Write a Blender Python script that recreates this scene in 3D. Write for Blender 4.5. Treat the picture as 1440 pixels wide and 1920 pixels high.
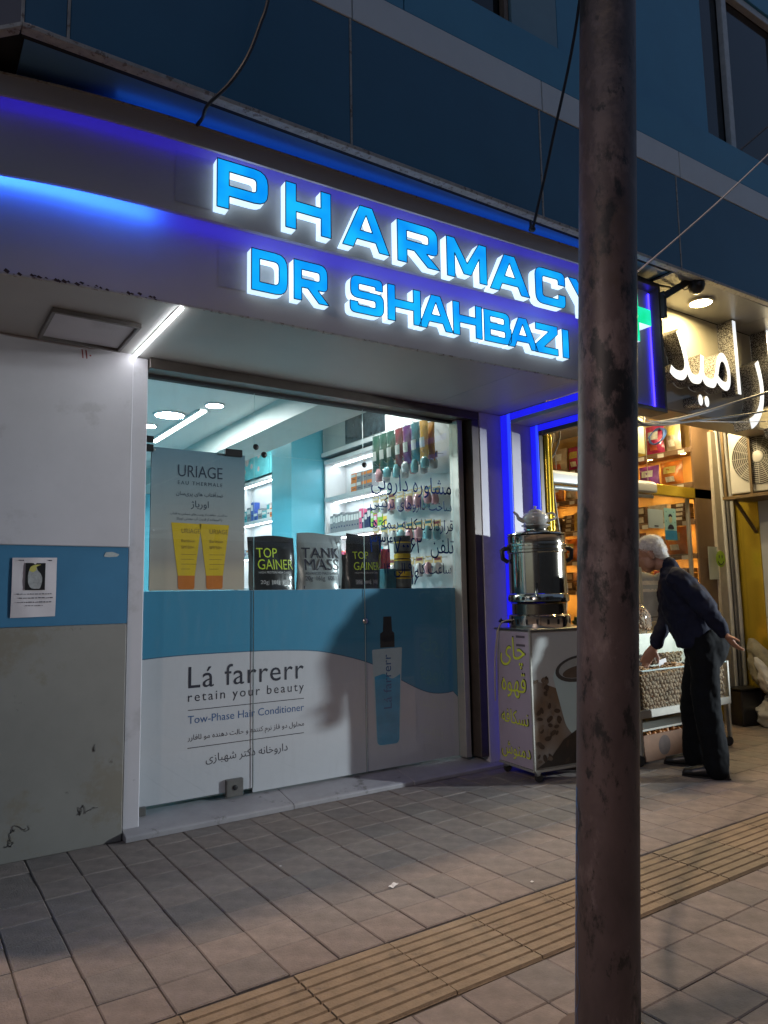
import bpy, bmesh, math, random
from mathutils import Vector, Matrix
from mathutils.geometry import delaunay_2d_cdt
R = math.radians
random.seed(7)
SC = bpy.context.scene
for o in list(bpy.data.objects):
    bpy.data.objects.remove(o)
COL = SC.collection

# ------------------------------------------------------------------ camera, sky, sun, exposure
CAM_H = 1.315
PITCH, ROLL, AZ = R(6.47), 0.017, R(55.94)
fw = Vector((math.cos(AZ)*math.cos(PITCH), math.sin(AZ)*math.cos(PITCH), math.sin(PITCH)))
rt = Vector((math.sin(AZ), -math.cos(AZ), 0))
upv = rt.cross(fw)
ri = rt*math.cos(ROLL) - upv*math.sin(ROLL)
ui = rt*math.sin(ROLL) + upv*math.cos(ROLL)
cd = bpy.data.cameras.new('camera')
cam = bpy.data.objects.new('camera', cd)
COL.objects.link(cam)
m3 = Matrix((ri, ui, -fw)).transposed()
cam.matrix_world = Matrix.Translation((0, 0, CAM_H)) @ m3.to_4x4()
cd.sensor_fit = 'VERTICAL'
cd.sensor_height = 36.0
cd.lens = 1350.0/1920.0*36.0
cd.clip_start, cd.clip_end = 0.05, 2000
SC.camera = cam

w = bpy.data.worlds.new('World')
SC.world = w
w.use_nodes = True
nt = w.node_tree
sky = nt.nodes.new('ShaderNodeTexSky')
sky.sky_type = 'NISHITA'
sky.sun_disc = False
sky.sun_elevation = R(86)
sky.sun_rotation = R(-60)
nt.links.new(sky.outputs[0], nt.nodes['Background'].inputs[0])
nt.nodes['Background'].inputs[1].default_value = 0.058

sd = bpy.data.lights.new('sun', 'SUN')
sd.energy = 1.75
sd.angle = R(1.8)
sd.color = (1.0, 0.70, 0.50)
sun = bpy.data.objects.new('sun', sd)
COL.objects.link(sun)
sun.rotation_euler = Vector((0.05, 0.012, -1)).to_track_quat('-Z', 'Y').to_euler()

SC.view_settings.view_transform = 'Standard'
SC.view_settings.look = 'None'
SC.view_settings.exposure = 0.0
SC.view_settings.gamma = 1.0
SC.view_settings.use_curve_mapping = False
SC.render.engine = 'CYCLES'
SC.cycles.use_denoising = True
SC.cycles.sample_clamp_indirect = 4.0
SC.cycles.max_bounces = 8
SC.cycles.transparent_max_bounces = 16
SC.cycles.caustics_reflective = False
SC.cycles.caustics_refractive = False

# ------------------------------------------------------------------ materials
MATS = {}


def M(name, col, rough=0.5, metal=0.0, var=0.0, vs=6.0, bump=0.0, bs=60.0, emit=0.0, ecol=None, spec=0.5,
      rand=0.0, island=0.0, dirt=None, coat=0.0, streak=1.0):
    """procedural principled material; var = noise variation, dirt = (colour, scale, threshold, amount)"""
    if name in MATS:
        return MATS[name]
    m = bpy.data.materials.new(name)
    m.use_nodes = True
    n, l = m.node_tree.nodes, m.node_tree.links
    b = n['Principled BSDF']
    b.inputs['Base Color'].default_value = (*col, 1)
    b.inputs['Roughness'].default_value = rough
    b.inputs['Metallic'].default_value = metal
    b.inputs['Specular IOR Level'].default_value = spec
    b.inputs['Coat Weight'].default_value = coat
    tc = n.new('ShaderNodeTexCoord')
    mp = n.new('ShaderNodeMapping')
    mp.inputs['Scale'].default_value = (1, 1, streak)
    l.new(tc.outputs['Object'], mp.inputs[0])
    cur = None

    def rgb():
        r = n.new('ShaderNodeRGB')
        r.outputs[0].default_value = (*col, 1)
        return r.outputs[0]
    if var or rand or island or dirt:
        cur = rgb()
    if var:
        nz = n.new('ShaderNodeTexNoise')
        nz.inputs['Scale'].default_value = vs
        nz.inputs['Detail'].default_value = 7
        nz.inputs['Roughness'].default_value = 0.65
        l.new(mp.outputs[0], nz.inputs[0])
        mr = n.new('ShaderNodeMapRange')
        mr.inputs[1].default_value, mr.inputs[2].default_value = 0.25, 0.75
        mr.inputs[3].default_value, mr.inputs[4].default_value = 1-var, 1+var*0.7
        l.new(nz.outputs[0], mr.inputs[0])
        mx = n.new('ShaderNodeMix')
        mx.data_type = 'RGBA'
        mx.blend_type = 'MULTIPLY'
        mx.inputs[0].default_value = 1
        l.new(cur, mx.inputs[6])
        l.new(mr.outputs[0], mx.inputs[7])
        cur = mx.outputs[2]
    for amt, kind in ((rand, 'o'), (island, 'i')):
        if amt:
            if kind == 'o':
                s_ = n.new('ShaderNodeObjectInfo').outputs['Random']
            else:
                s_ = n.new('ShaderNodeNewGeometry').outputs['Random Per Island']
            rp = n.new('ShaderNodeValToRGB')
            rp.color_ramp.interpolation = 'LINEAR'
            e = rp.color_ramp.elements
            e[0].color = (1-amt, 1-amt*0.9, 1-amt*0.75, 1)
            e[1].color = (1+amt*0.5, 1+amt*0.25, 1+amt*0.2, 1)
            mid = e.new(0.5)
            mid.color = (1, 1-amt*0.35, 1-amt*0.4, 1)
            l.new(s_, rp.inputs[0])
            mx = n.new('ShaderNodeMix')
            mx.data_type = 'RGBA'
            mx.blend_type = 'MULTIPLY'
            mx.inputs[0].default_value = 1
            l.new(cur, mx.inputs[6])
            l.new(rp.outputs[0], mx.inputs[7])
            cur = mx.outputs[2]
    if dirt:
        dl = dirt if isinstance(dirt, list) else [dirt]
        for dcol, dsc, dth, damt in dl:
            nz = n.new('ShaderNodeTexNoise')
            nz.inputs['Scale'].default_value = dsc
            nz.inputs['Detail'].default_value = 9
            nz.inputs['Roughness'].default_value = 0.7
            l.new(mp.outputs[0], nz.inputs[0])
            mr = n.new('ShaderNodeMapRange')
            mr.inputs[1].default_value, mr.inputs[2].default_value = dth, dth+0.06
            mr.inputs[3].default_value, mr.inputs[4].default_value = 0, damt
            l.new(nz.outputs[0], mr.inputs[0])
            mx = n.new('ShaderNodeMix')
            mx.data_type = 'RGBA'
            l.new(mr.outputs[0], mx.inputs[0])
            l.new(cur, mx.inputs[6])
            mx.inputs[7].default_value = (*dcol, 1)
            cur = mx.outputs[2]
    if cur is not None:
        l.new(cur, b.inputs['Base Color'])
    if bump:
        nz = n.new('ShaderNodeTexNoise')
        nz.inputs['Scale'].default_value = bs
        nz.inputs['Detail'].default_value = 6
        l.new(tc.outputs['Object'], nz.inputs[0])
        bp = n.new('ShaderNodeBump')
        bp.inputs['Strength'].default_value = bump
        bp.inputs['Distance'].default_value = 0.01
        l.new(nz.outputs[0], bp.inputs['Height'])
        l.new(bp.outputs[0], b.inputs['Normal'])
    if emit:
        b.inputs['Emission Color'].default_value = (*(ecol or col), 1)
        b.inputs['Emission Strength'].default_value = emit
    MATS[name] = m
    return m


def glass_mat(name, tint=(0.93, 0.97, 0.96), rough=0.01, ior=1.5, smear=0.0):
    if name in MATS:
        return MATS[name]
    m = bpy.data.materials.new(name)
    m.use_nodes = True
    n, l = m.node_tree.nodes, m.node_tree.links
    n.remove(n['Principled BSDF'])
    tr = n.new('ShaderNodeBsdfTransparent')
    tr.inputs[0].default_value = (*tint, 1)
    gl = n.new('ShaderNodeBsdfGlossy')
    gl.inputs['Roughness'].default_value = rough
    lw = n.new('ShaderNodeLayerWeight')
    lw.inputs[0].default_value = 0.5
    pw = n.new('ShaderNodeMath')
    pw.operation = 'POWER'
    pw.inputs[1].default_value = 5.0
    l.new(lw.outputs['Facing'], pw.inputs[0])
    fr = n.new('ShaderNodeMapRange')              # Schlick reflectance of a pane
    fr.inputs[3].default_value, fr.inputs[4].default_value = 0.07, 1.0
    l.new(pw.outputs[0], fr.inputs[0])
    mx = n.new('ShaderNodeMixShader')
    l.new(fr.outputs[0], mx.inputs[0])
    l.new(tr.outputs[0], mx.inputs[1])
    l.new(gl.outputs[0], mx.inputs[2])
    out = mx.outputs[0]
    if smear:                                      # thin wiped dirt on the pane
        tc = n.new('ShaderNodeTexCoord')
        mp = n.new('ShaderNodeMapping')
        mp.inputs['Scale'].default_value = (2.2, 1, 0.55)
        l.new(tc.outputs['Object'], mp.inputs[0])
        nz = n.new('ShaderNodeTexNoise')
        nz.inputs['Scale'].default_value = 6
        nz.inputs['Detail'].default_value = 8
        nz.inputs['Roughness'].default_value = 0.7
        l.new(mp.outputs[0], nz.inputs[0])
        mr = n.new('ShaderNodeMapRange')
        mr.inputs[1].default_value, mr.inputs[2].default_value = 0.5, 0.75
        mr.inputs[3].default_value, mr.inputs[4].default_value = 0.02, smear
        l.new(nz.outputs[0], mr.inputs[0])
        df = n.new('ShaderNodeBsdfDiffuse')
        df.inputs[0].default_value = (0.6, 0.6, 0.6, 1)
        m2 = n.new('ShaderNodeMixShader')
        l.new(mr.outputs[0], m2.inputs[0])
        l.new(out, m2.inputs[1])
        l.new(df.outputs[0], m2.inputs[2])
        out = m2.outputs[0]
    l.new(out, n['Material Output'].inputs[0])
    MATS[name] = m
    return m


# ------------------------------------------------------------------ object helpers
WORLD = {}


def lerp(a, b, t):
    return a+(b-a)*t


def link(me, name, parent=None, origin=None):
    o = bpy.data.objects.new(name, me)
    COL.objects.link(o)
    og = Vector(origin) if origin is not None else Vector((0, 0, 0))
    WORLD[o.name] = og
    if parent is not None:
        o.parent = parent
        o.location = og - WORLD[parent.name]
    else:
        o.location = og
    return o


def thing(name, label, cat, loc=(0, 0, 0), group=None, kind=None):
    o = link(None, name, None, loc)
    return tag(o, label, cat, group, kind)


def tag(o, label=None, cat=None, group=None, kind=None):
    if label:
        o['label'] = label
    if cat:
        o['category'] = cat
    if group:
        o['group'] = group
    if kind:
        o['kind'] = kind
    return o


class MB:
    def __init__(s):
        s.v, s.f, s.mi, s.cur = [], [], [], 0

    def add(s, vs, fs):
        k = len(s.v)
        s.v += [tuple(p) for p in vs]
        s.f += [tuple(i+k for i in f) for f in fs]
        s.mi += [s.cur]*len(fs)
        return s

    def box(s, x0, x1, y0, y1, z0, z1):
        return s.add([(x0, y0, z0), (x1, y0, z0), (x1, y1, z0), (x0, y1, z0), (x0, y0, z1), (x1, y0, z1), (x1, y1, z1), (x0, y1, z1)],
                     [(3, 2, 1, 0), (4, 5, 6, 7), (0, 1, 5, 4), (1, 2, 6, 5), (2, 3, 7, 6), (3, 0, 4, 7)])

    def poly(s, pts):
        return s.add(pts, [tuple(range(len(pts)))])

    def obox(s, c, ax, ay, az):
        """box from centre and three half-axis vectors"""
        c, ax, ay, az = map(Vector, (c, ax, ay, az))
        vs = [c+ax*i+ay*j+az*k for k in (-1, 1) for (i, j) in ((-1, -1), (1, -1), (1, 1), (-1, 1))]
        return s.add(vs, [(3, 2, 1, 0), (4, 5, 6, 7), (0, 1, 5, 4), (1, 2, 6, 5), (2, 3, 7, 6), (3, 0, 4, 7)])

    def bar(s, a, b, w_, h_):
        a, b = Vector(a), Vector(b)
        d = (b-a)/2
        u = d.normalized()
        q = Vector((0, 0, 1)) if abs(u.z) < 0.9 else Vector((1, 0, 0))
        x = u.cross(q).normalized()
        y = x.cross(u).normalized()
        return s.obox((a+b)/2, x*w_/2, d, y*h_/2)

    def prism(s, pts, plane, a, b):
        """extrude a 2-D outline; plane 'XZ' along Y, 'XY' along Z, 'YZ' along X"""
        if plane == 'XZ':
            f = lambda p, t: (p[0], t, p[1])
        elif plane == 'XY':
            f = lambda p, t: (p[0], p[1], t)
        else:
            f = lambda p, t: (t, p[0], p[1])
        n = len(pts)
        vs = [f(p, a) for p in pts]+[f(p, b) for p in pts]
        fs = [tuple(range(n)), tuple(range(2*n-1, n-1, -1))]
        fs += [(i, i+n, (i+1) % n+n, (i+1) % n) for i in range(n)]
        return s.add(vs, fs)

    def tube(s, pts, r, n=8, cap=True):
        pts = [Vector(p) for p in pts]
        rr = r if isinstance(r, (list, tuple)) else [r]*len(pts)
        t = (pts[1]-pts[0]).normalized()
        q = Vector((0, 0, 1)) if abs(t.z) < 0.9 else Vector((1, 0, 0))
        x = t.cross(q).normalized()
        vs, fs = [], []
        for i, p in enumerate(pts):
            if i == 0:
                t = pts[1]-pts[0]
            elif i == len(pts)-1:
                t = pts[-1]-pts[-2]
            else:
                t = (pts[i+1]-pts[i]).normalized()+(pts[i]-pts[i-1]).normalized()
            t = t.normalized()
            x = (x-t*x.dot(t)).normalized()
            y = t.cross(x)
            for k in range(n):
                a = 2*math.pi*k/n
                vs.append(p+(x*math.cos(a)+y*math.sin(a))*rr[i])
        for i in range(len(pts)-1):
            for k in range(n):
                a, b = i*n+k, i*n+(k+1) % n
                fs.append((a, b, b+n, a+n))
        if cap:
            fs.append(tuple(range(n-1, -1, -1)))
            fs.append(tuple(range((len(pts)-1)*n, len(pts)*n)))
        return s.add(vs, fs)

    def lathe(s, prof, c=(0, 0, 0), n=28, axis=None, rot=0.0):
        """profile of (radius, height) turned about an axis (default +Z) through c"""
        c = Vector(c)
        z = Vector(axis).normalized() if axis else Vector((0, 0, 1))
        q = Vector((0, 0, 1)) if abs(z.z) < 0.9 else Vector((1, 0, 0))
        x = q.cross(z).normalized()
        y = z.cross(x)
        vs, fs = [], []
        for (r, h) in prof:
            for k in range(n):
                a = 2*math.pi*k/n+rot
                vs.append(c+z*h+(x*math.cos(a)+y*math.sin(a))*r)
        for i in range(len(prof)-1):
            for k in range(n):
                a, b = i*n+k, i*n+(k+1) % n
                fs.append((a, b, b+n, a+n))
        flat = len(prof) == 2 and abs(prof[0][1]-prof[1][1]) < 1e-9
        if prof[0][0] > 1e-5 and not flat:
            fs.append(tuple(range(n-1, -1, -1)))
        if prof[-1][0] > 1e-5:
            fs.append(tuple(range((len(prof)-1)*n, len(prof)*n)))
        return s.add(vs, fs)

    def ball(s, c, r, nu=12, nv=8):
        rx, ry, rz = r if isinstance(r, (tuple, list)) else (r, r, r)
        vs, fs = [], []
        for j in range(1, nv):
            t = math.pi*j/nv
            for i in range(nu):
                a = 2*math.pi*i/nu
                vs.append((c[0]+rx*math.sin(t)*math.cos(a), c[1]+ry*math.sin(t)*math.sin(a), c[2]+rz*math.cos(t)))
        k = len(vs)
        vs += [(c[0], c[1], c[2]+rz), (c[0], c[1], c[2]-rz)]
        for j in range(nv-2):
            for i in range(nu):
                a, b = j*nu+i, j*nu+(i+1) % nu
                fs.append((a, a+nu, b+nu, b))
        for i in range(nu):
            fs.append((k, i, (i+1) % nu))
            fs.append((k+1, (nv-2)*nu+(i+1) % nu, (nv-2)*nu+i))
        return s.add(vs, fs)

    def mesh(s, name, mats, origin=(0, 0, 0), smooth=False, bevel=0.0, seg=1):
        og = Vector(origin)
        me = bpy.data.meshes.new(name)
        me.from_pydata([tuple(Vector(p)-og) for p in s.v], [], s.f)
        mats = mats if isinstance(mats, (list, tuple)) else [mats]
        for m_ in mats:
            me.materials.append(m_)
        if len(mats) > 1:
            me.polygons.foreach_set('material_index', s.mi)
        if bevel:
            bm = bmesh.new()
            bm.from_mesh(me)
            bmesh.ops.recalc_face_normals(bm, faces=bm.faces)
            es = [e for e in bm.edges if len(e.link_faces) == 2 and e.calc_face_angle(0) > 0.5]
            bmesh.ops.bevel(bm, geom=es, offset=bevel, segments=seg, profile=0.5, affect='EDGES', clamp_overlap=True)
            bm.to_mesh(me)
            bm.free()
        else:
            bm = bmesh.new()
            bm.from_mesh(me)
            bmesh.ops.recalc_face_normals(bm, faces=bm.faces)
            bm.to_mesh(me)
            bm.free()
        if smooth:
            me.polygons.foreach_set('use_smooth', [True]*len(me.polygons))
            me.set_sharp_from_angle(angle=R(42))
        me.update()
        return me

    def build(s, name, mats, parent=None, smooth=False, bevel=0.0, origin=None, seg=1):
        if origin is None:
            if parent is not None:
                origin = WORLD[parent.name]
            else:
                xs, ys, zs = zip(*s.v)
                origin = ((min(xs)+max(xs))/2, (min(ys)+max(ys))/2, min(zs))
        return link(s.mesh(name, mats, origin, smooth, bevel, seg), name, parent, origin)


# ------------------------------------------------------------------ lettering (built-in font, own shaping and fill)
AR = {}
for ch, iso, dual in [('ا', 0xFE8D, 0), ('آ', 0xFE81, 0), ('ب', 0xFE8F, 1), ('ت', 0xFE95, 1), ('ح', 0xFEA1, 1), ('خ', 0xFEA5, 1),
                      ('د', 0xFEA9, 0), ('ر', 0xFEAD, 0), ('ز', 0xFEAF, 0), ('س', 0xFEB1, 1), ('ش', 0xFEB5, 1), ('ص', 0xFEB9, 1),
                      ('ض', 0xFEBD, 1), ('ع', 0xFEC9, 1), ('ظ', 0xFEC5, 1), ('ف', 0xFED1, 1), ('ق', 0xFED5, 1), ('ل', 0xFEDD, 1), ('م', 0xFEE1, 1),
                      ('ن', 0xFEE5, 1), ('و', 0xFEED, 0), ('پ', 0xFB56, 1), ('چ', 0xFB7A, 1), ('ژ', 0xFB8A, 0), ('ک', 0xFB8E, 1),
                      ('گ', 0xFB92, 1), ('ه', 0xFEE9, 1), ('ی', 0xFBFC, 1)]:
    AR[ch] = (iso, iso+1, iso+2, iso+3) if dual else (iso, iso+1, None, None)


def shape(s):
    if not any(c in AR or '۰' <= c <= '۹' for c in s):
        return s
    out, n = [], len(s)
    i = 0
    while i < n:
        c = s[i]
        if '۰' <= c <= '۹':
            j = i
            while j < n and '۰' <= s[j] <= '۹':
                j += 1
            out.append(s[i:j])
            i = j
            continue
        if c in AR:
            f = AR[c]
            pj = i > 0 and s[i-1] in AR and AR[s[i-1]][2] is not None
            nj = f[2] is not None and i+1 < n and s[i+1] in AR
            out.append(chr(f[3 if pj and nj else 1 if pj else 2 if nj else 0]))
        elif c != '\u200c':
            out.append(c)
        i += 1
    return ''.join(reversed(out))


def fill(loops):
    """fill closed 2-D loops by non-zero winding; returns (verts, triangles)"""
    vs, es = [], []
    for lp in loops:
        k = len(vs)
        vs += [Vector(p) for p in lp]
        es += [(k+i, k+(i+1) % len(lp)) for i in range(len(lp))]
    v2, _e, f2, *_ = delaunay_2d_cdt(vs, es, [], 0, 1e-6)
    tris = []
    bb = [(min(p[0] for p in lp), max(p[0] for p in lp), min(p[1] for p in lp), max(p[1] for p in lp)) for lp in loops]
    for f in f2:
        cx = sum(v2[i][0] for i in f)/len(f)
        cy = sum(v2[i][1] for i in f)/len(f)
        wn = 0
        for lp, b in zip(loops, bb):
            if not (b[0] <= cx <= b[1] and b[2] <= cy <= b[3]):
                continue
            for i in range(len(lp)):
                x0, y0 = lp[i]
                x1, y1 = lp[(i+1) % len(lp)]
                if (y0 <= cy) != (y1 <= cy):
                    if x0+(cy-y0)*(x1-x0)/(y1-y0) > cx:
                        wn += 1 if y1 > y0 else -1
        if wn:
            tris.append(tuple(f))
    return [(p[0], p[1]) for p in v2], tris


def text_loops(body, bold=0.0, res=3, space=1.0):
    cu = bpy.data.curves.new('tmp', 'FONT')
    cu.body = shape(body)
    cu.resolution_u = res
    cu.offset = bold
    cu.fill_mode = 'NONE'
    cu.space_character = space
    ob = bpy.data.objects.new('tmp', cu)
    COL.objects.link(ob)
    dg = bpy.context.evaluated_depsgraph_get()
    me = bpy.data.meshes.new_from_object(ob.evaluated_get(dg))
    nxt = {}
    for e in me.edges:
        a, b = e.vertices
        nxt.setdefault(a, []).append(b)
        nxt.setdefault(b, []).append(a)
    co = [(v.co.x, v.co.y) for v in me.vertices]
    seen, loops = set(), []
    for st in range(len(co)):
        if st in seen or st not in nxt:
            continue
        lp, prev, curv = [], None, st
        while curv not in seen:
            seen.add(curv)
            lp.append(curv)
            cand = [x for x in nxt[curv] if x not in seen]
            if not cand:
                break
            cand.sort(key=lambda x: abs(x-curv-1))
            curv = cand[0]
        if len(lp) > 2:
            loops.append([co[i] for i in lp])
    bpy.data.objects.remove(ob)
    bpy.data.curves.remove(cu)
    bpy.data.meshes.remove(me)
    return loops


def place2d(vs2, o, ux, uy):
    o, ux, uy = Vector(o), Vector(ux), Vector(uy)
    return [o+ux*p[0]+uy*p[1] for p in vs2]


def text(name, body, mat, parent, o, ux=(1, 0, 0), uy=(0, 0, 1), width=None, size=None, height=None, align='l', bold=0.0, lift=0.0,
         res=3, space=1.0, yscale=1.0, label=None):
    """printed lettering: flat filled glyphs at origin o on axes ux, uy; fit to a width or a font size"""
    loops = text_loops(body, bold, res, space)
    xs = [p[0] for lp in loops for p in lp]
    ys = [p[1] for lp in loops for p in lp]
    x0, x1 = min(xs), max(xs)
    k = width/(x1-x0) if width else (height/(max(ys)-min(ys)) if height else size)
    off = {'l': -x0, 'r': -x1, 'c': -(x0+x1)/2}[align]
    loops = [[((p[0]+off)*k, p[1]*k*yscale) for p in lp] for lp in loops]
    v2, tr = fill(loops)
    b = MB()
    b.add(place2d(v2, o, ux, uy), tr)
    ob = b.build(name, mat, parent)
    if label:
        ob['label'] = label
    return ob


def solid(loops, o, ux, uy, depth, back=False):
    """extruded sign letter: returns (face MB, side MB); depth along uy x ux towards the viewer"""
    v2, tr = fill(loops)
    nrm = Vector(ux).cross(Vector(uy)).normalized()
    fr = place2d(v2, Vector(o)+nrm*depth, ux, uy)
    bk = place2d(v2, o, ux, uy)
    face = MB()
    face.add(fr, tr)
    cnt = {}
    for t in tr:
        for i in range(3):
            a, b = t[i], t[(i+1) % 3]
            cnt.setdefault((min(a, b), max(a, b)), []).append((a, b))
    side = MB()
    n = len(v2)
    side.add(fr+bk, [(a[0][0], a[0][1], a[0][1]+n, a[0][0]+n) for a in cnt.values() if len(a) == 1])
    return face, side


def rc(pts, rad, seg=4):
    """round the corners of an outline; rad is a number or one per corner"""
    n, out = len(pts), []
    for i in range(n):
        r_ = rad[i] if isinstance(rad, (list, tuple)) else rad
        p, a, b = Vector(pts[i]), Vector(pts[i-1]), Vector(pts[(i+1) % n])
        if r_ <= 0:
            out.append(tuple(p))
            continue
        da, db = (a-p), (b-p)
        t = min(r_, da.length*0.49, db.length*0.49)
        s0, s1 = p+da.normalized()*t, p+db.normalized()*t
        for k in range(seg+1):
            u = k/seg
            out.append(tuple(s0*(1-u)**2+p*2*u*(1-u)+s1*u*u))
    return out


ORD = ['first', 'second', 'third', 'fourth', 'fifth', 'sixth', 'seventh', 'eighth', 'ninth', 'tenth', 'eleventh', 'twelfth',
       'thirteenth', 'fourteenth', 'fifteenth', 'sixteenth', 'seventeenth', 'eighteenth', 'nineteenth', 'twentieth',
       'twenty-first', 'twenty-second', 'twenty-third', 'twenty-fourth', 'twenty-fifth', 'twenty-sixth']


def project(p):
    q = Vector(p)-Vector((0, 0, CAM_H))
    d = q.dot(fw)
    if d <= 0.05:
        return None
    return 720+1350*q.dot(ri)/d, 960-1350*q.dot(ui)/d

# ------------------------------------------------------------------ shared materials
m_tile = M('paver_concrete', (0.205, 0.185, 0.168), 0.8, var=0.36, vs=11, bump=0.45, bs=130, rand=0.17,
           dirt=[((0.085, 0.075, 0.07), 4.0, 0.56, 0.5), ((0.36, 0.33, 0.30), 60, 0.72, 0.6), ((0.04, 0.035, 0.03), 26, 0.70, 0.7)])
m_tile_far = M('paver_concrete_far', (0.205, 0.185, 0.168), 0.8, var=0.22, vs=9, bump=0.35, bs=160, island=0.2,
               dirt=[((0.10, 0.09, 0.085), 3.0, 0.60, 0.55)])
m_tact = M('tactile_yellow', (0.225, 0.182, 0.122), 0.75, var=0.32, vs=12, bump=0.4, bs=120, rand=0.14,
           dirt=[((0.11, 0.09, 0.07), 5, 0.56, 0.6), ((0.05, 0.04, 0.035), 24, 0.67, 0.7), ((0.33, 0.29, 0.24), 40, 0.72, 0.5)])
m_joint = M('joint_sand', (0.085, 0.076, 0.068), 0.95, var=0.3, vs=30)
m_asph = M('asphalt', (0.05, 0.05, 0.052), 0.9, var=0.25, vs=3, bump=0.4, bs=200)
m_kerb = M('kerb_stone', (0.3, 0.29, 0.27), 0.85, var=0.2, vs=8, bump=0.3)
m_wall_w = M('wall_panel_white', (0.52, 0.51, 0.54), 0.42, var=0.08, vs=2.5, bump=0.04, bs=8,
             dirt=[((0.25, 0.24, 0.25), 14, 0.68, 0.7), ((0.14, 0.13, 0.13), 45, 0.72, 0.7), ((0.36, 0.35, 0.36), 1.6, 0.55, 0.5)])
m_wall_g = M('wall_panel_grey', (0.225, 0.22, 0.20), 0.5, var=0.14, vs=2.2, bump=0.06, bs=10,
             dirt=[((0.09, 0.08, 0.07), 9, 0.65, 0.75), ((0.18, 0.15, 0.10), 2.0, 0.56, 0.5), ((0.05, 0.045, 0.04), 34, 0.70, 0.8), ((0.40, 0.38, 0.34), 12, 0.70, 0.5)])
m_band = M('wall_band_blue', (0.055, 0.19, 0.33), 0.4, var=0.12, vs=4, bump=0.05, bs=12)
m_white = M('fascia_white', (0.46, 0.44, 0.45), 0.38, var=0.07, vs=2.0, bump=0.03, bs=6, dirt=((0.2, 0.18, 0.17), 18, 0.75, 0.5))
m_soff = M('soffit_panel', (0.40, 0.395, 0.375), 0.45, var=0.1, vs=1.6, bump=0.04, bs=6, dirt=((0.16, 0.14, 0.13), 12, 0.72, 0.5))
m_clad = M('cladding_navy', (0.026, 0.135, 0.235), 0.35, var=0.12, vs=2.0, bump=0.03, bs=5)
m_clad2 = M('cladding_blue', (0.07, 0.30, 0.46), 0.35, var=0.1, vs=2.0, bump=0.03, bs=5)
m_clad3 = M('cladding_teal', (0.20, 0.32, 0.36), 0.35, var=0.1, vs=3)
m_cwhite = M('cladding_white', (0.74, 0.77, 0.76), 0.35, var=0.08, vs=2.0)
m_ctaupe = M('cladding_taupe', (0.11, 0.095, 0.10), 0.4, var=0.1, vs=2)
m_trim = M('trim_light', (0.42, 0.40, 0.36), 0.45, var=0.35, vs=25, dirt=((0.14, 0.09, 0.06), 30, 0.55, 0.8))
m_usoff = M('overhang_soffit_blue', (0.10, 0.22, 0.38), 0.3, var=0.1, vs=3)
m_bronze = M('bronze_frame', (0.085, 0.07, 0.06), 0.4, metal=0.3, var=0.25, vs=10)
m_alu = M('aluminium', (0.42, 0.42, 0.38), 0.4, metal=0.5, var=0.12, vs=12, dirt=((0.12, 0.11, 0.1), 25, 0.68, 0.6))
m_black = M('black_plastic', (0.012, 0.012, 0.013), 0.4)
m_steel = M('brushed_steel', (0.45, 0.44, 0.42), 0.3, metal=1.0, var=0.2, vs=40)
m_dark = M('dark_void', (0.01, 0.01, 0.012), 0.8)
m_stone = M('threshold_stone', (0.30, 0.295, 0.31), 0.5, var=0.15, vs=9, bump=0.12, bs=90, dirt=[((0.10, 0.095, 0.085), 6, 0.6, 0.7)])
m_paint = M('plaster', (0.55, 0.53, 0.5), 0.7, var=0.08, vs=4)
m_wframe = M('window_frame_white', (0.62, 0.62, 0.6), 0.5, var=0.2, vs=20, dirt=((0.06, 0.05, 0.045), 22, 0.67, 0.85))
m_wframeb = M('window_frame_brown', (0.24, 0.16, 0.11), 0.6, var=0.4, vs=14)
m_led_blue = M('led_blue', (0.03, 0.02, 1.0), 0.5, emit=7, ecol=(0.035, 0.02, 1.0))
m_led_blue2 = M('led_blue_bright', (0.03, 0.2, 1.0), 0.5, emit=30, ecol=(0.03, 0.17, 1.0))
m_led_blue3 = M('led_blue_portal', (0.03, 0.02, 1.0), 0.5, emit=5, ecol=(0.02, 0.012, 1.0))
m_led_white = M('led_white', (1, 1, 1), 0.5, emit=27, ecol=(0.93, 0.95, 1.0))
m_glass = glass_mat('shop_glass', smear=0.07)
m_gedge = M('glass_edge', (0.5, 0.62, 0.6), 0.2)

# ------------------------------------------------------------------ ground
ground = MB().box(-300, 300, -300, 300, -0.32, -0.30).build('ground', m_asph)
tag(ground, 'dark asphalt ground reaching away on all sides', None, kind='structure')
road = MB().box(-60, 60, -9.0, -0.75, -0.30, -0.135).build('road', m_asph)
tag(road, 'asphalt road beside the pavement', None, kind='structure')
kerb = thing('kerb', 'grey stone kerb along the edge of the pavement', None, (0, -0.68, -0.29), kind='structure')
for i in range(-6, 18):
    MB().box(i*0.8, i*0.8+0.79, -0.75, -0.60, -0.29, 0.0).build('kerb_stone', m_kerb, kerb, bevel=0.012)

PITCHX, X0J = 0.2, 0.807
pave = thing('pavement', 'square concrete paved footway in front of the shops', None, (0, 0, -0.1), kind='structure')
MB().box(-60, 60, -0.60, 4.6, -0.20, -0.011).build('joint_bed', m_joint, pave)
rows = [2.42+0.2*k for k in range(0, 9)]           # rows between the guide strip and the shops
rows2 = [1.775-0.2*k for k in range(0, 12)]        # rows on the kerb side of the strip
rs = random.Random(3)
cells = []
for ix in range(-14, 62):
    x = X0J+ix*PITCHX
    for y in rows:
        y1 = y+0.2
        if y1 > 4.25:
            y1 = 4.215
        cells.append((x, y, y1))
    for y in rows2:
        if y > -0.6:
            cells.append((x, y, y+0.2))


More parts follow.
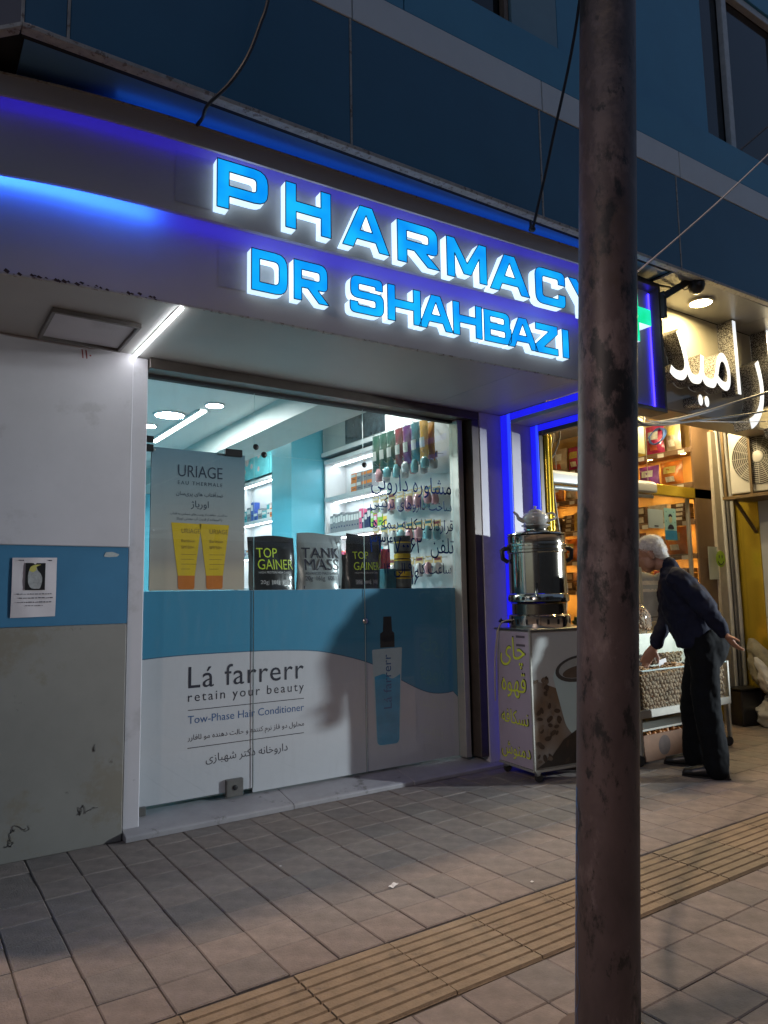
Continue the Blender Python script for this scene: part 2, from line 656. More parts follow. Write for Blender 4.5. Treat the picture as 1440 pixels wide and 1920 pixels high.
def tile_mesh(wx, wy):
    g = 0.0024
    b = MB()
    x0, x1, y0, y1 = g, wx-g, 0.0012, wy-0.0012
    e = 0.004
    b.add([(x0, y0, -0.03), (x1, y0, -0.03), (x1, y1, -0.03), (x0, y1, -0.03),
           (x0, y0, -0.004), (x1, y0, -0.004), (x1, y1, -0.004), (x0, y1, -0.004),
           (x0+e, y0+e, 0), (x1-e, y0+e, 0), (x1-e, y1-e, 0), (x0+e, y1-e, 0)],
          [(0, 1, 5, 4), (1, 2, 6, 5), (2, 3, 7, 6), (3, 0, 4, 7), (4, 5, 9, 8), (5, 6, 10, 9), (6, 7, 11, 10), (7, 4, 8, 11), (8, 9, 10, 11)])
    return b


vis = []
for c in cells:
    p = project((c[0]+0.1, (c[1]+c[2])/2, 0))
    if p and -40 < p[0] < 1480 and 900 < p[1] < 1960:
        d = math.hypot(c[0]+0.1, (c[1]+c[2])/2)
        vis.append((d, c))
vis.sort()
near = {c for d, c in vis[:300]}
tm_full = tile_mesh(0.2, 0.2).mesh('paver', m_tile)
far = MB()
for c in cells:
    dz, ax, ay = rs.uniform(-0.002, 0.001), rs.uniform(-0.006, 0.006), rs.uniform(-0.006, 0.006)
    if c in near and abs(c[2]-c[1]-0.2) < 1e-6:
        o = link(tm_full, 'paver', pave, (c[0], c[1], dz))
        o.rotation_euler = (ax, ay, rs.uniform(-0.006, 0.006))
    else:
        t = tile_mesh(0.2, c[2]-c[1])
        far.add([(v[0]+c[0], v[1]+c[1], v[2]+dz+ax*v[1]-ay*v[0]) for v in t.v], t.f)
tag(far.build('far_pavers', m_tile_far, pave), kind='stuff')


def tactile_mesh():
    b = MB()
    L, W = 0.4, 0.42
    g = 0.0028
    b.box(g, L-g, g, W-g, -0.03, -0.006)
    n = 8
    p = (W-2*g)/n
    for k in range(n):
        y0, y1 = g+k*p+0.004, g+(k+1)*p-0.004
        e = 0.005
        b.add([(g, y0-e+0.003, -0.006), (L-g, y0-e+0.003, -0.006), (L-g, y1+e-0.003, -0.006), (g, y1+e-0.003, -0.006),
               (g, y0+e*0.6, 0.003), (L-g, y0+e*0.6, 0.003), (L-g, y1-e*0.6, 0.003), (g, y1-e*0.6, 0.003)],
              [(0, 1, 5, 4), (1, 2, 6, 5), (2, 3, 7, 6), (3, 0, 4, 7), (4, 5, 6, 7)])
    return b


tmesh = tactile_mesh().mesh('tactile_paver', m_tact)
for k in range(-6, 28):
    o = link(tmesh, 'tactile_paver', pave, (X0J+0.4*k+0.0, 1.985, rs.uniform(-0.001, 0.001)))
    o.rotation_euler = (rs.uniform(-0.003, 0.003), rs.uniform(-0.003, 0.003), 0)

# ------------------------------------------------------------------ pharmacy building
YW, YG, ZS = 4.207, 4.355, 2.737
bld = thing('pharmacy_building', 'white and blue clad pharmacy building with overhanging navy upper storey', 'building', (2.4, 4.3, 0))
MB().box(-1.6, 1.090, YW, YW+0.10, 1.603, ZS).build('wall_panel', m_wall_w, bld, bevel=0.004)['label'] = 'pale grey upper wall panel lit from the right'
MB().box(-1.6, 1.088, YW+0.018, YW+0.10, 1.174, 1.602).build('wall_panel', m_band, bld)['label'] = 'blue band across the wall'
MB().box(-1.6, 1.084, YW+0.002, YW+0.10, 0.0, 1.172).build('wall_panel', m_wall_g, bld, bevel=0.004)['label'] = 'scuffed grey lower wall panel'
MB().box(1.0905, 1.184, YW+0.03, YW+0.20, 0.045, ZS-0.002).build('corner_post', m_wall_w, bld, bevel=0.006)
b = MB()
b.prism([(4.155, 0.0), (4.155, 0.028), (4.168, 0.036), (4.42, 0.085), (4.42, 0.0)], 'YZ', 1.091, 2.10)
b.build('threshold_slab', m_stone, bld, bevel=0.003)
b = MB()
b.prism([(4.158, 0.0), (4.158, 0.026), (4.170, 0.034), (4.42, 0.083), (4.42, 0.0)], 'YZ', 2.104, 3.02)
b.build('threshold_slab', m_stone, bld, bevel=0.003)
b = MB()
b.prism([(4.154, 0.0), (4.154, 0.024), (4.168, 0.032), (4.42, 0.081), (4.42, 0.0)], 'YZ', 3.024, 4.0)
b.build('threshold_slab', m_stone, bld, bevel=0.003)


def path(pts):
    def f(x):
        if x <= pts[0][0]:
            return pts[0][1]
        for (a, ya), (c, yc) in zip(pts, pts[1:]):
            if x <= c:
                t = (x-a)/(c-a)
                return ya+(yc-ya)*t
        return pts[-1][1]
    return f


def smooth_path(pts, n=60):
    # Catmull-Rom through the control points, resampled
    out = []
    P = [pts[0]]+pts+[pts[-1]]
    for i in range(1, len(P)-2):
        for k in range(8):
            t = k/8
            q = []
            for d in (0, 1):
                p0, p1, p2, p3 = P[i-1][d], P[i][d], P[i+1][d], P[i+2][d]
                q.append(0.5*(2*p1+(p2-p0)*t+(2*p0-5*p1+4*p2-p3)*t*t+(3*p1-p0-3*p2+p3)*t**3))
            out.append(tuple(q))
    out.append(pts[-1])
    return out


XR = 4.56                                             # right end of the pharmacy fascia
T1 = smooth_path([(-1.2, 4.02), (-0.6, 3.72), (0.0, 3.485), (0.31, 3.415), (0.62, 3.372), (1.1, 3.345), (2.17, 3.294), (3.3, 3.232), (4.08, 3.19)])
T2 = smooth_path([(-1.2, 3.93), (-0.6, 3.62), (0.0, 3.405), (0.29, 3.34), (0.55, 3.29), (0.80, 3.262), (1.1, 3.238), (2.17, 3.186), (3.3, 3.125), (4.08, 3.083)])
T3 = smooth_path([(-1.2, 3.88), (-0.6, 3.56), (0.0, 3.345), (0.27, 3.275), (0.55, 3.222), (0.80, 3.19), (1.1, 3.168), (2.17, 3.118), (3.3, 3.06), (4.08, 3.02)])
f1, f2, f3 = path(T1), path(T2), path(T3)


def fascia(name, T, z0, z1, back, parent, mat):
    b = MB()
    vs, fs = [], []
    for (x, y) in T:
        vs += [(x, y, z0), (x, y, z1), (x, y+back, z1), (x, y+back, z0)]
    for i in range(len(T)-1):
        a = 4*i
        for k in range(4):
            fs.append((a+k, a+(k+1) % 4, a+4+(k+1) % 4, a+4+k))
    fs += [(0, 1, 2, 3), tuple(len(vs)-4+k for k in (3, 2, 1, 0))]
    b.add(vs, fs)
    return b.build(name, mat, parent, smooth=True)


def ribbon(name, f, x0, x1, dy0, dy1, z0, z1, parent, mat, n=40):
    T = [(lerp(x0, x1, i/n), f(lerp(x0, x1, i/n))) for i in range(n+1)]
    b = MB()
    vs, fs = [], []
    for (x, y) in T:
        vs += [(x, y+dy0, z0), (x, y+dy0, z1), (x, y+dy1, z1), (x, y+dy1, z0)]
    for i in range(len(T)-1):
        a = 4*i
        for k in range(4):
            fs.append((a+k, a+(k+1) % 4, a+4+(k+1) % 4, a+4+k))
    fs += [(0, 1, 2, 3), tuple(len(vs)-4+k for k in (3, 2, 1, 0))]
    return b.add(vs, fs).build(name, mat, parent)


# soffit of the shop front, in panels
sofp = [(-1.2, 1.092), (1.096, 3.30), (3.304, 3.76), (3.764, 4.0)]
for i, (a, c) in enumerate(sofp):
    n = 16
    pts = [(lerp(a, c, k/n), f1(lerp(a, c, k/n))+0.014) for k in range(n+1)]
    MB().prism(pts+[(c, 4.40), (a, 4.40)], 'XY', ZS, ZS+0.012+0.001*(i % 2)).build('soffit_panel', m_soff, bld)
# glass front frame
MB().box(1.186, 3.77, YW+0.002, YG+0.05, 2.672, ZS-0.002).build('head_frame', m_bronze, bld, bevel=0.003)
MB().box(1.186, 3.60, YG-0.02, YG+0.03, 2.655, 2.671).build('head_track', m_dark, bld)
MB().box(3.602, 3.655, YG-0.075, YG+0.03, 0.083, 2.671).build('jamb', m_alu, bld, bevel=0.003)
MB().box(3.656, 3.692, YG-0.01, YG+0.03, 0.083, 2.671).build('jamb_gap', m_dark, bld)
MB().box(3.693, 3.77, YW+0.005, YG+0.03, 0.083, 2.671).build('jamb', m_bronze, bld, bevel=0.004)
MB().box(3.771, 4.0, YW, YW+0.2, 0.0, ZS-0.002).build('side_pier', m_wall_w, bld, bevel=0.003)
# stepped portal at the right end
MB().box(4.001, 4.215, 4.09, YW+0.2, 0.0, 2.735).build('portal_post', m_wall_w, bld, bevel=0.003)
MB().box(4.216, 4.262, 4.00, YW+0.2, 0.0, 2.735).build('portal_post', m_bronze, bld, bevel=0.003)
MB().box(4.001, 4.215, 3.24, 4.089, 2.645, 2.736).build('portal_beam', m_soff, bld, bevel=0.003)
MB().box(4.216, 4.262, 3.24, 3.999, 2.556, 2.736).build('portal_beam', m_bronze, bld, bevel=0.003)
# upper storey: slab, cladding panels, white band, ledge, windows


def yp(x):
    return 3.003-0.019*(x-0.31)


def slab(x0, x1, z0, z1, dy, th, name, mat, parent, bev=0.003, lab=None):
    b = MB()
    b.add([(x0, yp(x0)+dy, z0), (x1, yp(x1)+dy, z0), (x1, yp(x1)+dy+th, z0), (x0, yp(x0)+dy+th, z0),
           (x0, yp(x0)+dy, z1), (x1, yp(x1)+dy, z1), (x1, yp(x1)+dy+th, z1), (x0, yp(x0)+dy+th, z1)],
          [(3, 2, 1, 0), (4, 5, 6, 7), (0, 1, 5, 4), (1, 2, 6, 5), (2, 3, 7, 6), (3, 0, 4, 7)])
    o = b.build(name, mat, parent, bevel=bev)
    if lab:
        o['label'] = lab
    return o


MB().prism([(0.32, 3.05), (13, 2.80), (13, 12), (-3.0, 12), (-3.0, 6.36)], 'XY', 3.652, 3.80).build('floor_slab', m_dark, bld)
MB().prism([(0.33, yp(0.33)+0.02), (4.60, yp(4.6)+0.02), (4.60, 3.62), (0.33, 3.62)], 'XY', 3.632, 3.645).build('overhang_soffit', m_usoff, bld)
xj = [0.31, 0.481, 1.847, 3.23, 4.626, 6.02, 7.42, 8.82, 10.2]
for i in range(len(xj)-1):
    slab(xj[i]+0.006, xj[i+1]-0.006, 3.628, 4.346, 0.0, 0.03, 'cladding_panel', m_clad, bld)
    slab(xj[i]-0.006, xj[i]+0.006, 3.628, 4.346, -0.003, 0.03, 'joint_strip', m_trim, bld, 0.001)
xw = [0.31, 0.5, 1.86, 3.26, 4.68, 6.05, 7.45, 8.85, 10.2]
for i in range(len(xw)-1):
    slab(xw[i]+0.004, xw[i+1]-0.004, 4.349, 4.556, -0.004, 0.03, 'cladding_panel', m_cwhite, bld, 0.003, 'white strip panel of the upper storey')
xl = [0.31, 2.2, 4.13, 6.2, 8.2, 10.2]
for i in range(len(xl)-1):
    slab(xl[i]+0.003, xl[i+1]-0.003, 4.559, 4.80, 0.0, 0.03, 'cladding_panel', m_clad2, bld, 0.003, 'blue strip panel below the windows')
    slab(xl[i]+0.003, xl[i+1]-0.003, 4.803, 4.872, 0.012, 0.09, 'sill_panel', m_clad2, bld, 0.003)
slab(0.31, 10.2, 3.606, 3.627, -0.012, 0.05, 'drip_edge', m_trim, bld, 0.002)
slab(0.32, 10.2, 3.63, 4.87, 0.031, 0.06, 'backing_wall', m_dark, bld, 0)
# chamfered left corner of the upper storey
for nm, z0, z1, mt, d in (('cladding_panel', 3.628, 4.87, m_ctaupe, 0), ('drip_edge', 3.606, 3.627, m_trim, -0.012)):
    MB().prism([(0.308, 3.003+d), (0.304, 3.05), (-2.0, 5.35), (-2.0+d*0.7, 5.30+d*0.7)], 'XY', z0, z1).build(nm, mt, bld, bevel=0.002)
# windows of the upper storey, set back
WY = 0.10
slab(-0.2, 10.2, 4.874, 9.0, WY+0.10, 0.10, 'backing_wall', m_dark, bld, 0)
slab(0.31, 1.0, 4.873, 9.0, WY, 0.03, 'cladding_panel', m_clad2, bld)
slab(3.125, 3.545, 4.873, 9.0, WY, 0.03, 'cladding_panel', m_clad3, bld, 0.003, 'pale teal panel beside the upper window')
slab(3.548, 5.262, 4.873, 9.0, WY, 0.03, 'cladding_panel', m_clad2, bld)
slab(7.4, 10.2, 4.873, 9.0, WY, 0.03, 'cladding_panel', m_clad2, bld)
slab(5.265, 7.397, 6.50, 9.0, WY, 0.03, 'cladding_panel', m_clad2, bld)
slab(1.0, 3.12, 6.50, 9.0, WY, 0.03, 'cladding_panel', m_clad2, bld)
m_wpane = M('upper_window_glass', (0.012, 0.016, 0.02), 0.08, var=0.3, vs=2, spec=0.6)
for (x0, x1, mull, mt) in ((1.0, 3.12, (2.0,), m_wframeb), (5.265, 7.397, (5.66, 6.55), m_wframe)):
    wn = slab(x0, x1, 4.875, 6.498, WY+0.075, 0.01, 'window', m_wpane, bld, 0)
    ed = 0.035
    segs = [(x0, x0+ed*0.5), (x1-ed, x1)]+[(q-0.035, q+0.035) for q in mull]
    for q in segs:
        slab(q[0], q[1], 4.874, 6.43, WY+0.02, 0.05, 'window_frame', mt, wn, 0.004)
    slab(x0, x1, 6.431, 6.498, WY+0.018, 0.055, 'window_frame', mt, wn, 0.004)
# unseen building top, its projecting edge added to set the pavement shadow line
MB().box(0.31, 10.2, yp(5)-0.1, 3.2, 8.9, 9.05).build('shade_eave', m_cwhite, bld)
b = MB()
b.prism([(0.2, 2.885), (10.3, 2.70), (10.3, 12), (-3, 12), (-3, 6.2)], 'XY', 9.06, 9.3)
b.build('shade_roof', m_cwhite, bld)

# ------------------------------------------------------------------ glazed shop front
shopf = thing('glass_shop_front', 'frameless glass shop front with blue and white printed lower film', 'shop front', (2.4, YG, 0.09))
px = [(1.187, 1.9135), (1.9165, 2.7635), (2.7665, 3.600)]


def pane(x0, x1, z0, z1, nm='glass_pane'):
    b = MB()
    y0, y1 = YG-0.005, YG-0.001
    b.cur = 0
    b.add([(x0, y0, z0), (x1, y0, z0), (x1, y0, z1), (x0, y0, z1)], [(0, 1, 2, 3)])
    b.cur = 1
    for (a, c, d, e) in ((x0, x0, z0, z1), (x1, x1, z0, z1)):
        b.add([(a, y0, d), (a, y1, d), (a, y1, e), (a, y0, e)], [(0, 1, 2, 3)])
    for zz in (z0, z1):
        b.add([(x0, y0, zz), (x1, y0, zz), (x1, y1, zz), (x0, y1, zz)], [(0, 1, 2, 3)])
    return b.build(nm, [m_glass, m_gedge], shopf)


for i, (a, c) in enumerate(px):
    pane(a, c, 2.2475, 2.672)
    pane(a, c, 0.115 if i == 0 else 0.088, 2.2435)
m_film = M('film_white', (0.60, 0.585, 0.63), 0.3, var=0.03, vs=2, bump=0.02, bs=3)
m_filmb = M('film_blue', (0.055, 0.27, 0.44), 0.3, var=0.05, vs=2, bump=0.02, bs=3)
m_ink = M('ink_navy', (0.015, 0.016, 0.035), 0.4)
m_inkb = M('ink_blue', (0.02, 0.10, 0.28), 0.4)
curve = [(1.187, 0.95), (1.48, 0.962), (1.93, 0.96), (2.2, 0.95), (2.4, 0.932), (2.61, 0.885), (2.78, 0.835), (2.92, 0.775), (3.06, 0.695), (3.2, 0.625), (3.3, 0.585), (3.39, 0.565), (3.5, 0.56), (3.56, 0.565), (3.602, 0.52)]
cs = smooth_path(curve)
yf = YG+0.006
for i, (a, c) in enumerate(px):
    z0 = 0.118 if i == 0 else 0.090
    fo = MB().add([(a, yf, z0), (c, yf, z0), (c, yf, 1.352), (a, yf, 1.352)], [(0, 1, 2, 3)]).build('film', m_film, shopf)
    fpath = path(cs)
    n = 18
    pts = [(lerp(a, c, k/n), yf-0.0006, fpath(lerp(a, c, k/n))) for k in range(n+1)]
    b = MB()
    vs, fs = [], []
    for p in pts:
        vs += [p, (p[0], p[1], 1.351)]
    fs = [(2*k, 2*k+2, 2*k+3, 2*k+1) for k in range(n)]
    b.add(vs, fs).build('film_blue_area', m_filmb, fo)
    b = MB()
    for k in range(n):
        p, q = Vector(pts[k])+Vector((0, -0.0003, 0)), Vector(pts[k+1])+Vector((0, -0.0003, 0))
        b.add([p, q, q+Vector((0, 0, 0.006)), p+Vector((0, 0, 0.006))], [(0, 1, 2, 3)])
    b.build('film_line', M('ink_deepblue', (0.03, 0.12, 0.22), 0.4), fo)
    MB().box(a, c, yf+0.002, yf+0.006, z0, 1.352).build('film_backing', m_dark, fo)
MB().box(1.9138, 1.9162, YG-0.004, YG-0.002, 0.12, 1.352).build('seam_shadow', m_dark, shopf)
yt = yf-0.0012
text('lettering', 'Lá farrerr', m_ink, shopf, (1.495, yt, 0.765), width=0.785, bold=-0.03, space=1.08)
text('lettering', 'retain your beauty', m_ink, shopf, (1.495, yt, 0.685), width=0.785, space=1.28, bold=-0.024)
text('lettering', 'Tow-Phase Hair Conditioner', m_inkb, shopf, (1.495, yt, 0.555), width=0.785, bold=-0.022)
text('lettering', 'محلول دو فاز نرم کننده و حالت دهنده مو لافارر', m_ink, shopf, (1.495, yt, 0.458), width=0.785)
text('lettering', 'داروخانه دکتر شهبازی', m_ink, shopf, (1.61, yt, 0.315), width=0.55, bold=0.02)
for z in (0.632, 0.410):
    MB().box(1.495, 2.28, yt-0.0001, yt+0.0001, z, z+0.0045).build('print_rule', m_ink, shopf)
# printed spray bottle
m_bt = [M('print_bottle_clear', (0.50, 0.62, 0.66), 0.3, var=0.1, vs=12), M('print_bottle_blue', (0.04, 0.34, 0.58), 0.3, var=0.25, vs=9)]
bot = MB().poly([(p[0], yt, p[1]) for p in rc([(2.853, 0.25), (3.05, 0.245), (3.085, 0.925), (2.825, 0.92)], [0.04, 0.04, 0.01, 0.01])]).build('printed_bottle', m_bt[0], shopf)
MB().poly([(p[0], yt-0.0004, p[1]) for p in rc([(2.858, 0.255), (3.045, 0.25), (3.066, 0.735), (2.99, 0.70), (2.93, 0.75), (2.843, 0.73)], [0.035, 0.035, 0, 0.03, 0.03, 0])]).build('bottle_liquid', m_bt[1], bot)
MB().poly([(p[0], yt-0.0004, p[1]) for p in [(2.895, 0.93), (3.02, 0.93), (3.02, 1.03), (3.0, 1.045), (2.995, 1.15), (2.925, 1.15), (2.92, 1.045), (2.895, 1.03)]]).build('bottle_spray_head', m_black, bot)
text('lettering', 'Lá farrerr', m_inkb, bot, (2.985, yt-0.0008, 0.50), (0, 0, 1), (-1, 0, 0), width=0.38)
# vinyl lettering on the right pane
m_vin = M('vinyl_blue', (0.004, 0.024, 0.12), 0.8, spec=0.1)
yv = YG-0.0065
for body, x0, x1, z in (('مشاوره دارویی', 2.83, 3.58, 2.075), ('ساخت داروهای ترکیبی', 2.82, 3.58, 1.945), ('قرارداد با کلیه بیمه ها', 2.81, 3.59, 1.79),
                        ('تلفن  ۳۳۴۷۰۰۶۲', 2.81, 3.59, 1.615), ('ساعت کار ۹ الی ۱۴', 2.93, 3.56, 1.46), ('۱۶', 3.17, 3.245, 1.378)):
    text('window_lettering', body, m_vin, shopf, (x0, yv, z), width=x1-x0, bold=0.125, yscale=1.3)
# patch fittings
for (x0, x1, z0, z1) in ((1.188, 1.255, 2.252, 2.292), (1.188, 1.255, 2.196, 2.240), (1.715, 1.83, 2.215, 2.262)):
    MB().box(x0, x1, YG-0.014, YG+0.012, z0, z1).build('patch_clamp', m_black, shopf, bevel=0.003)
lk = MB().box(1.735, 1.845, YG-0.02, YG+0.02, 0.09, 0.195).build('floor_lock', M('lock_steel', (0.2, 0.2, 0.19), 0.4, metal=0.7, var=0.2, vs=30), shopf, bevel=0.004)
MB().lathe([(0.016, 0), (0.016, 0.004), (0.006, 0.006)], (1.79, YG-0.02, 0.145), 12, (0, -1, 0)).build('keyhole', m_black, lk)
MB().box(1.188, 1.25, YG-0.02, YG+0.02, 0.075, 0.122).build('floor_hinge', MATS['lock_steel'], shopf, bevel=0.003)
for (x, z, mt) in ((1.927, 2.293, m_black), (1.985, 2.246, m_black), (2.775, 2.246, m_black), (2.765, 1.125, m_steel)):
    MB().lathe([(0.0, 0.012), (0.012, 0.011), (0.019, 0.006), (0.021, 0.0)], (x, YG-0.005, z), 16, (0, -1, 0)).build('glass_bolt', mt, shopf, smooth=True)

# ------------------------------------------------------------------ illuminated fascia sign
sign = thing('pharmacy_sign', 'long two-tier white fascia sign with glowing blue block letters', 'sign', (2.0, 3.4, ZS))
fascia('fascia_board', T1, ZS+0.004, 3.20, 0.10, sign, m_white)['label'] = 'lower tier of the white fascia'
fascia('fascia_board', T2, 3.150, 3.545, 0.02, sign, m_white)['label'] = 'upper tier of the white fascia'
fascia('fascia_shelf', [(x, y+0.021) for x, y in T2], 3.192, 3.199, 0.085, sign, m_white)
fascia('cornice', T3, 3.472, 3.567, 0.015, sign, m_white)
fascia('cornice_top', [(x, y+0.016) for x, y in T3], 3.548, 3.566, 0.28, sign, m_white)
ribbon('cornice_lip', f3, -1.2, 4.08, -0.006, 0.02, 3.5675, 3.574, sign, m_trim)
fascia('fascia_back', [(x, y+0.11) for x, y in T1], ZS+0.014, 3.54, 0.05, sign, m_dark)
ribbon('soffit_edge', f1, -1.2, 4.08, -0.004, 0.012, ZS-0.006, ZS+0.0035, sign, m_trim)
# led strips hidden behind the lower edges of the two projecting boards
ribbon('led_strip', f2, -1.0, 4.05, 0.0205, 0.026, 3.168, 3.184, sign, m_led_blue)
ribbon('led_strip', f2, -1.1, 0.95, 0.0265, 0.032, 3.169, 3.190, sign, m_led_blue2)
ribbon('led_strip', f3, -1.0, 4.05, 0.0155, 0.020, 3.486, 3.493, sign, m_led_blue)
ribbon('led_strip', f3, 0.75, 4.05, 0.10, 0.13, 3.5675, 3.572, sign, M('led_blue_top', (0, 0.1, 1), emit=4.5, ecol=(0.02, 0.15, 0.8)))
# blue wash of hidden LEDs painted as glowing sheets on the portal reveals
m_wash = M('portal_wash', (0.02, 0.02, 0.5), 0.4, emit=0.85, ecol=(0.012, 0.012, 0.95))
m_wash2 = M('portal_wash_edge', (0.02, 0.06, 0.6), 0.4, emit=1.2, ecol=(0.02, 0.05, 1.0))
MB().box(3.9945, 3.9995, 4.128, YW-0.004, 0.03, 2.728).build('led_wash', m_wash, sign)
MB().box(3.9935, 3.9995, 4.094, 4.127, 0.03, 2.728).build('led_wash', m_wash2, sign)
MB().box(4.2095, 4.2145, 4.030, 4.086, 0.03, 2.640).build('led_wash', m_wash, sign)
MB().box(4.2085, 4.2145, 4.004, 4.029, 0.03, 2.640).build('led_wash', m_wash2, sign)
MB().box(3.9945, 3.9995, 3.25, 4.093, 2.676, 2.728).build('led_wash', m_wash, sign)
MB().box(4.2095, 4.2145, 3.25, 4.003, 2.590, 2.640).build('led_wash', m_wash, sign)

t = 0.235


def Lr(k):
    """outlines (outer loops counter-clockwise, holes clockwise), unit height, wide squared capitals"""
    if k == 'P':
        return 1.02, [rc([(0, 0), (t, 0), (t, .27), (1.02, .27), (1.02, 1), (0, 1)], [0, 0, 0, .28, .28, 0]),
                      rc([(t, .78), (.78, .78), (.78, .49), (t, .49)], [0, .08, .08, 0])[::1]]
    if k == 'H':
        return 1.04, [[(0, 0), (t, 0), (t, .39), (1.04-t, .39), (1.04-t, 0), (1.04, 0), (1.04, 1), (1.04-t, 1), (1.04-t, .62), (t, .62), (t, 1), (0, 1)]]
    if k == 'A':
        return 1.2, [[(0, 0), (.27, 0), (.36, .21), (.84, .21), (.93, 0), (1.2, 0), (.76, 1), (.44, 1)], [(.44, .42), (.60, .80), (.76, .42)]]
    if k == 'R':
        return 1.06, [rc([(0, 0), (t, 0), (t, .33), (.42, .33), (.76, 0), (1.08, 0), (.73, .33), (1.03, .33), (1.03, 1), (0, 1)], [0, 0, 0, 0, 0, 0, 0, .26, .26, 0]),
                      rc([(t, .78), (.79, .78), (.79, .55), (t, .55)], [0, .08, .08, 0])]
    if k == 'M':
        return 1.22, [[(0, 0), (t, 0), (t, .62), (.50, .14), (.72, .14), (1.22-t, .62), (1.22-t, 0), (1.22, 0), (1.22, 1), (.98, 1), (.61, .42), (.24, 1), (0, 1)]]
    if k == 'C':
        return 1.02, [rc([(0, 0), (1.02, 0), (1.02, .36), (.78, .36), (.78, .22), (.24, .22), (.24, .78), (.78, .78), (.78, .64), (1.02, .64), (1.02, 1), (0, 1)],
                         [.24, .24, 0, 0, .06, .08, .08, .06, 0, 0, .24, .24])]
    if k == 'Y':
        return 1.12, [[(.56-t/2, 0), (.56+t/2, 0), (.56+t/2, .37), (1.12, 1), (.82, 1), (.56, .63), (.30, 1), (0, 1), (.56-t/2, .37)]]
    if k == 'D':
        return 1.04, [rc([(0, 0), (1.04, 0), (1.04, 1), (0, 1)], [0, .34, .34, 0]), rc([(t, .78), (.79, .78), (.79, .22), (t, .22)], [0, .14, .14, 0])]
    if k == 'S':
        return 1.02, [rc([(0, 0), (1.02, 0), (1.02, .60), (.26, .60), (.26, .79), (.77, .79), (.77, .70), (.99, .70), (.99, 1), (.02, 1), (.02, .40), (.77, .40), (.77, .21), (.24, .21), (.24, .30), (0, .30)],
                         [.2, .24, .2, .06, .06, .05, 0, 0, .22, .24, .2, .06, .06, .05, 0, 0])]
    if k == 'B':
        return 1.02, [rc([(0, 0), (1.04, 0), (1.04, .50), (.99, .53), (.99, 1), (0, 1)], [0, .22, .12, .12, .22, 0]),
                      rc([(t, .81), (.77, .81), (.77, .61), (t, .61)], [0, .06, .06, 0]), rc([(t, .40), (.80, .40), (.80, .20), (t, .20)], [0, .06, .06, 0])]
    if k == 'Z':
        return 0.98, [[(0, 0), (.98, 0), (.98, .23), (.38, .23), (.98, .74), (.98, 1), (.02, 1), (.02, .77), (.58, .77), (0, .26)]]
    return t, [[(0, 0), (t, 0), (t, 1), (0, 1)]]


def letter_mat(name, c0, c1, e):
    """acrylic face lit from inside: slightly uneven glow"""
    m = M(name, c0, 0.25, emit=e, ecol=c0)
    n, l = m.node_tree.nodes, m.node_tree.links
    tc = n.new('ShaderNodeTexCoord')
    nz = n.new('ShaderNodeTexNoise')
    nz.inputs['Scale'].default_value = 4.5
    l.new(tc.outputs['Object'], nz.inputs[0])
    rp = n.new('ShaderNodeValToRGB')
    rp.color_ramp.elements[0].position, rp.color_ramp.elements[1].position = 0.35, 0.65
    rp.color_ramp.elements[0].color = (*c0, 1)
    rp.color_ramp.elements[1].color = (*c1, 1)
    l.new(nz.outputs[0], rp.inputs[0])
    l.new(rp.outputs[0], n['Principled BSDF'].inputs['Emission Color'])
    return m


m_face = letter_mat('letter_face', (0.0, 0.27, 0.88), (0.008, 0.50, 1.0), 1.0)
m_side = M('letter_side', (0.75, 0.8, 0.85), 0.4, emit=1.1, ecol=(0.62, 0.84, 1.0))
m_rim = M('letter_rim', (0.01, 0.05, 0.16), 0.4)


def put_letter(ch, x, z, wd, ht, f, depth, tilt=0.0):
    w0, loops = Lr(ch)
    y0 = f(x)
    y1 = f(x+wd)
    ux = Vector((wd/w0, (y1-y0)/w0, 0))
    uy = Vector((0, 0, ht))
    og = Vector((x, y0-0.002, z))
    # hole loops must wind the other way
    ls = [loops[0]]
    for h in loops[1:]:
        a = sum(h[i][0]*h[(i+1) % len(h)][1]-h[(i+1) % len(h)][0]*h[i][1] for i in range(len(h)))
        ls.append(h if a < 0 else h[::-1])
    face, side = solid(ls, og, ux, uy, depth)
    lo = face.build('letter', m_face, sign)
    side.build('letter_side', m_side, lo)
    # thin dark edge between face and side
    b = MB()
    nrm = ux.cross(uy).normalized()
    for lp in ls:
        P = [og+nrm*(depth+0.001)+ux*p[0]+uy*p[1] for p in lp]
        for i in range(len(P)):
            if (P[(i+1) % len(P)]-P[i]).length > 1e-4:
                b.bar(P[i], P[(i+1) % len(P)], 0.004, 0.004)
    b.build('letter_rim', m_rim, lo)


row1 = [('P', 1.205, .265), ('H', 1.575, .262), ('A', 1.915, .30), ('R', 2.282, .29), ('M', 2.645, .305), ('A', 2.99, .33), ('C', 3.395, .27), ('Y', 3.72, .30)]
for ch, x, wd in row1:
    k = (f2(x)-0.077)/3.17
    put_letter(ch, x*k, 1.315+(3.203-1.315)*k, wd*k, 0.250*k, f2, 0.06)
row2 = [('D', 1.43, .20), ('R', 1.672, .205), ('S', 2.02, .22), ('H', 2.275, .23), ('A', 2.50, .25), ('H', 2.765, .225), ('B', 3.02, .22), ('A', 3.225, .26), ('Z', 3.48, .205), ('I', 3.745, .062)]
for ch, x, wd in row2:
    k = (f1(x)-0.077)/3.27
    put_letter(ch, x*k, lerp(2.862, 2.848, (x-1.4)/2.3), wd*k, lerp(0.222, 0.196, (x-1.4)/2.3), f1, 0.06)
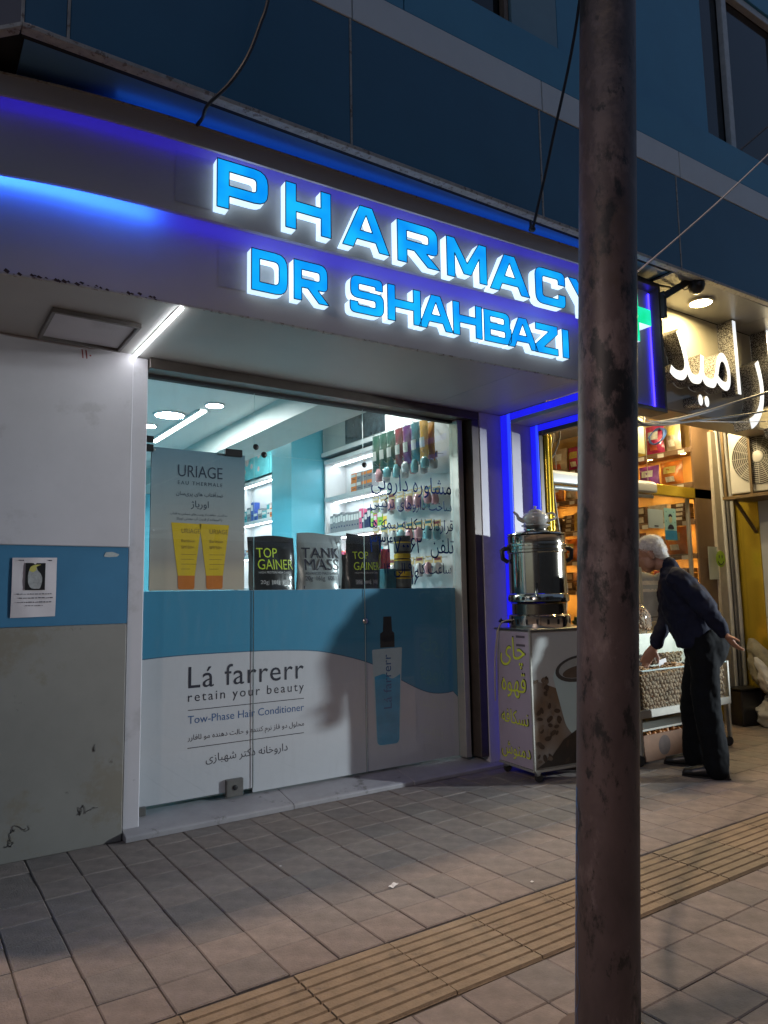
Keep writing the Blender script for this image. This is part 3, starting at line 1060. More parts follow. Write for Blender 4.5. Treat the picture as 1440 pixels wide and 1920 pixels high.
# stuck-on patches left of the letters
m_patch = M('fascia_patch', (0.40, 0.39, 0.42), 0.5, var=0.15, vs=6)
for (x0, x1, z0, z1, f) in ((1.015, 1.19, 3.20, 3.46, f2), (1.27, 1.42, 2.87, 3.09, f1)):
    b = MB()
    b.add([(x0, f(x0)-0.002, z0), (x1, f(x1)-0.002, z0), (x1, f(x1)-0.002, z1), (x0, f(x0)-0.002, z1)], [(0, 1, 2, 3)])
    b.build('fascia_patch', m_patch, sign)

# ------------------------------------------------------------------ green cross light box at the right end of the fascia
cross = thing('cross_light_box', 'square light box with green pharmacy cross in blue lit frame', 'sign', (4.32, 3.2, 2.60))
cx0, cx1, cz0, cz1, cy = 4.05, 4.57, 2.615, 3.53, 3.115
MB().box(cx0, cx1, cy+0.06, cy+0.12, cz0, cz1).build('back_panel', m_white, cross)
for (a, c, d, e) in ((cx0, cx1, cz0-0.03, cz0), (cx0, cx1, cz1, cz1+0.03), (cx0-0.03, cx0, cz0-0.03, cz1+0.03), (cx1, cx1+0.025, cz0-0.03, cz1+0.03)):
    MB().box(a, c, cy-0.03, cy+0.12, d, e).build('frame', m_bronze, cross, bevel=0.003)
MB().box(cx0+0.01, cx1-0.01, cy+0.046, cy+0.054, cz0+0.006, cz0+0.016).build('led_strip', m_led_blue, cross)
MB().box(cx1-0.016, cx1-0.006, cy+0.046, cy+0.054, cz0+0.02, cz1-0.02).build('led_strip', m_led_blue, cross)
MB().box(cx0+0.006, cx0+0.016, cy+0.046, cy+0.054, cz0+0.02, cz1-0.02).build('led_strip', m_led_blue, cross)
ccx, ccz, ar, hw = 4.238, 3.265, 0.20, 0.060
cl = [(-hw, -ar), (hw, -ar), (hw, -hw), (ar, -hw), (ar, hw), (hw, hw), (hw, ar), (-hw, ar), (-hw, hw), (-ar, hw), (-ar, -hw), (-hw, -hw)]
fa, si = solid([cl], (ccx, cy+0.055, ccz), (1, 0, 0), (0, 0, 1), 0.10)
co = fa.build('cross_face', letter_mat('cross_face', (0.0, 0.75, 0.28), (0.02, 0.95, 0.62), 1.0), cross)
si.build('cross_side', m_side, co)

# ------------------------------------------------------------------ neighbouring dried fruit shop (shell)
m_gold = M('polished_brass', (0.80, 0.58, 0.06), 0.24, metal=0.75, var=0.12, vs=3, bump=0.05, bs=4)
m_cream = M('cream_panel', (0.62, 0.58, 0.46), 0.09, var=0.06, vs=3, coat=0.3)
m_beige = M('beige_trim', (0.40, 0.34, 0.24), 0.4, var=0.15, vs=5)
m_wood = M('shelf_wood', (0.16, 0.10, 0.055), 0.45, var=0.25, vs=6, streak=0.3)
m_shopw = M('shop_back_wall', (0.45, 0.30, 0.13), 0.6, var=0.12, vs=3)
nb = thing('dried_fruit_shop', 'brass trimmed dried fruit shop beside the pharmacy', 'building', (5.6, 4.6, 0))
MB().box(4.60, 9.5, 3.395, 3.44, 2.752, 3.606).build('sign_board', m_cream, nb, bevel=0.003)
MB().box(4.605, 9.5, 3.398, 3.60, 2.738, 2.751).build('board_underside', m_beige, nb)
MB().box(4.60, 9.5, 3.602, 3.66, 2.745, 3.20).build('board_back', m_beige, nb)
for a, c in ((4.60, 6.06), (6.065, 7.5), (7.505, 9.5)):
    MB().box(a, c, yp(a)+0.03, 3.394, 3.610, 3.624).build('soffit_panel', M('nb_soffit', (0.26, 0.26, 0.27), 0.3, var=0.08, vs=3), nb)
MB().box(4.32, 7.1, 3.66, 6.6, 3.20, 3.25).build('ceiling', m_paint, nb)
MB().box(4.262, 4.33, 4.02, 6.6, 0.0, 3.2).build('side_wall', m_beige, nb)
MB().box(4.33, 7.1, 6.35, 6.6, 0.0, 3.2).build('back_wall', m_shopw, nb)
MB().box(6.86, 7.1, 4.12, 6.35, 0.0, 3.2).build('side_wall', m_shopw, nb)
MB().box(4.33, 7.1, 4.30, 6.35, 0.0, 0.012).build('shop_floor', m_stone, nb)
for (x, r_) in ((4.292, 0.022), (4.335, 0.016)):
    MB().lathe([(r_, 0), (r_, 2.85)], (x, 4.00, 0.02), 20).build('brass_post', m_gold, nb, smooth=True)
for (x, r_) in ((6.69, 0.03), (6.765, 0.028)):
    MB().lathe([(r_, 0), (r_, 2.85)], (x, 4.17, 0.02), 20).build('brass_post', m_gold, nb, smooth=True)
MB().box(4.34, 6.84, 4.135, 4.20, 2.20, 2.305).build('brass_rail', m_gold, nb, bevel=0.006)
MB().box(6.44, 6.47, 4.17, 4.20, 0.9, 2.199).build('glass_post', m_alu, nb)
MB().box(5.62, 5.66, 4.17, 4.20, 0.9, 2.199).build('glass_post', m_alu, nb)
MB().add([(5.66, 4.186, 0.9), (6.44, 4.186, 0.9), (6.44, 4.186, 2.2), (5.66, 4.186, 2.2)], [(0, 1, 2, 3)]).build('glass_pane', glass_mat('nb_glass'), nb)
MB().box(6.80, 6.92, 4.10, 4.16, 0.0, 2.90).build('tiled_pier', M('pier_stone', (0.42, 0.38, 0.30), 0.5, var=0.2, vs=10), nb)
# wing wall on the far right, brass clad then white
wing = thing('wing_wall', 'projecting side wall clad in brass and white panels at far right', 'wall', (7.2, 3.4, 0))
MB().box(7.10, 7.35, 3.83, 4.12, 0.25, 2.9).build('brass_panel', m_gold, wing, bevel=0.004)
for z0, z1 in ((0.0, 1.02), (1.024, 2.9)):
    MB().box(7.098, 7.35, 2.4, 3.828, z0, z1).build('white_panel', M('wing_white', (0.5, 0.53, 0.55), 0.2, var=0.05, vs=3), wing, bevel=0.003)
MB().box(7.12, 7.35, 3.83, 4.12, 0.0, 0.248).build('plinth', m_dark, wing)
# ------------------------------------------------------------------ pharmacy interior
m_iwall = M('interior_white', (0.62, 0.66, 0.66), 0.5, var=0.04, vs=3)
m_iblue = M('interior_blue', (0.10, 0.42, 0.55), 0.35, var=0.05, vs=3)
m_ifloor = M('interior_floor', (0.35, 0.34, 0.32), 0.25, var=0.1, vs=5)
m_lamp = M('downlight_face', (1, 1, 1), 0.4, emit=330, ecol=(0.95, 1.0, 0.99))
m_shelfled = M('shelf_led', (1, 1, 1), 0.4, emit=26, ecol=(0.92, 0.97, 1.0))
m_cove = M('cove_light', (1, 1, 1), 0.4, emit=16, ecol=(0.9, 1.0, 0.95))
m_covey = M('cove_light_warm', (1, 1, 1), 0.4, emit=5, ecol=(1.0, 0.95, 0.6))


def struct(name, b, mat, lab, **k):
    o = b.build(name, mat, **k)
    return tag(o, lab, None, kind='structure')


struct('interior_floor', MB().box(0.3, 4.22, 4.42, 9.9, 0.02, 0.06), m_ifloor, 'floor inside the pharmacy')
struct('interior_wall', MB().box(0.3, 0.4, 4.42, 9.9, 0.06, 3.4), m_iblue, 'blue left wall inside the pharmacy')
struct('interior_wall', MB().box(0.4, 4.2, 9.7, 9.9, 0.06, 3.4), m_iblue, 'blue back wall inside the pharmacy')
struct('interior_wall', MB().box(4.2, 4.255, 4.42, 9.9, 0.06, 3.4), m_iwall, 'white right wall inside the pharmacy')
struct('interior_ceiling', MB().box(0.3, 2.5, 4.42, 9.9, 2.90, 2.95), m_iwall, 'white lower ceiling inside the pharmacy')
struct('interior_ceiling', MB().box(2.92, 4.2, 4.42, 9.9, 3.36, 3.40), m_iwall, 'white raised ceiling above the shelves')
struct('interior_beam', MB().box(2.502, 2.92, 4.42, 9.9, 2.70, 3.36), M('beam_grey', (0.42, 0.48, 0.46), 0.5, var=0.08, vs=3), 'dropped ceiling beam inside the pharmacy')
struct('interior_pillar', MB().box(3.52, 4.2, 7.0, 7.5, 0.06, 3.36), m_iblue, 'light blue pillar between the shelves')
MB().box(0.3, 4.2, 4.42, 4.52, 2.74, 3.4).build('lintel', m_iwall, bld)
cl = thing('cove_light', 'long glowing slot recessed along the pharmacy ceiling', 'ceiling light', (2.1, 6.4, 2.895))
MB().box(2.07, 2.13, 5.85, 7.3, 2.890, 2.899).build('diffuser', m_cove, cl)
MB().box(2.045, 2.069, 5.82, 7.33, 2.885, 2.899).build('trim', m_iwall, cl)
MB().box(2.131, 2.155, 5.82, 7.33, 2.885, 2.899).build('trim', m_iwall, cl)
cw = MB().box(2.925, 2.955, 4.7, 9.6, 2.78, 2.80).build('cove_light', m_covey)
tag(cw, 'warm cove light strip behind the ceiling beam', 'ceiling light')
for (x, y, r_, lab) in ((1.90, 6.12, 0.12, 'large round ceiling downlight inside the pharmacy'), (1.84, 6.62, 0.085, 'small round ceiling downlight left of the large one'),
                        (2.12, 5.62, 0.07, 'small round ceiling downlight nearest the glass'), (1.2, 7.6, 0.10, 'round ceiling downlight deep inside the pharmacy'),
                        (3.45, 5.4, 0.09, 'round downlight in the raised ceiling over the hooks'), (3.4, 8.3, 0.09, 'round downlight in the raised ceiling behind the pillar')):
    zc = 2.90 if x < 2.5 else 3.36
    dl = thing('downlight', lab, 'ceiling light', (x, y, zc))
    MB().lathe([(r_*1.18, -0.001), (r_*1.18, -0.012), (r_, -0.014), (r_, -0.004)], (x, y, zc), 28).build('bezel', m_iwall, dl, smooth=True)
    MB().lathe([(r_, -0.008), (0, -0.008)], (x, y, zc), 28).build('lamp_disc', m_lamp, dl)

# shelf bays on the right wall
m_shelf = M('shelf_white', (0.62, 0.64, 0.66), 0.4, var=0.04, vs=3)
boxcols = {'white': (0.7, 0.7, 0.7), 'blue': (0.03, 0.08, 0.35), 'orange': (0.75, 0.22, 0.03), 'teal': (0.05, 0.35, 0.4), 'grey': (0.22, 0.23, 0.25),
           'green': (0.25, 0.5, 0.06), 'pink': (0.7, 0.12, 0.25), 'yellow': (0.75, 0.55, 0.05), 'lavender': (0.45, 0.4, 0.55), 'navy': (0.02, 0.03, 0.1), 'red': (0.5, 0.04, 0.03)}


def med_box(y0, y1, x0, d, z, h, col, lab, stripe=None):
    m = M('carton_'+col, boxcols[col], 0.45, var=0.08, vs=20)
    o = MB().box(x0, x0+d, y0, y1, z, z+h).build('medicine_carton', m, bevel=0.002)
    tag(o, lab, 'carton', 'cartons on the pharmacy shelves')
    if stripe:
        MB().box(x0-0.0012, x0-0.0002, y0+0.004, y1-0.004, z+h*0.55, z+h*0.86).build('carton_print', M('carton_'+stripe, boxcols[stripe], 0.45), o)
        MB().box(x0-0.0012, x0-0.0002, y0+0.01, lerp(y0, y1, 0.7), z+h*0.25, z+h*0.33).build('carton_print', M('carton_navy', boxcols['navy'], 0.45), o)
    return o


def bay(nm, lab, y0, y1, xf, zs, top):
    t_ = thing(nm, lab, 'shelving', (4.05, (y0+y1)/2, 0.06))
    MB().box(4.185, 4.198, y0, y1, 0.06, top).build('back_panel', m_shelf, t_)
    for y in (y0, y1-0.025):
        MB().box(xf+0.02, 4.184, y, y+0.025, 0.06, top).build('side_panel', m_shelf, t_)
    for i, z in enumerate(zs):
        MB().box(xf, 4.184, y0+0.026, y1-0.026, z-0.045, z).build('shelf_board', m_shelf, t_, bevel=0.003)
        MB().box(4.02, 4.06, y0+0.05, y1-0.05, z-0.052, z-0.0455).build('led_strip', m_shelfled, t_)
    return t_


bay('shelf_bay', 'white back-lit shelving between the pillar and the hook panel', 5.62, 6.98, 3.90, [2.80, 2.38, 1.98, 1.56, 1.12], 2.80)
bay('shelf_bay', 'white back-lit shelving behind the blue pillar', 7.55, 9.6, 3.98, [2.88, 2.33, 1.86, 1.42, 1.0], 2.95)
by = [(6.02, 6.12, 'grey', 'orange'), (6.13, 6.22, 'grey', 'orange'), (6.23, 6.32, 'grey', 'white'), (6.33, 6.43, 'orange', 'white')]
for i, (a, c, col, st) in enumerate(by):
    med_box(a, c, 3.93, 0.08, 2.3805, 0.105, col, f'{col} carton, {ORD[i]} from the pillar on the upper right shelf, lower layer', st)
    med_box(a, c, 3.932, 0.08, 2.4865, 0.09, col, f'{col} carton, {ORD[i]} from the pillar on the upper right shelf, upper layer', st)
y = 6.86
k = 0
while y > 5.95:
    wd = random.choice([0.05, 0.055, 0.06, 0.045])
    h = random.choice([0.19, 0.20, 0.21]) if y > 6.25 else random.choice([0.12, 0.2, 0.16])
    col = 'grey' if y > 6.3 else random.choice(['white', 'navy', 'green', 'grey', 'pink'])
    med_box(y-wd, y, 3.92, 0.12, 1.9805, h, col, f'upright {col} carton, {ORD[k]} from the pillar on the middle right shelf', 'white' if col != 'white' else 'blue')
    y -= wd+0.004
    k += 1
for k, (y, col) in enumerate([(5.92, 'green'), (5.82, 'yellow'), (5.74, 'yellow')]):
    med_box(y-0.09, y, 3.92, 0.08, 1.9805, 0.16, col, f'{col} carton, {ORD[k]} before the hook panel on the middle right shelf', 'white')
y, k = 6.85, 0
while y > 5.75:
    wd = random.choice([0.06, 0.08, 0.1])
    col = random.choice(['pink', 'white', 'teal', 'lavender', 'orange', 'red'])
    med_box(y-wd, y, 3.92, 0.1, 1.5605, random.uniform(0.12, 0.26), col, f'{col} carton, {ORD[k]} from the pillar on the lowest right shelf in view', 'white' if col != 'white' else 'teal')
    y -= wd+0.01
    k += 1
for z, nm in ((2.3305, 'upper'), (1.8605, 'middle')):
    y, k = 9.42, 0
    while y > 7.72 and k < 20:
        wd = random.choice([0.07, 0.09, 0.12])
        col = random.choice(['white', 'blue', 'white', 'lavender', 'orange', 'teal', 'white', 'grey'])
        h = random.uniform(0.10, 0.27) if nm == 'upper' else random.uniform(0.08, 0.2)
        med_box(y-wd, y, 4.0, 0.1, z, h, col, f'{col} carton, {ORD[k]} from the back on the {nm} shelf behind the pillar', random.choice(['blue', 'teal', 'orange']) if col == 'white' else 'white')
        y -= wd+random.choice([0.006, 0.02])
        k += 1
# patterned header panels above the rear bay
for i in range(4):
    y1 = 9.5-i*0.49
    hp = MB().box(3.97, 3.985, y1-0.48, y1, 2.91, 3.33).build('header_panel', M('header_teal', (0.12, 0.45, 0.5), 0.4, var=0.45, vs=5))
    tag(hp, f'teal floral header panel, {ORD[i]} from the back above the shelves', 'panel', 'header panels above the shelves')
    b = MB()
    for k in range(5):
        cy, cz, r_ = y1-0.08-random.random()*0.33, 2.98+random.random()*0.28, random.uniform(0.03, 0.07)
        b.lathe([(r_, 0.0), (0.0, 0.0)], (3.9695-0.0003*k, cy, cz), 10, (-1, 0, 0))
    b.build('printed_flower', M('header_flower', (0.6, 0.42, 0.4), 0.5, var=0.3, vs=20), hp)
# grey display cabinet above the shelves
cab = thing('wall_cabinet', 'grey wall cabinet with dark glass door above the right shelves', 'cabinet', (4.05, 6.2, 2.84))
m_cabg = M('cabinet_grey', (0.30, 0.34, 0.35), 0.45, var=0.08, vs=5)
MB().box(3.895, 4.184, 5.63, 6.97, 2.842, 3.30).build('carcass', m_cabg, cab, bevel=0.004)
MB().box(3.880, 3.894, 5.68, 6.45, 2.90, 3.26).build('glass_door', M('cabinet_glass', (0.035, 0.05, 0.06), 0.06, var=0.6, vs=18), cab)
MB().box(3.876, 3.894, 5.63, 6.97, 2.842, 2.885).build('lower_rail', m_shelf, cab)

# hook panel with hanging packs
pg = thing('hook_panel', 'white hook panel hung with packets beside the glass', 'display panel', (3.8, 5.08, 1.34))
MB().box(3.79, 3.83, 4.58, 5.56, 1.20, 3.30).build('panel', m_iwall, pg)
HY = []
m_hook = M('hook_wire', (0.35, 0.35, 0.33), 0.3, metal=1)
for row, (z, ys) in enumerate(((2.74, [5.44, 5.32, 5.20, 5.07, 4.95, 4.83, 4.71]), (2.46, [5.4, 5.26, 5.12, 4.98, 4.84, 4.7]),
                               (2.16, [5.46, 5.33, 5.2, 5.07, 4.94, 4.81, 4.68]), (1.88, [5.46, 5.33, 5.2, 5.07, 4.94, 4.81, 4.68]), (1.58, [5.2, 5.07, 4.94, 4.81, 4.68]))):
    for y in ys:
        MB().tube([(3.79, y, z+0.03), (3.70, y, z+0.024), (3.58, y, z+0.02), (3.565, y, z+0.036)], 0.0028, 6).build('hook', m_hook, pg)


def packet(nm, c, wd, ht, th, mat, lab, grp, face=(-1, 0, 0), cat='packet', tilt=0.0, prints=()):
    """sealed pillow packet: bulging middle, flat crimped ends; face = direction it looks to"""
    fx = Vector(face).normalized()
    ux = Vector((0, 0, 1)).cross(fx).normalized()
    uz = Vector((0, 0, 1))
    nu, nv = 8, 9
    rnd = random.Random(hash((round(c[0], 3), round(c[1], 3), round(c[2], 3))) & 0xffff)
    vs, fs = [], []
    for s_ in (1, -1):
        for j in range(nv+1):
            v = j/nv
            for i in range(nu+1):
                u = i/nu
                bul = (math.sin(math.pi*u)**0.6)*(math.sin(math.pi*min(1, max(0, (v-0.06)/0.88)))**0.5)
                wr = 1+0.16*math.sin(9*u+5*v+rnd.random()*0.8)
                p = Vector(c)+ux*(u-0.5)*wd*(1-0.05*math.sin(math.pi*v))+uz*(v*ht+tilt*(u-0.5)*wd)+fx*s_*bul*th/2*wr
                vs.append(p)
    n1 = (nu+1)*(nv+1)
    for s_ in (0, 1):
        for j in range(nv):
            for i in range(nu):
                a = s_*n1+j*(nu+1)+i
                q = (a, a+1, a+nu+2, a+nu+1)
                fs.append(q if s_ == 0 else q[::-1])
    b = MB()
    b.add(vs, fs)
    o = b.build(nm, mat, smooth=True)
    tag(o, lab, cat, grp)
    for (u0, u1, v0, v1, pm) in prints:
        q = MB()
        P = []
        nn = 4
        for k in range(nn+1):
            u = lerp(u0, u1, k/nn)
            for v in (v0, v1):
                bul = (math.sin(math.pi*u)**0.6)*(math.sin(math.pi*min(1, max(0, (v-0.06)/0.88)))**0.5)
                P.append(Vector(c)+ux*(u-0.5)*wd*0.97+uz*(v*ht)+fx*(bul*th/2*1.17+0.002))
        q.add(P, [(2*k, 2*k+2, 2*k+3, 2*k+1) for k in range(nn)])
        q.build('packet_print', pm, o)
    return o


pk = {n_: M('pack_'+n_, c_, 0.28, var=0.2, vs=18, bump=0.3, bs=25, coat=0.3) for n_, c_ in
      dict(dark_green=(0.02, 0.07, 0.05), purple=(0.11, 0.015, 0.13), maroon=(0.16, 0.02, 0.03), teal=(0.02, 0.13, 0.16), amber=(0.55, 0.26, 0.02), silver=(0.4, 0.42, 0.42)).items()}
m_pr_w = M('packet_print_white', (0.6, 0.6, 0.58), 0.4)
m_pr_y = M('packet_print_yellow', (0.7, 0.5, 0.05), 0.4)
for i, (y, col) in enumerate([(5.44, 'dark_green'), (5.32, 'dark_green'), (5.20, 'dark_green'), (5.07, 'maroon'), (4.95, 'purple'), (4.83, 'teal'), (4.71, 'amber')]):
    for k in range(2):
        packet('hanging_packet', (3.60+0.07*k, y, 2.42-0.01*k), 0.115, 0.34, 0.05, pk[col],
               f'{col.replace("_", " ")} packet on the {ORD[i]} top hook from the back, {"front" if k == 0 else "rear"} one', 'packets on the hook panel',
               prints=((0.2, 0.8, 0.3, 0.55, m_pr_w), ) if k == 0 else ())
packet('hanging_packet', (3.66, 4.71, 2.80), 0.13, 0.22, 0.05, pk['amber'], 'amber packet hanging highest on the hook panel', 'packets on the hook panel')
cardm = M('blister_card', (0.55, 0.42, 0.18), 0.5, var=0.15, vs=20)
bubm = M('blister_bubble', (0.55, 0.58, 0.60), 0.12, var=0.25, vs=12, coat=0.5)
bubm2 = M('blister_bubble_teal', (0.2, 0.45, 0.5), 0.12, var=0.25, vs=12, coat=0.5)
rr_ = random.Random(4)
bubm3 = M('blister_bubble_pink', (0.55, 0.30, 0.33), 0.12, var=0.25, vs=12, coat=0.5)
for row, (z, ys) in enumerate(((2.16, [5.46, 5.33, 5.2, 5.07, 4.94, 4.81, 4.68]), (1.88, [5.46, 5.33, 5.2, 5.07, 4.94, 4.81, 4.68]), (1.58, [5.2, 5.07, 4.94, 4.81, 4.68]), (2.46, [5.4, 5.26, 5.12, 4.98, 4.84, 4.7]))):
    for i, y in enumerate(ys):
        for k in range(2):
            x = 3.60+0.09*k
            o = MB().box(x, x+0.004, y-0.05, y+0.05, z-0.02, z+0.035).build('blister_pack', cardm)
            tag(o, f'blister pack on the {ORD[i]} hook from the back, {["second", "third", "fourth", "upper"][row]} hook row, {"front" if k == 0 else "rear"} one', 'blister pack', 'blister packs on the hook panel')
            MB().lathe([(0.0, 0.0), (0.020, -0.006), (0.030+0.008*(i % 2), -0.03), (0.036, -0.06-0.012*(i % 3)), (0.030, -0.095-0.02*((i+row) % 2)), (0.0, -0.104-0.02*((i+row) % 2))], (x-0.004, y+rr_.uniform(-0.012, 0.012), z-0.012), 10).build('bubble', [bubm, bubm2, bubm3, bubm][rr_.randrange(4)], o, smooth=True)
            MB().box(x-0.003, x-0.0005, y-0.04, y+0.04, z+0.004, z+0.026).build('card_print', [pk['teal'], pk['maroon'], m_pr_w][rr_.randrange(3)], o)

# ------------------------------------------------------------------ window display
ctr = thing('display_counter', 'white counter behind the printed film carrying pouches and jars', 'counter', (2.4, 4.6, 0.06))
MB().box(1.2, 3.58, 4.40, 4.82, 1.318, 1.345).build('counter_top', m_shelf, ctr, bevel=0.003)
MB().box(1.22, 3.56, 4.78, 4.80, 0.06, 1.317).build('front_panel', m_shelf, ctr)


SURF = {}


def pouch(x0, x1, z1, mat, lab, lean=0.0):
    """stand-up foil pouch with sealed top and gusseted base"""
    nu, nv = 14, 16
    rnd = random.Random(int(x0*1000))
    ph = [rnd.uniform(0, 6) for _ in range(6)]
    vs, fs = [], []
    w_ = x1-x0

    def thick(u, v):
        th = 0.072*(1-v)**0.55*(math.sin(math.pi*u)**0.45)+0.004
        return th*(1+0.10*math.sin(8*u+ph[0]+3*v)+0.08*math.sin(13*v+ph[1]+4*u))
    for s_ in (1, -1):
        for j in range(nv+1):
            v = j/nv
            for i in range(nu+1):
                u = i/nu
                x = x0+w_*(u+0.02*math.sin(6*v+ph[2])*(1-v))+lean*v
                z = 1.3455+(z1-1.3455)*v+0.008*math.sin(5*u+ph[3])*v
                vs.append((x, 4.505-s_*thick(u, v), z))
    n1 = (nu+1)*(nv+1)
    for s_ in (0, 1):
        for j in range(nv):
            for i in range(nu):
                a = s_*n1+j*(nu+1)+i
                q = (a, a+1, a+nu+2, a+nu+1)
                fs.append(q if s_ == 0 else q[::-1])
    for i in range(nu):
        fs.append((i, n1+i, n1+i+1, i+1))
    b = MB()
    b.add(vs, fs)
    o = b.build('supplement_pouch', mat, smooth=True)
    tag(o, lab, 'pouch', 'supplement pouches in the window')

    def onto(to, lift=0.005):
        # lay a print on the foil: push its vertices onto the bulging front
        og = WORLD[to.name]
        for v_ in to.data.vertices:
            x, z = v_.co.x+og.x, v_.co.z+og.z
            v = min(1, max(0, (z-1.3455)/(z1-1.3455)))
            u = min(1, max(0, (x-lean*v-x0)/w_))
            v_.co.y = 4.505-thick(u, v)-lift-og.y
    SURF[o.name] = onto
    return o


m_foilk = M('foil_black', (0.012, 0.014, 0.014), 0.22, var=0.3, vs=9, bump=0.35, bs=11, coat=0.4)
m_foils = M('foil_silver', (0.36, 0.40, 0.40), 0.32, var=0.12, vs=7, bump=0.3, bs=10, metal=0.35)
m_lime = M('print_lime', (0.42, 0.55, 0.02), 0.4, emit=0.12, ecol=(0.42, 0.55, 0.02))
m_prw = M('print_white', (0.6, 0.6, 0.6), 0.4)
b1 = pouch(1.955, 2.295, 1.715, m_foilk, 'black foil pouch with lime lettering nearest the poster', -0.02)
b2 = pouch(2.305, 2.665, 1.745, m_foils, 'silver foil pouch with bold black lettering between two black pouches')
b3 = pouch(2.69, 2.995, 1.755, m_foilk, 'black foil pouch with lime lettering beside the stacked jars', 0.02)
b4 = pouch(2.60, 2.80, 1.62, m_foilk, 'black foil pouch half hidden behind the silver pouch', 0.0)
b4.location.y += 0.13
for (bo, xa, xb) in ((b1, 1.985, 2.255), (b3, 2.74, 2.965)):
    w_ = xb-xa
    lay = SURF[bo.name]
    for body, xo, z, wk, bd, ys, mt in (('TOP', 0.0, 1.570, 0.55, 0.03, 1.2, m_lime), ('GAINER', 0.02, 1.490, 0.98, 0.03, 1.3, m_lime), ('HIGH PROTEIN HIGH CARBS', 0.05, 1.462, 0.85, 0.0, 1.2, m_prw)):
        lay(text('lettering', body, mt, bo, (xa+xo*w_, 4.4, z), width=w_*wk, bold=bd, yscale=ys))
    for k in range(3):
        lay(MB().box(xa+w_*(0.06+0.30*k), xa+w_*(0.30+0.30*k), 4.399, 4.4, 1.385, 1.420).build('print_patch', M('print_grey', (0.2, 0.2, 0.2), 0.4), bo), 0.001)
    lay(text('lettering', '20g  101g  608', m_prw, bo, (xa+0.09*w_, 4.4, 1.393), width=w_*0.78, bold=0.01), 0.0025)
lay = SURF[b2.name]
for body, xo, z, wk, bd, ys in (('TANK', 2.325, 1.572, 0.30, 0.05, 0.95), ('MASS', 2.345, 1.487, 0.27, 0.05, 0.95), ('ADVANCED MASS GAINER', 2.345, 1.455, 0.26, 0.012, 1.2), ('20g  161g  608', 2.345, 1.415, 0.22, 0.02, 1.2)):
    lay(text('lettering', body, m_ink, b2, (xo, 4.4, z), width=wk, bold=bd, yscale=ys))
lay(MB().box(2.335, 2.62, 4.399, 4.4, 1.358, 1.378).build('print_patch', m_ink, b2))
# stacked jars
m_jy = M('jar_lid_yellow', (0.6, 0.43, 0.02), 0.35)
m_jk = M('jar_black', (0.02, 0.02, 0.018), 0.3)
m_jl = M('jar_label', (0.12, 0.14, 0.13), 0.35, var=0.6, vs=22)
for i, z in enumerate((1.3455, 1.4805, 1.6155)):
    j = thing('jar', f'yellow and black plastic jar, {["bottom", "middle", "top"][i]} of the stack of three', 'jar', (3.185, 4.47, z), 'jars stacked in the window')
    MB().lathe([(0.060, 0), (0.066, 0.006), (0.066, 0.090), (0.058, 0.097)], (3.185, 4.47, z), 24).build('body', m_jk, j, smooth=True)
    MB().lathe([(0.0668, 0.016), (0.0668, 0.076)], (3.185, 4.47, z), 24).build('label_wrap', m_jl, j, smooth=True)
    MB().lathe([(0.0672, 0.078), (0.0672, 0.088)], (3.185, 4.47, z), 24).build('band', m_jy, j, smooth=True)
    MB().lathe([(0.0, 0.134), (0.060, 0.1335), (0.065, 0.128), (0.065, 0.098), (0.058, 0.098)], (3.185, 4.47, z), 24).build('lid', m_jy if i != 2 else m_jk, j, smooth=True)
o = MB().box(3.02, 3.11, 4.45, 4.55, 1.3455, 1.50).build('carton', M('carton_tealdark', (0.03, 0.16, 0.2), 0.4, var=0.5, vs=14), bevel=0.003)
tag(o, 'dark teal carton between the black pouch and the jars', 'carton')
for i, (x, col) in enumerate(((3.02, 'teal'), (3.055, 'pink'), (3.10, 'pink'), (3.14, 'pink'))):
    o = MB().box(x, x+0.034, 4.62, 4.74, 1.3455, 1.66).build('carton', M('carton_'+col, boxcols[col], 0.45), bevel=0.002)
    tag(o, f'tall {col} carton, {ORD[i]} from the left behind the jars', 'carton', 'tall cartons behind the jars')

# sun cream poster hung inside the door
m_post = bpy.data.materials.new('poster_print')
m_post.use_nodes = True
n_, l_ = m_post.node_tree.nodes, m_post.node_tree.links
tc_ = n_.new('ShaderNodeTexCoord')
sp_ = n_.new('ShaderNodeSeparateXYZ')
l_.new(tc_.outputs['Generated'], sp_.inputs[0])
rp_ = n_.new('ShaderNodeValToRGB')
e_ = rp_.color_ramp.elements
e_[0].position, e_[0].color = 0.0, (0.52, 0.44, 0.35, 1)
e_[1].position, e_[1].color = 1.0, (0.16, 0.28, 0.36, 1)
for p_, c_ in ((0.12, (0.50, 0.42, 0.33)), (0.22, (0.36, 0.32, 0.29)), (0.45, (0.40, 0.41, 0.40)), (0.75, (0.27, 0.35, 0.39))):
    q_ = e_.new(p_)
    q_.color = (*c_, 1)
l_.new(sp_.outputs[2], rp_.inputs[0])
l_.new(rp_.outputs[0], n_['Principled BSDF'].inputs['Base Color'])
l_.new(rp_.outputs[0], n_['Principled BSDF'].inputs['Emission Color'])
n_['Principled BSDF'].inputs['Emission Strength'].default_value = 0.0
n_['Principled BSDF'].inputs['Roughness'].default_value = 0.35
ypo = YG+0.016
poster = MB().box(1.252, 1.858, ypo, ypo+0.004, 1.355, 2.232).build('advert_poster', m_post)
tag(poster, 'grey and sand sun cream poster with two yellow tubes inside the glass door', 'poster')
MB().box(1.25, 1.26, ypo+0.005, ypo+0.008, 1.36, 2.22).build('poster_back', m_dark, poster)
yq = ypo-0.0015
m_tubeink = M('ink_slate', (0.035, 0.06, 0.10), 0.4)
text('lettering', 'URIAGE', m_tubeink, poster, (1.415, yq, 2.062), width=0.29, bold=-0.012, yscale=1.25)
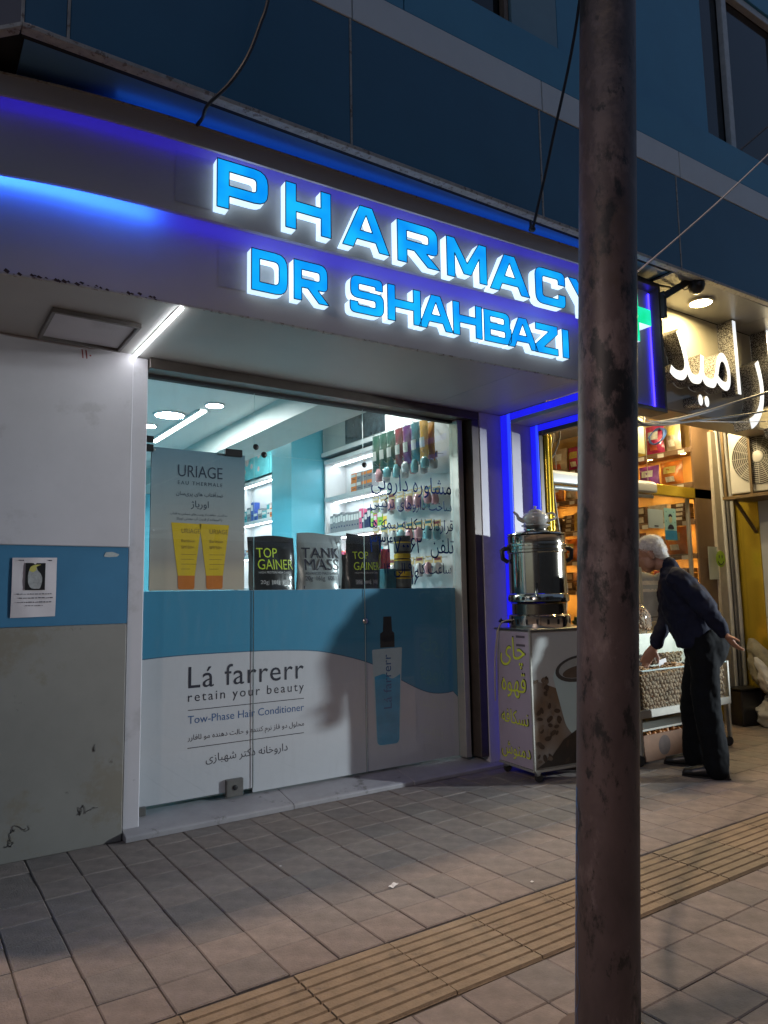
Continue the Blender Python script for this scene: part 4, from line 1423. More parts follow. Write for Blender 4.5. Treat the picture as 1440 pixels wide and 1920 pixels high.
text('lettering', 'EAU THERMALE', m_tubeink, poster, (1.415, yq, 2.012), width=0.29, space=1.35, bold=-0.01)
text('lettering', 'ضدآفتاب های پری‌سان', m_tubeink, poster, (1.405, yq, 1.945), width=0.305)
text('lettering', 'اوریاژ', m_tubeink, poster, (1.50, yq, 1.873), width=0.115)
text('lettering', 'حداکثر حفاظت از پوست‌های حساس به آفتاب', m_tubeink, poster, (1.37, yq, 1.822), width=0.37, res=2)
text('lettering', 'با استفاده از قدرت آب معدنی اوریاژ', m_tubeink, poster, (1.41, yq, 1.792), width=0.295, res=2)
m_ty = M('print_tube_yellow', (0.68, 0.46, 0.015), 0.35, var=0.08, vs=6)
m_to = M('print_tube_orange', (0.58, 0.17, 0.02), 0.35, var=0.15, vs=9)
m_tg = M('ink_olive', (0.28, 0.19, 0.02), 0.4)
for x0, x1 in ((1.378, 1.568), (1.556, 1.752)):
    dx = (x1-x0)
    tb = MB().poly([(p[0], yq, p[1]) for p in rc([(x0+dx*0.24, 1.44), (x1-dx*0.20, 1.44), (x1, 1.768), (x0, 1.772)], [0.01, 0.01, 0.004, 0.004])]).build('printed_tube', m_ty, poster)
    MB().poly([(p[0], yq-0.0006, p[1]) for p in rc([(x0+dx*0.25, 1.362), (x1-dx*0.21, 1.362), (x1-dx*0.20, 1.446), (x0+dx*0.24, 1.446)], [0.015, 0.015, 0.004, 0.004])]).build('printed_cap', m_to, tb)
    xm = (x0+x1)/2-dx*0.16
    text('lettering', 'URIAGE', m_tg, tb, (xm, yq-0.0012, 1.708), width=dx*0.62, bold=-0.01, yscale=1.2)
    text('lettering', 'Bariésun', m_tg, tb, (xm, yq-0.0012, 1.652), width=dx*0.45)
    text('lettering', 'SPF50+', m_tg, tb, (xm, yq-0.0012, 1.612), width=dx*0.42, bold=0.01)
    for k, wv in enumerate((0.5, 0.42, 0.52, 0.3)):
        MB().box(xm, xm+dx*wv, yq-0.0014, yq-0.0008, 1.575-0.03*k, 1.578-0.03*k).build('print_rule', m_tg, tb)
for (x, z) in ((1.27, 2.215), (1.272, 1.72), (1.845, 1.715)):
    MB().lathe([(0.0, 0.004), (0.005, 0.003), (0.006, 0.0)], (x, ypo, z), 10, (0, -1, 0)).build('pin', m_prw, poster)
# ------------------------------------------------------------------ fittings on the pharmacy front
sl = thing('strip_light', 'white strip light glowing across the soffit beside the glass', 'strip light', (1.096, 3.78, ZS-0.012))
MB().box(1.084, 1.108, 3.355, 4.225, ZS-0.006, ZS-0.001).build('channel', m_alu, sl)
MB().box(1.088, 1.104, 3.365, 4.215, ZS-0.014, ZS-0.0065).build('diffuser', m_led_white, sl)
hatch = thing('access_hatch', 'shallow framed access hatch in the soffit above the wall', 'hatch', (0.78, 3.92, ZS-0.03))
m_hf = M('hatch_frame', (0.17, 0.16, 0.15), 0.45, metal=0.4, var=0.2, vs=15)
hx0, hx1, hy0, hy1 = 0.565, 0.995, 3.70, 4.145
MB().box(hx0+0.02, hx1-0.02, hy0+0.02, hy1-0.02, ZS-0.010, ZS-0.001).build('door', m_wall_w, hatch)
for (a, c, d, e) in ((hx0, hx1, hy0, hy0+0.018), (hx0, hx1, hy1-0.018, hy1), (hx0, hx0+0.018, hy0+0.018, hy1-0.018), (hx1-0.018, hx1, hy0+0.018, hy1-0.018)):
    MB().box(a, c, d, e, ZS-0.026, ZS-0.001).build('frame_bar', m_hf, hatch, bevel=0.002)
m_red = M('paint_red', (0.25, 0.03, 0.03), 0.5)
wl = text('wall_number', '۱۱۰', m_red, None, (0.80, YW-0.0015, 2.665), width=0.055)
tag(wl, 'small red number painted at the top of the pale wall', 'lettering')
nt_ = thing('notice_sheet', 'white notice with bird photo taped on the blue band', 'notice', (0.605, YW+0.015, 1.22))
m_paper = M('paper', (0.62, 0.58, 0.60), 0.6, var=0.06, vs=8, bump=0.2, bs=7)
b = MB()
vs, fs = [], []
for j in range(9):
    for i in range(7):
        u, v = i/6, j/8
        vs.append((lerp(0.497, 0.712, u)+0.004*v*(1-v), YW+0.012-0.006*abs(math.sin(4*u+3*v))*(u*(1-u)*4+0.4)-0.006*(v > 0.9)*u, lerp(1.222, 1.535, v)+0.003*u))
for j in range(8):
    for i in range(6):
        a = j*7+i
        fs.append((a, a+1, a+8, a+7))
b.add(vs, fs)
sh = b.build('sheet', m_paper, nt_, smooth=True)
yn = YW+0.0035
ph = MB().poly([(0.560, yn, 1.365), (0.656, yn, 1.365), (0.656, yn, 1.508), (0.560, yn, 1.508)]).build('photo', m_black, nt_)
brd = rc([(0.585, 1.378), (0.60, 1.372), (0.632, 1.372), (0.640, 1.40), (0.642, 1.43), (0.632, 1.455), (0.618, 1.468), (0.612, 1.49), (0.598, 1.498), (0.582, 1.486), (0.576, 1.468), (0.572, 1.44), (0.574, 1.40)], 0.008)
MB().poly([(p[0], yn-0.001, p[1]) for p in brd]).build('bird_body', M('print_bird_grey', (0.36, 0.37, 0.37), 0.5, var=0.4, vs=40), ph)
hd = rc([(0.576, 1.468), (0.595, 1.458), (0.613, 1.47), (0.610, 1.488), (0.636, 1.50), (0.605, 1.499), (0.584, 1.489)], 0.006)
MB().poly([(p[0], yn-0.002, p[1]) for p in hd]).build('bird_head', M('print_bird_yellow', (0.5, 0.46, 0.12), 0.5), ph)
for r_, (z, x0, x1) in enumerate(((1.343, 0.522, 0.690), (1.322, 0.535, 0.697), (1.300, 0.525, 0.690), (1.282, 0.565, 0.65), (1.520, 0.525, 0.55), (1.520, 0.67, 0.69))):
    b = MB()
    x = x0
    while x < x1:
        wv = random.uniform(0.006, 0.02)
        b.box(x, min(x+wv, x1), yn-0.0006, yn+0.0004, z, z+random.uniform(0.002, 0.0045))
        x += wv+0.0035
    tag(b.build('print_line', m_ink, nt_), kind='stuff')
# paint scuffs on the wall (old paper remnant)
o = MB().poly([(p[0], YW+0.0155, p[1]) for p in rc([(0.955, 1.548), (0.985, 1.545), (1.03, 1.55), (1.04, 1.562), (1.0, 1.575), (0.965, 1.572)], 0.006)]).build('paper_remnant', M('paper_old', (0.40, 0.44, 0.44), 0.7, var=0.3, vs=40))
tag(o, 'torn paper remnant on the blue band near the corner', 'paper')
sc_ = thing('marker_scribble', 'dark scribbled marks low on the grey wall', 'scribble', (0.6, YW, 0.15))
rr = random.Random(12)
for (sx, sz, n, sx_) in ((0.62, 0.165, 34, 0.026), (0.955, 0.20, 26, 0.022), (0.93, 0.52, 8, 0.012)):
    P = [Vector((sx, YW-0.0005, sz))]
    for k in range(n):
        P.append(P[-1]+Vector((rr.uniform(-sx_, sx_)*0.7, 0, rr.uniform(-0.024, 0.018))))
    MB().tube(P, 0.0011, 5).build('stroke', M('marker', (0.035, 0.028, 0.025), 0.6), sc_)
# rust scars along the soffit edge at left
b = MB()
for k in range(26):
    x = rr.uniform(0.32, 1.0)
    z = ZS+rr.uniform(-0.004, 0.012)
    y = f1(x)-0.0055
    q = rr.uniform(0.004, 0.014)
    b.poly([(x-q, y, z), (x-q*0.3, y-0.0005, z+q*rr.uniform(0.3, 1.2)), (x+q, y, z+q*0.2), (x+q*0.4, y-0.0003, z-q*rr.uniform(0.2, 0.9))])
tag(b.build('chipped_paint', M('rust_dark', (0.05, 0.03, 0.02), 0.8), sign), kind='stuff')

# ------------------------------------------------------------------ foreground pole
m_pole = M('pole_paint', (0.092, 0.062, 0.057), 0.5, var=0.45, vs=6, bump=0.22, bs=14, streak=0.5,
           dirt=[((0.19, 0.14, 0.13), 3.4, 0.52, 0.6), ((0.07, 0.042, 0.02), 2.0, 0.55, 0.6), ((0.010, 0.008, 0.007), 5.2, 0.538, 0.97), ((0.012, 0.010, 0.009), 15, 0.57, 0.92), ((0.26, 0.21, 0.20), 24, 0.70, 0.5)])
pole = thing('steel_pole', 'thick rusty brown painted steel pole standing in the foreground', 'pole', (1.79, 1.525, 0))
lean = Vector((0.828, -0.56, 0))*(0.165/3.2)


def pax(z):
    return Vector((1.797, 1.52, 0))+lean*(z-0.2)+Vector((0, 0, z))


b = MB()
zs_ = [0.0, 0.4, 0.9, 1.4, 2.0, 2.6, 3.4, 4.4, 5.6, 6.8]
b.tube([pax(z) for z in zs_], 0.0925, 48)
b.build('shaft', m_pole, pole, smooth=True)
MB().lathe([(0.15, 0.0), (0.15, 0.012), (0.10, 0.014)], (1.79, 1.525, 0.001), 24).build('base_plate', m_pole, pole)
MB().lathe([(0.095, 0), (0.095, 0.02), (0.05, 0.05), (0, 0.06)], pax(6.8), 24).build('cap', m_pole, pole, smooth=True)
# blue paint streak down the left side of the shaft
b = MB()
vd = Vector((pax(1.0).x, pax(1.0).y, 0)).normalized()
lf = Vector((-vd.y, vd.x, 0))
ang0 = math.atan2(lf.y, lf.x)
n = 22
P = []
for j in range(n+1):
    z = lerp(0.0, 0.72, j/n)
    for k, da in enumerate((0.02, 0.30+0.10*math.sin(j*1.7)+0.05*rr.random()+(0.12 if j < 8 else 0))):
        a = ang0+0.06+da*(1.0 if k else 1.0)
        P.append(pax(z)+Vector((math.cos(a), math.sin(a), 0))*0.0934)
b.add(P, [(2*j, 2*j+1, 2*j+3, 2*j+2) for j in range(n)])
b.build('paint_streak', M('paint_blue', (0.02, 0.11, 0.30), 0.45, var=0.3, vs=25), pole, smooth=True)

# ------------------------------------------------------------------ cables
m_cabk = M('cable_black', (0.012, 0.014, 0.022), 0.5)
m_cabg_ = M('cable_grey', (0.11, 0.11, 0.115), 0.5)
m_cabw = M('cable_white', (0.45, 0.43, 0.42), 0.5)


def cat(pts, n=10):
    pts = [Vector(p) for p in pts]
    P = [pts[0]*2-pts[1]]+pts+[pts[-1]*2-pts[-2]]
    out = []
    for i in range(1, len(P)-2):
        for k in range(n):
            t_ = k/n
            p0, p1, p2, p3 = P[i-1], P[i], P[i+1], P[i+2]
            out.append(0.5*(2*p1+(p2-p0)*t_+(2*p0-5*p1+4*p2-p3)*t_*t_+(3*p1-p0-3*p2+p3)*t_**3))
    out.append(pts[-1])
    return out


def cable(pts, r_, mat, lab, nm='cable'):
    o = MB().tube(cat(pts), r_, 8).build(nm, mat, smooth=True)
    return tag(o, lab, 'cable')


cable([(1.10, 3.20, 3.590), (1.06, 3.00, 3.50), (1.05, 2.90, 3.50), (1.128, 2.85, 3.60), (1.209, 2.84, 3.758), (1.269, 2.83, 3.945), (1.31, 2.82, 4.114), (1.42, 2.80, 4.8), (1.6, 2.9, 6.0)], 0.0085, m_cabk,
      'thick black cable rising from the left end of the fascia over the navy cladding')
cable([(3.13, 2.965, 3.585), (3.115, 2.94, 3.51), (3.10, 2.88, 3.60), (3.05, 2.70, 3.90), (2.935, 2.35, 4.516), (2.6, 1.9, 5.3), (2.10, 1.50, 6.2), (2.02, 1.44, 6.6)], 0.0085, m_cabk,
      'black cable running from the drip edge near the letter C up beside the pole')
o = MB().lathe([(0.0, 0.02), (0.018, 0.015), (0.022, 0.0), (0.014, -0.012), (0, -0.014)], (3.115, 2.94, 3.51), 12).build('cable_knot', m_cabk, smooth=True)
tag(o, 'black knot where the cable is tied to the drip edge', 'knot')
cable([(2.05, 1.56, 2.40), (3.775, 2.70, 3.30), (4.655, 2.70, 3.982), (5.547, 2.70, 4.711), (7.0, 2.72, 5.9)], 0.006, m_cabw, 'pale thin cable stretched up to the upper window at right')
cable([(1.98, 1.50, 1.93), (2.72, 2.0, 2.052), (3.82, 2.4, 2.322), (5.458, 2.8, 2.798), (8.5, 3.3, 3.7)], 0.010, m_cabg_, 'upper thick grey cable crossing in front of the dried fruit shop')
cable([(1.98, 1.50, 1.95), (2.80, 2.0, 2.065), (3.83, 2.4, 2.29), (5.436, 2.8, 2.65), (8.5, 3.3, 3.4)], 0.007, m_cabk, 'lower black cable crossing in front of the dried fruit shop')
cable([(1.98, 1.50, 1.96), (2.82, 2.0, 2.085), (3.815, 2.4, 2.285), (5.424, 2.8, 2.565), (8.5, 3.3, 3.1)], 0.0025, m_cabw, 'hair-thin pale wire below the grey cables at right')

# ------------------------------------------------------------------ security camera on its bracket
cc = thing('security_camera', 'dark dome security camera on a bracket at the fascia end', 'camera', (4.80, 3.0, 3.5))
m_brk = M('bracket_dark', (0.06, 0.055, 0.05), 0.5, metal=0.4, var=0.3, vs=20)
MB().box(4.582, 4.612, 3.05, 3.09, 3.30, 3.50).build('mount_plate', m_brk, cc, bevel=0.003)
MB().bar((4.59, 3.06, 3.46), (4.92, 2.99, 3.665), 0.035, 0.05).build('arm', m_brk, cc, bevel=0.004)
MB().obox((4.90, 2.985, 3.660), (0.075, -0.01, 0.02), (0.01, 0.05, 0), (0, 0, 0.006)).build('hood', m_brk, cc)
MB().lathe([(0.055, 0.05), (0.062, 0.03), (0.062, -0.01), (0.052, -0.045), (0.028, -0.068), (0, -0.074)], (4.90, 2.985, 3.595), 20).build('dome', m_black, cc, smooth=True)
MB().lathe([(0.016, 0.0), (0.016, 0.010), (0.010, 0.014), (0, 0.015)], (4.868, 2.945, 3.585), 16, (-0.5, -0.8, -0.25)).build('lens', M('lens_glass', (0.05, 0.055, 0.07), 0.05, spec=0.8), cc, smooth=True)
MB().tube(cat([(4.87, 2.99, 3.63), (4.80, 2.98, 3.55), (4.74, 2.985, 3.52), (4.70, 3.0, 3.55)]), 0.0035, 6).build('lead', m_cabk, cc)
br = thing('sign_bracket', 'thin steel brackets tying the light box to the overhang', 'bracket', (4.45, 3.2, 3.55))
for (a, c) in (((4.10, 3.12, 3.60), (4.62, 3.12, 3.575)), ((4.62, 3.12, 3.575), (4.85, 3.12, 3.60)), ((4.2, 3.12, 3.55), (4.2, 3.12, 3.60)), ((4.55, 3.12, 3.55), (4.55, 3.12, 3.60)), ((4.36, 3.12, 3.55), (4.36, 3.12, 3.60))):
    MB().bar(a, c, 0.014, 0.014).build('rod', m_brk, br)

# ------------------------------------------------------------------ litter
for (x, y, sx, sy, a, lab) in ((1.93, 2.83, 0.028, 0.013, 0.5, 'crumpled white paper scrap on the pavement'), (2.46, 2.49, 0.008, 0.006, 0.2, 'tiny white paper scrap near the guide strip'),
                              (1.62, 3.35, 0.006, 0.005, 0.9, 'tiny pale crumb on the shaded pavers'), (3.9, 3.05, 0.010, 0.006, 0.4, 'small white scrap behind the pole near the man')):
    c_, s_ = math.cos(a), math.sin(a)
    b = MB()
    vs = []
    for j in range(3):
        for i in range(5):
            u, v = (i/4-0.5)*2*sx, (j/2-0.5)*2*sy
            vs.append((x+u*c_-v*s_, y+u*s_+v*c_, 0.004+0.25*sy*abs(math.sin(i*2.1+j))))
    b.add(vs, [(j*5+i, j*5+i+1, j*5+i+6, j*5+i+5) for j in range(2) for i in range(4)])
    tag(b.build('paper_scrap', m_prw), lab, 'litter')

# ------------------------------------------------------------------ tea cart
cart = thing('tea_cart', 'pale tea cart on castors with yellow green lettering on its side', 'cart', (4.0, 3.9, 0))
# plan: left side runs from front corner A to back corner D, front runs from A to B
A_, B_, C_, D_ = Vector((3.70, 3.675, 0)), Vector((4.36, 3.60, 0)), Vector((4.43, 3.97, 0)), Vector((3.745, 4.07, 0))
m_cside = M('cart_print_lilac', (0.42, 0.365, 0.45), 0.38, var=0.1, vs=3, bump=0.04, bs=4, dirt=((0.2, 0.18, 0.2), 9, 0.72, 0.4))
m_cfront = bpy.data.materials.new('cart_print_front')
m_cfront.use_nodes = True
n_, l_ = m_cfront.node_tree.nodes, m_cfront.node_tree.links
tc_ = n_.new('ShaderNodeTexCoord')
nz_ = n_.new('ShaderNodeTexNoise')
nz_.inputs['Scale'].default_value = 2.2
l_.new(tc_.outputs['Object'], nz_.inputs[0])
rp_ = n_.new('ShaderNodeValToRGB')
rp_.color_ramp.elements[0].position, rp_.color_ramp.elements[0].color = 0.35, (0.16, 0.11, 0.07, 1)
rp_.color_ramp.elements[1].position, rp_.color_ramp.elements[1].color = 0.6, (0.33, 0.34, 0.32, 1)
l_.new(nz_.outputs[0], rp_.inputs[0])
l_.new(rp_.outputs[0], n_['Principled BSDF'].inputs['Base Color'])
n_['Principled BSDF'].inputs['Roughness'].default_value = 0.3
Z0, Z1 = 0.085, 1.035
b = MB()
b.prism([(p.x, p.y) for p in (A_, B_, C_, D_)], 'XY', Z0, Z1)
b.build('cabinet', M('cart_sheet', (0.36, 0.37, 0.36), 0.35, metal=0.3, var=0.1, vs=4), cart, bevel=0.006)
MB().prism([(A_.x-0.012, A_.y-0.014), (B_.x+0.012, B_.y-0.014), (C_.x+0.012, C_.y+0.012), (D_.x-0.012, D_.y+0.012)], 'XY', Z1+0.001, Z1+0.014).build('top_sheet', m_steel, cart, bevel=0.004)
uL = (A_-D_).normalized()                     # along the left side towards the street
nL = Vector((uL.y, -uL.x, 0))
if nL.x > 0:
    nL = -nL
uF = (B_-A_).normalized()
nF = Vector((uF.y, -uF.x, 0))
Lw = (A_-D_).length
b = MB()
b.add([D_+uL*0.006+nL*0.003+Vector((0, 0, Z0+0.006)), A_-uL*0.006+nL*0.003+Vector((0, 0, Z0+0.006)), A_-uL*0.006+nL*0.003+Vector((0, 0, Z1-0.008)), D_+uL*0.006+nL*0.003+Vector((0, 0, Z1-0.008))], [(0, 1, 2, 3)])
sp = b.build('side_print', m_cside, cart)
m_ylw = M('print_yellowgreen', (0.70, 0.80, 0.07), 0.4, emit=0.0)
for body, zt, wd in (('چای', 0.83, 0.285), ('قهوه', 0.60, 0.28), ('نسکافه', 0.375, 0.305), ('دمنوش', 0.155, 0.325)):
    og = D_+uL*(Lw*0.50)+nL*0.0045+Vector((0, 0, zt))
    text('lettering_outline', body, m_black, sp, og, uL, (0, 0, 1), width=wd*1.06, align='c', bold=0.16, yscale=1.2)
    text('lettering', body, m_ylw, sp, og+nL*0.0015, uL, (0, 0, 1), width=wd, align='c', bold=0.10, yscale=1.2)
Fw = (B_-A_).length
b = MB()
q0, q1 = A_+uF*0.008+nF*0.003, B_-uF*0.008+nF*0.003
b.add([q0+Vector((0, 0, Z0+0.006)), q1+Vector((0, 0, Z0+0.006)), q1+Vector((0, 0, Z1-0.008)), q0+Vector((0, 0, Z1-0.008))], [(0, 1, 2, 3)])
fp = b.build('front_print', m_cfront, cart)


def onF(u, z, lift=0.0045):
    return A_+uF*u+nF*lift+Vector((0, 0, z))


pr_sky = M('print_pale', (0.42, 0.45, 0.44), 0.3, var=0.08, vs=3)
MB().poly([onF(p[0], p[1]) for p in [(0.01, 0.70), (0.30, 0.60), (0.64, 0.70), (0.64, 1.02), (0.01, 1.02)]]).build('print_sky', pr_sky, fp)
cup = rc([(0.185, 0.715), (0.285, 0.37), (0.34, 0.30), (0.62, 0.31), (0.64, 0.80), (0.40, 0.83), (0.22, 0.77)], 0.03)
MB().poly([onF(p[0], p[1], 0.0055) for p in cup]).build('print_cup', M('print_cup_white', (0.42, 0.56, 0.56), 0.3, var=0.06, vs=3), fp)


def ell2(cu, cz, au, az, tl, lift):
    return [onF(cu+au*math.cos(a)*math.cos(tl)-az*math.sin(a)*math.sin(tl), cz+au*math.cos(a)*math.sin(tl)+az*math.sin(a)*math.cos(tl), lift) for a in [2*math.pi*i/28 for i in range(28)]]


MB().poly(ell2(0.425, 0.755, 0.215, 0.092, 0.10, 0.0062)).build('print_cup_rim', M('print_rim', (0.05, 0.05, 0.047), 0.3), fp)
MB().poly(ell2(0.432, 0.760, 0.190, 0.072, 0.10, 0.0066)).build('print_cup_inside', M('print_inside', (0.30, 0.33, 0.32), 0.3, var=0.2, vs=6), fp)
MB().poly(ell2(0.44, 0.735, 0.165, 0.042, 0.10, 0.0070)).build('print_coffee', M('print_coffee', (0.10, 0.075, 0.055), 0.3, var=0.4, vs=9), fp)
MB().poly([onF(p[0], p[1], 0.0068) for p in [(0.0+0.012, 0.10), (0.64, 0.10), (0.64, 0.42), (0.45, 0.36), (0.26, 0.27), (0.14, 0.16)]]).build('print_shadow', M('print_darkbrown', (0.02, 0.015, 0.012), 0.3, var=0.5, vs=14), fp)
bm_ = M('print_bean', (0.05, 0.032, 0.022), 0.3, var=0.4, vs=30)
bm2 = M('print_bean_light', (0.16, 0.12, 0.085), 0.3, var=0.3, vs=30)
for k in range(46):
    u, z = rr.uniform(0.02, 0.30), rr.uniform(0.11, 0.70)
    if u > 0.16+0.25*(0.7-z) and z > 0.32:
        u *= 0.5
    a, s1, s2 = rr.uniform(0, 3.1), rr.uniform(0.016, 0.03), rr.uniform(0.010, 0.018)
    pts = []
    for i in range(10):
        t_ = 2*math.pi*i/10
        pts.append(onF(u+s1*math.cos(t_)*math.cos(a)-s2*math.sin(t_)*math.sin(a), z+s1*math.cos(t_)*math.sin(a)+s2*math.sin(t_)*math.cos(a), 0.0073+0.00002*k))
    MB().poly(pts).build('print_bean', bm_ if k % 3 else bm2, fp)
MB().bar(A_+nL*0.004+nF*0.004+Vector((0, 0, Z0)), A_+nL*0.004+nF*0.004+Vector((0, 0, Z1)), 0.014, 0.014).build('corner_trim', m_alu, cart)
MB().bar(A_+nF*0.004+Vector((0, 0, Z0-0.004)), B_+nF*0.004+Vector((0, 0, Z0-0.004)), 0.012, 0.016).build('base_rail', m_alu, cart)
MB().bar(A_+nL*0.004+Vector((0, 0, Z0-0.004)), D_+nL*0.004+Vector((0, 0, Z0-0.004)), 0.012, 0.016).build('base_rail', m_alu, cart)
for p in (A_.lerp(C_, 0.06), B_.lerp(D_, 0.06), C_.lerp(A_, 0.06), D_.lerp(B_, 0.06)):
    cs_ = MB().box(p.x-0.018, p.x+0.018, p.y-0.012, p.y+0.012, 0.045, Z0-0.002).build('castor', m_steel, cart)
    MB().lathe([(0.0, -0.011), (0.026, -0.011), (0.031, -0.006), (0.031, 0.006), (0.026, 0.011), (0.0, 0.011)], (p.x+0.01, p.y, 0.0315), 18, (0.3, 1, 0)).build('wheel', M('rubber', (0.02, 0.02, 0.02), 0.7), cs_, smooth=True)
for k, z in ((0.62, 0.985), (0.62, 0.925)):
    og = D_+uL*(Lw*k)+nL*0.0046+Vector((0, 0, z))
    MB().add([og, og+uL*0.10, og+uL*0.10+Vector((0, 0, 0.016)), og+Vector((0, 0, 0.016))], [(0, 1, 2, 3)]).build('maker_plate', M('plate_dark', (0.12, 0.1, 0.13), 0.4), sp)
o = MB().tube(cat([(3.86, 3.86, Z1+0.05), (3.76, 3.95, Z1+0.07), (3.715, 4.00, Z1+0.02), (3.69, 4.02, Z1-0.15), (3.685, 4.03, 0.7), (3.70, 4.05, 0.52)]), 0.006, 8).build('gas_hose', M('hose', (0.36, 0.33, 0.28), 0.5), smooth=True)
tag(o, 'pale rubber gas hose hanging down the cart side', 'hose')

# samovar on the cart
SX, SY = 3.995, 3.86
m_chr = M('samovar_steel', (0.58, 0.54, 0.46), 0.13, metal=1.0, var=0.12, vs=20)
m_chr_shade = M('samovar_shadowed', (0.30, 0.26, 0.20), 0.2, metal=1.0, var=0.2, vs=12)  # darker copy of the steel, shade put into the burner ring's colour
sam = thing('samovar', 'tall steel samovar with black handles on the tea cart', 'samovar', (SX, SY, Z1+0.014))
zb = Z1+0.0145
MB().lathe([(0.222, 0), (0.225, 0.01), (0.225, 0.085), (0.215, 0.095)], (SX, SY, zb), 36).build('burner_base', m_chr, sam, smooth=True)
MB().lathe([(0.200, 0.097), (0.200, 0.170), (0.212, 0.178)], (SX, SY, zb), 36).build('burner_ring', m_chr_shade, sam, smooth=True)
MB().lathe([(0.205, 0.182), (0.224, 0.19), (0.224, 0.235), (0.215, 0.245)], (SX, SY, zb), 36).build('foot_ring', m_chr, sam, smooth=True)
MB().lathe([(0.213, 0.248), (0.213, 0.545), (0.222, 0.552), (0.222, 0.568), (0.213, 0.575), (0.213, 0.595), (0.222, 0.602), (0.222, 0.615), (0.212, 0.622), (0.214, 0.668), (0.218, 0.674), (0.208, 0.682)], (SX, SY, zb), 40).build('drum', m_chr, sam, smooth=True)
MB().lathe([(0.218, 0.684), (0.216, 0.694), (0.15, 0.710), (0.085, 0.720), (0.085, 0.728), (0, 0.728)], (SX, SY, zb), 36).build('lid', m_chr, sam, smooth=True)
for k in range(18):
    a = 2*math.pi*k/18
    p = Vector((SX+0.2252*math.cos(a), SY+0.2252*math.sin(a), zb+0.045))
    MB().obox(p, (-0.008*math.sin(a), 0.008*math.cos(a), 0), (0.0015*math.cos(a), 0.0015*math.sin(a), 0), (0, 0, 0.018)).build('vent_slot', m_black, sam)
for k in range(9):
    a = math.pi+2*math.pi*(k-4)/24
    p = Vector((SX+0.2245*math.cos(a), SY+0.2245*math.sin(a), zb+0.213))
    MB().lathe([(0.013, 0), (0.013, 0.002), (0, 0.002)], p, 12, (math.cos(a), math.sin(a), 0)).build('vent_hole', m_black, sam)
hdir = Vector((-0.86, 0.5, 0)).normalized()
for sg in (1, -1):
    h = hdir*sg
    sd_ = Vector((-h.y, h.x, 0))
    c0 = Vector((SX, SY, zb+0.585))
    MB().tube([c0+h*0.205, c0+h*0.245, c0+h*0.268+Vector((0, 0, -0.015)), c0+h*0.262+Vector((0, 0, -0.075)), c0+h*0.222+Vector((0, 0, -0.10))], [0.016, 0.018, 0.017, 0.017, 0.016], 10).build('handle', m_black, sam, smooth=True)
tdir = Vector((-0.75, -0.66, 0)).normalized()
c0 = Vector((SX, SY, zb+0.275))
tp = MB().tube([c0+tdir*0.21, c0+tdir*0.275, c0+tdir*0.30+Vector((0, 0, -0.025)), c0+tdir*0.302+Vector((0, 0, -0.05))], [0.012, 0.012, 0.011, 0.009], 10).build('tap', m_chr, sam, smooth=True)
MB().tube([c0+tdir*0.262, c0+tdir*0.262+Vector((0, 0, 0.05))], 0.006, 8).build('tap_lever', m_black, tp)
gv = Vector((SX, SY, zb+0.045))
MB().tube([gv+hdir*0.22, gv+hdir*0.285, gv+hdir*0.30+Vector((0, 0, 0.012))], [0.012, 0.012, 0.02], 10).build('gas_valve', m_black, sam, smooth=True)
# teapot
tz = zb+0.7285
m_por = M('porcelain', (0.46, 0.46, 0.44), 0.15, var=0.05, vs=9, coat=0.4)
tpt = thing('teapot', 'white porcelain teapot keeping warm on the samovar', 'teapot', (SX, SY, tz))
MB().lathe([(0.066, 0.0), (0.095, 0.022), (0.108, 0.028), (0.108, 0.034), (0.09, 0.036)], (SX, SY, tz), 28).build('warmer_dish', m_por, tpt, smooth=True)
MB().lathe([(0.055, 0.037), (0.080, 0.048), (0.098, 0.075), (0.097, 0.098), (0.078, 0.122), (0.050, 0.132), (0.047, 0.134), (0.0, 0.134)], (SX, SY, tz), 28).build('body', m_por, tpt, smooth=True)
ld = MB().lathe([(0.052, 0.135), (0.050, 0.141), (0.032, 0.152), (0.010, 0.158), (0.008, 0.164), (0.013, 0.172), (0.008, 0.180), (0, 0.182)], (SX, SY, tz), 24).build('lid', m_por, tpt, smooth=True)
vd2 = Vector((-0.56, 0.83, 0))
c0 = Vector((SX, SY, tz))
sdv = Vector((-0.83, 0.56, 0)).normalized()
MB().tube(cat([c0+sdv*0.085+Vector((0, 0, 0.066)), c0+sdv*0.125+Vector((0, 0, 0.085)), c0+sdv*0.140+Vector((0, 0, 0.115)), c0+sdv*0.168+Vector((0, 0, 0.137))], 4), [0.022, 0.020, 0.018, 0.016, 0.015, 0.013, 0.012, 0.011, 0.010, 0.010, 0.009, 0.009, 0.0085], 10).build('spout', m_por, tpt, smooth=True)
MB().tube(cat([c0-sdv*0.085+Vector((0, 0, 0.115)), c0-sdv*0.135+Vector((0, 0, 0.125)), c0-sdv*0.150+Vector((0, 0, 0.085)), c0-sdv*0.092+Vector((0, 0, 0.062))], 5), 0.0085, 8).build('handle', m_por, tpt, smooth=True)

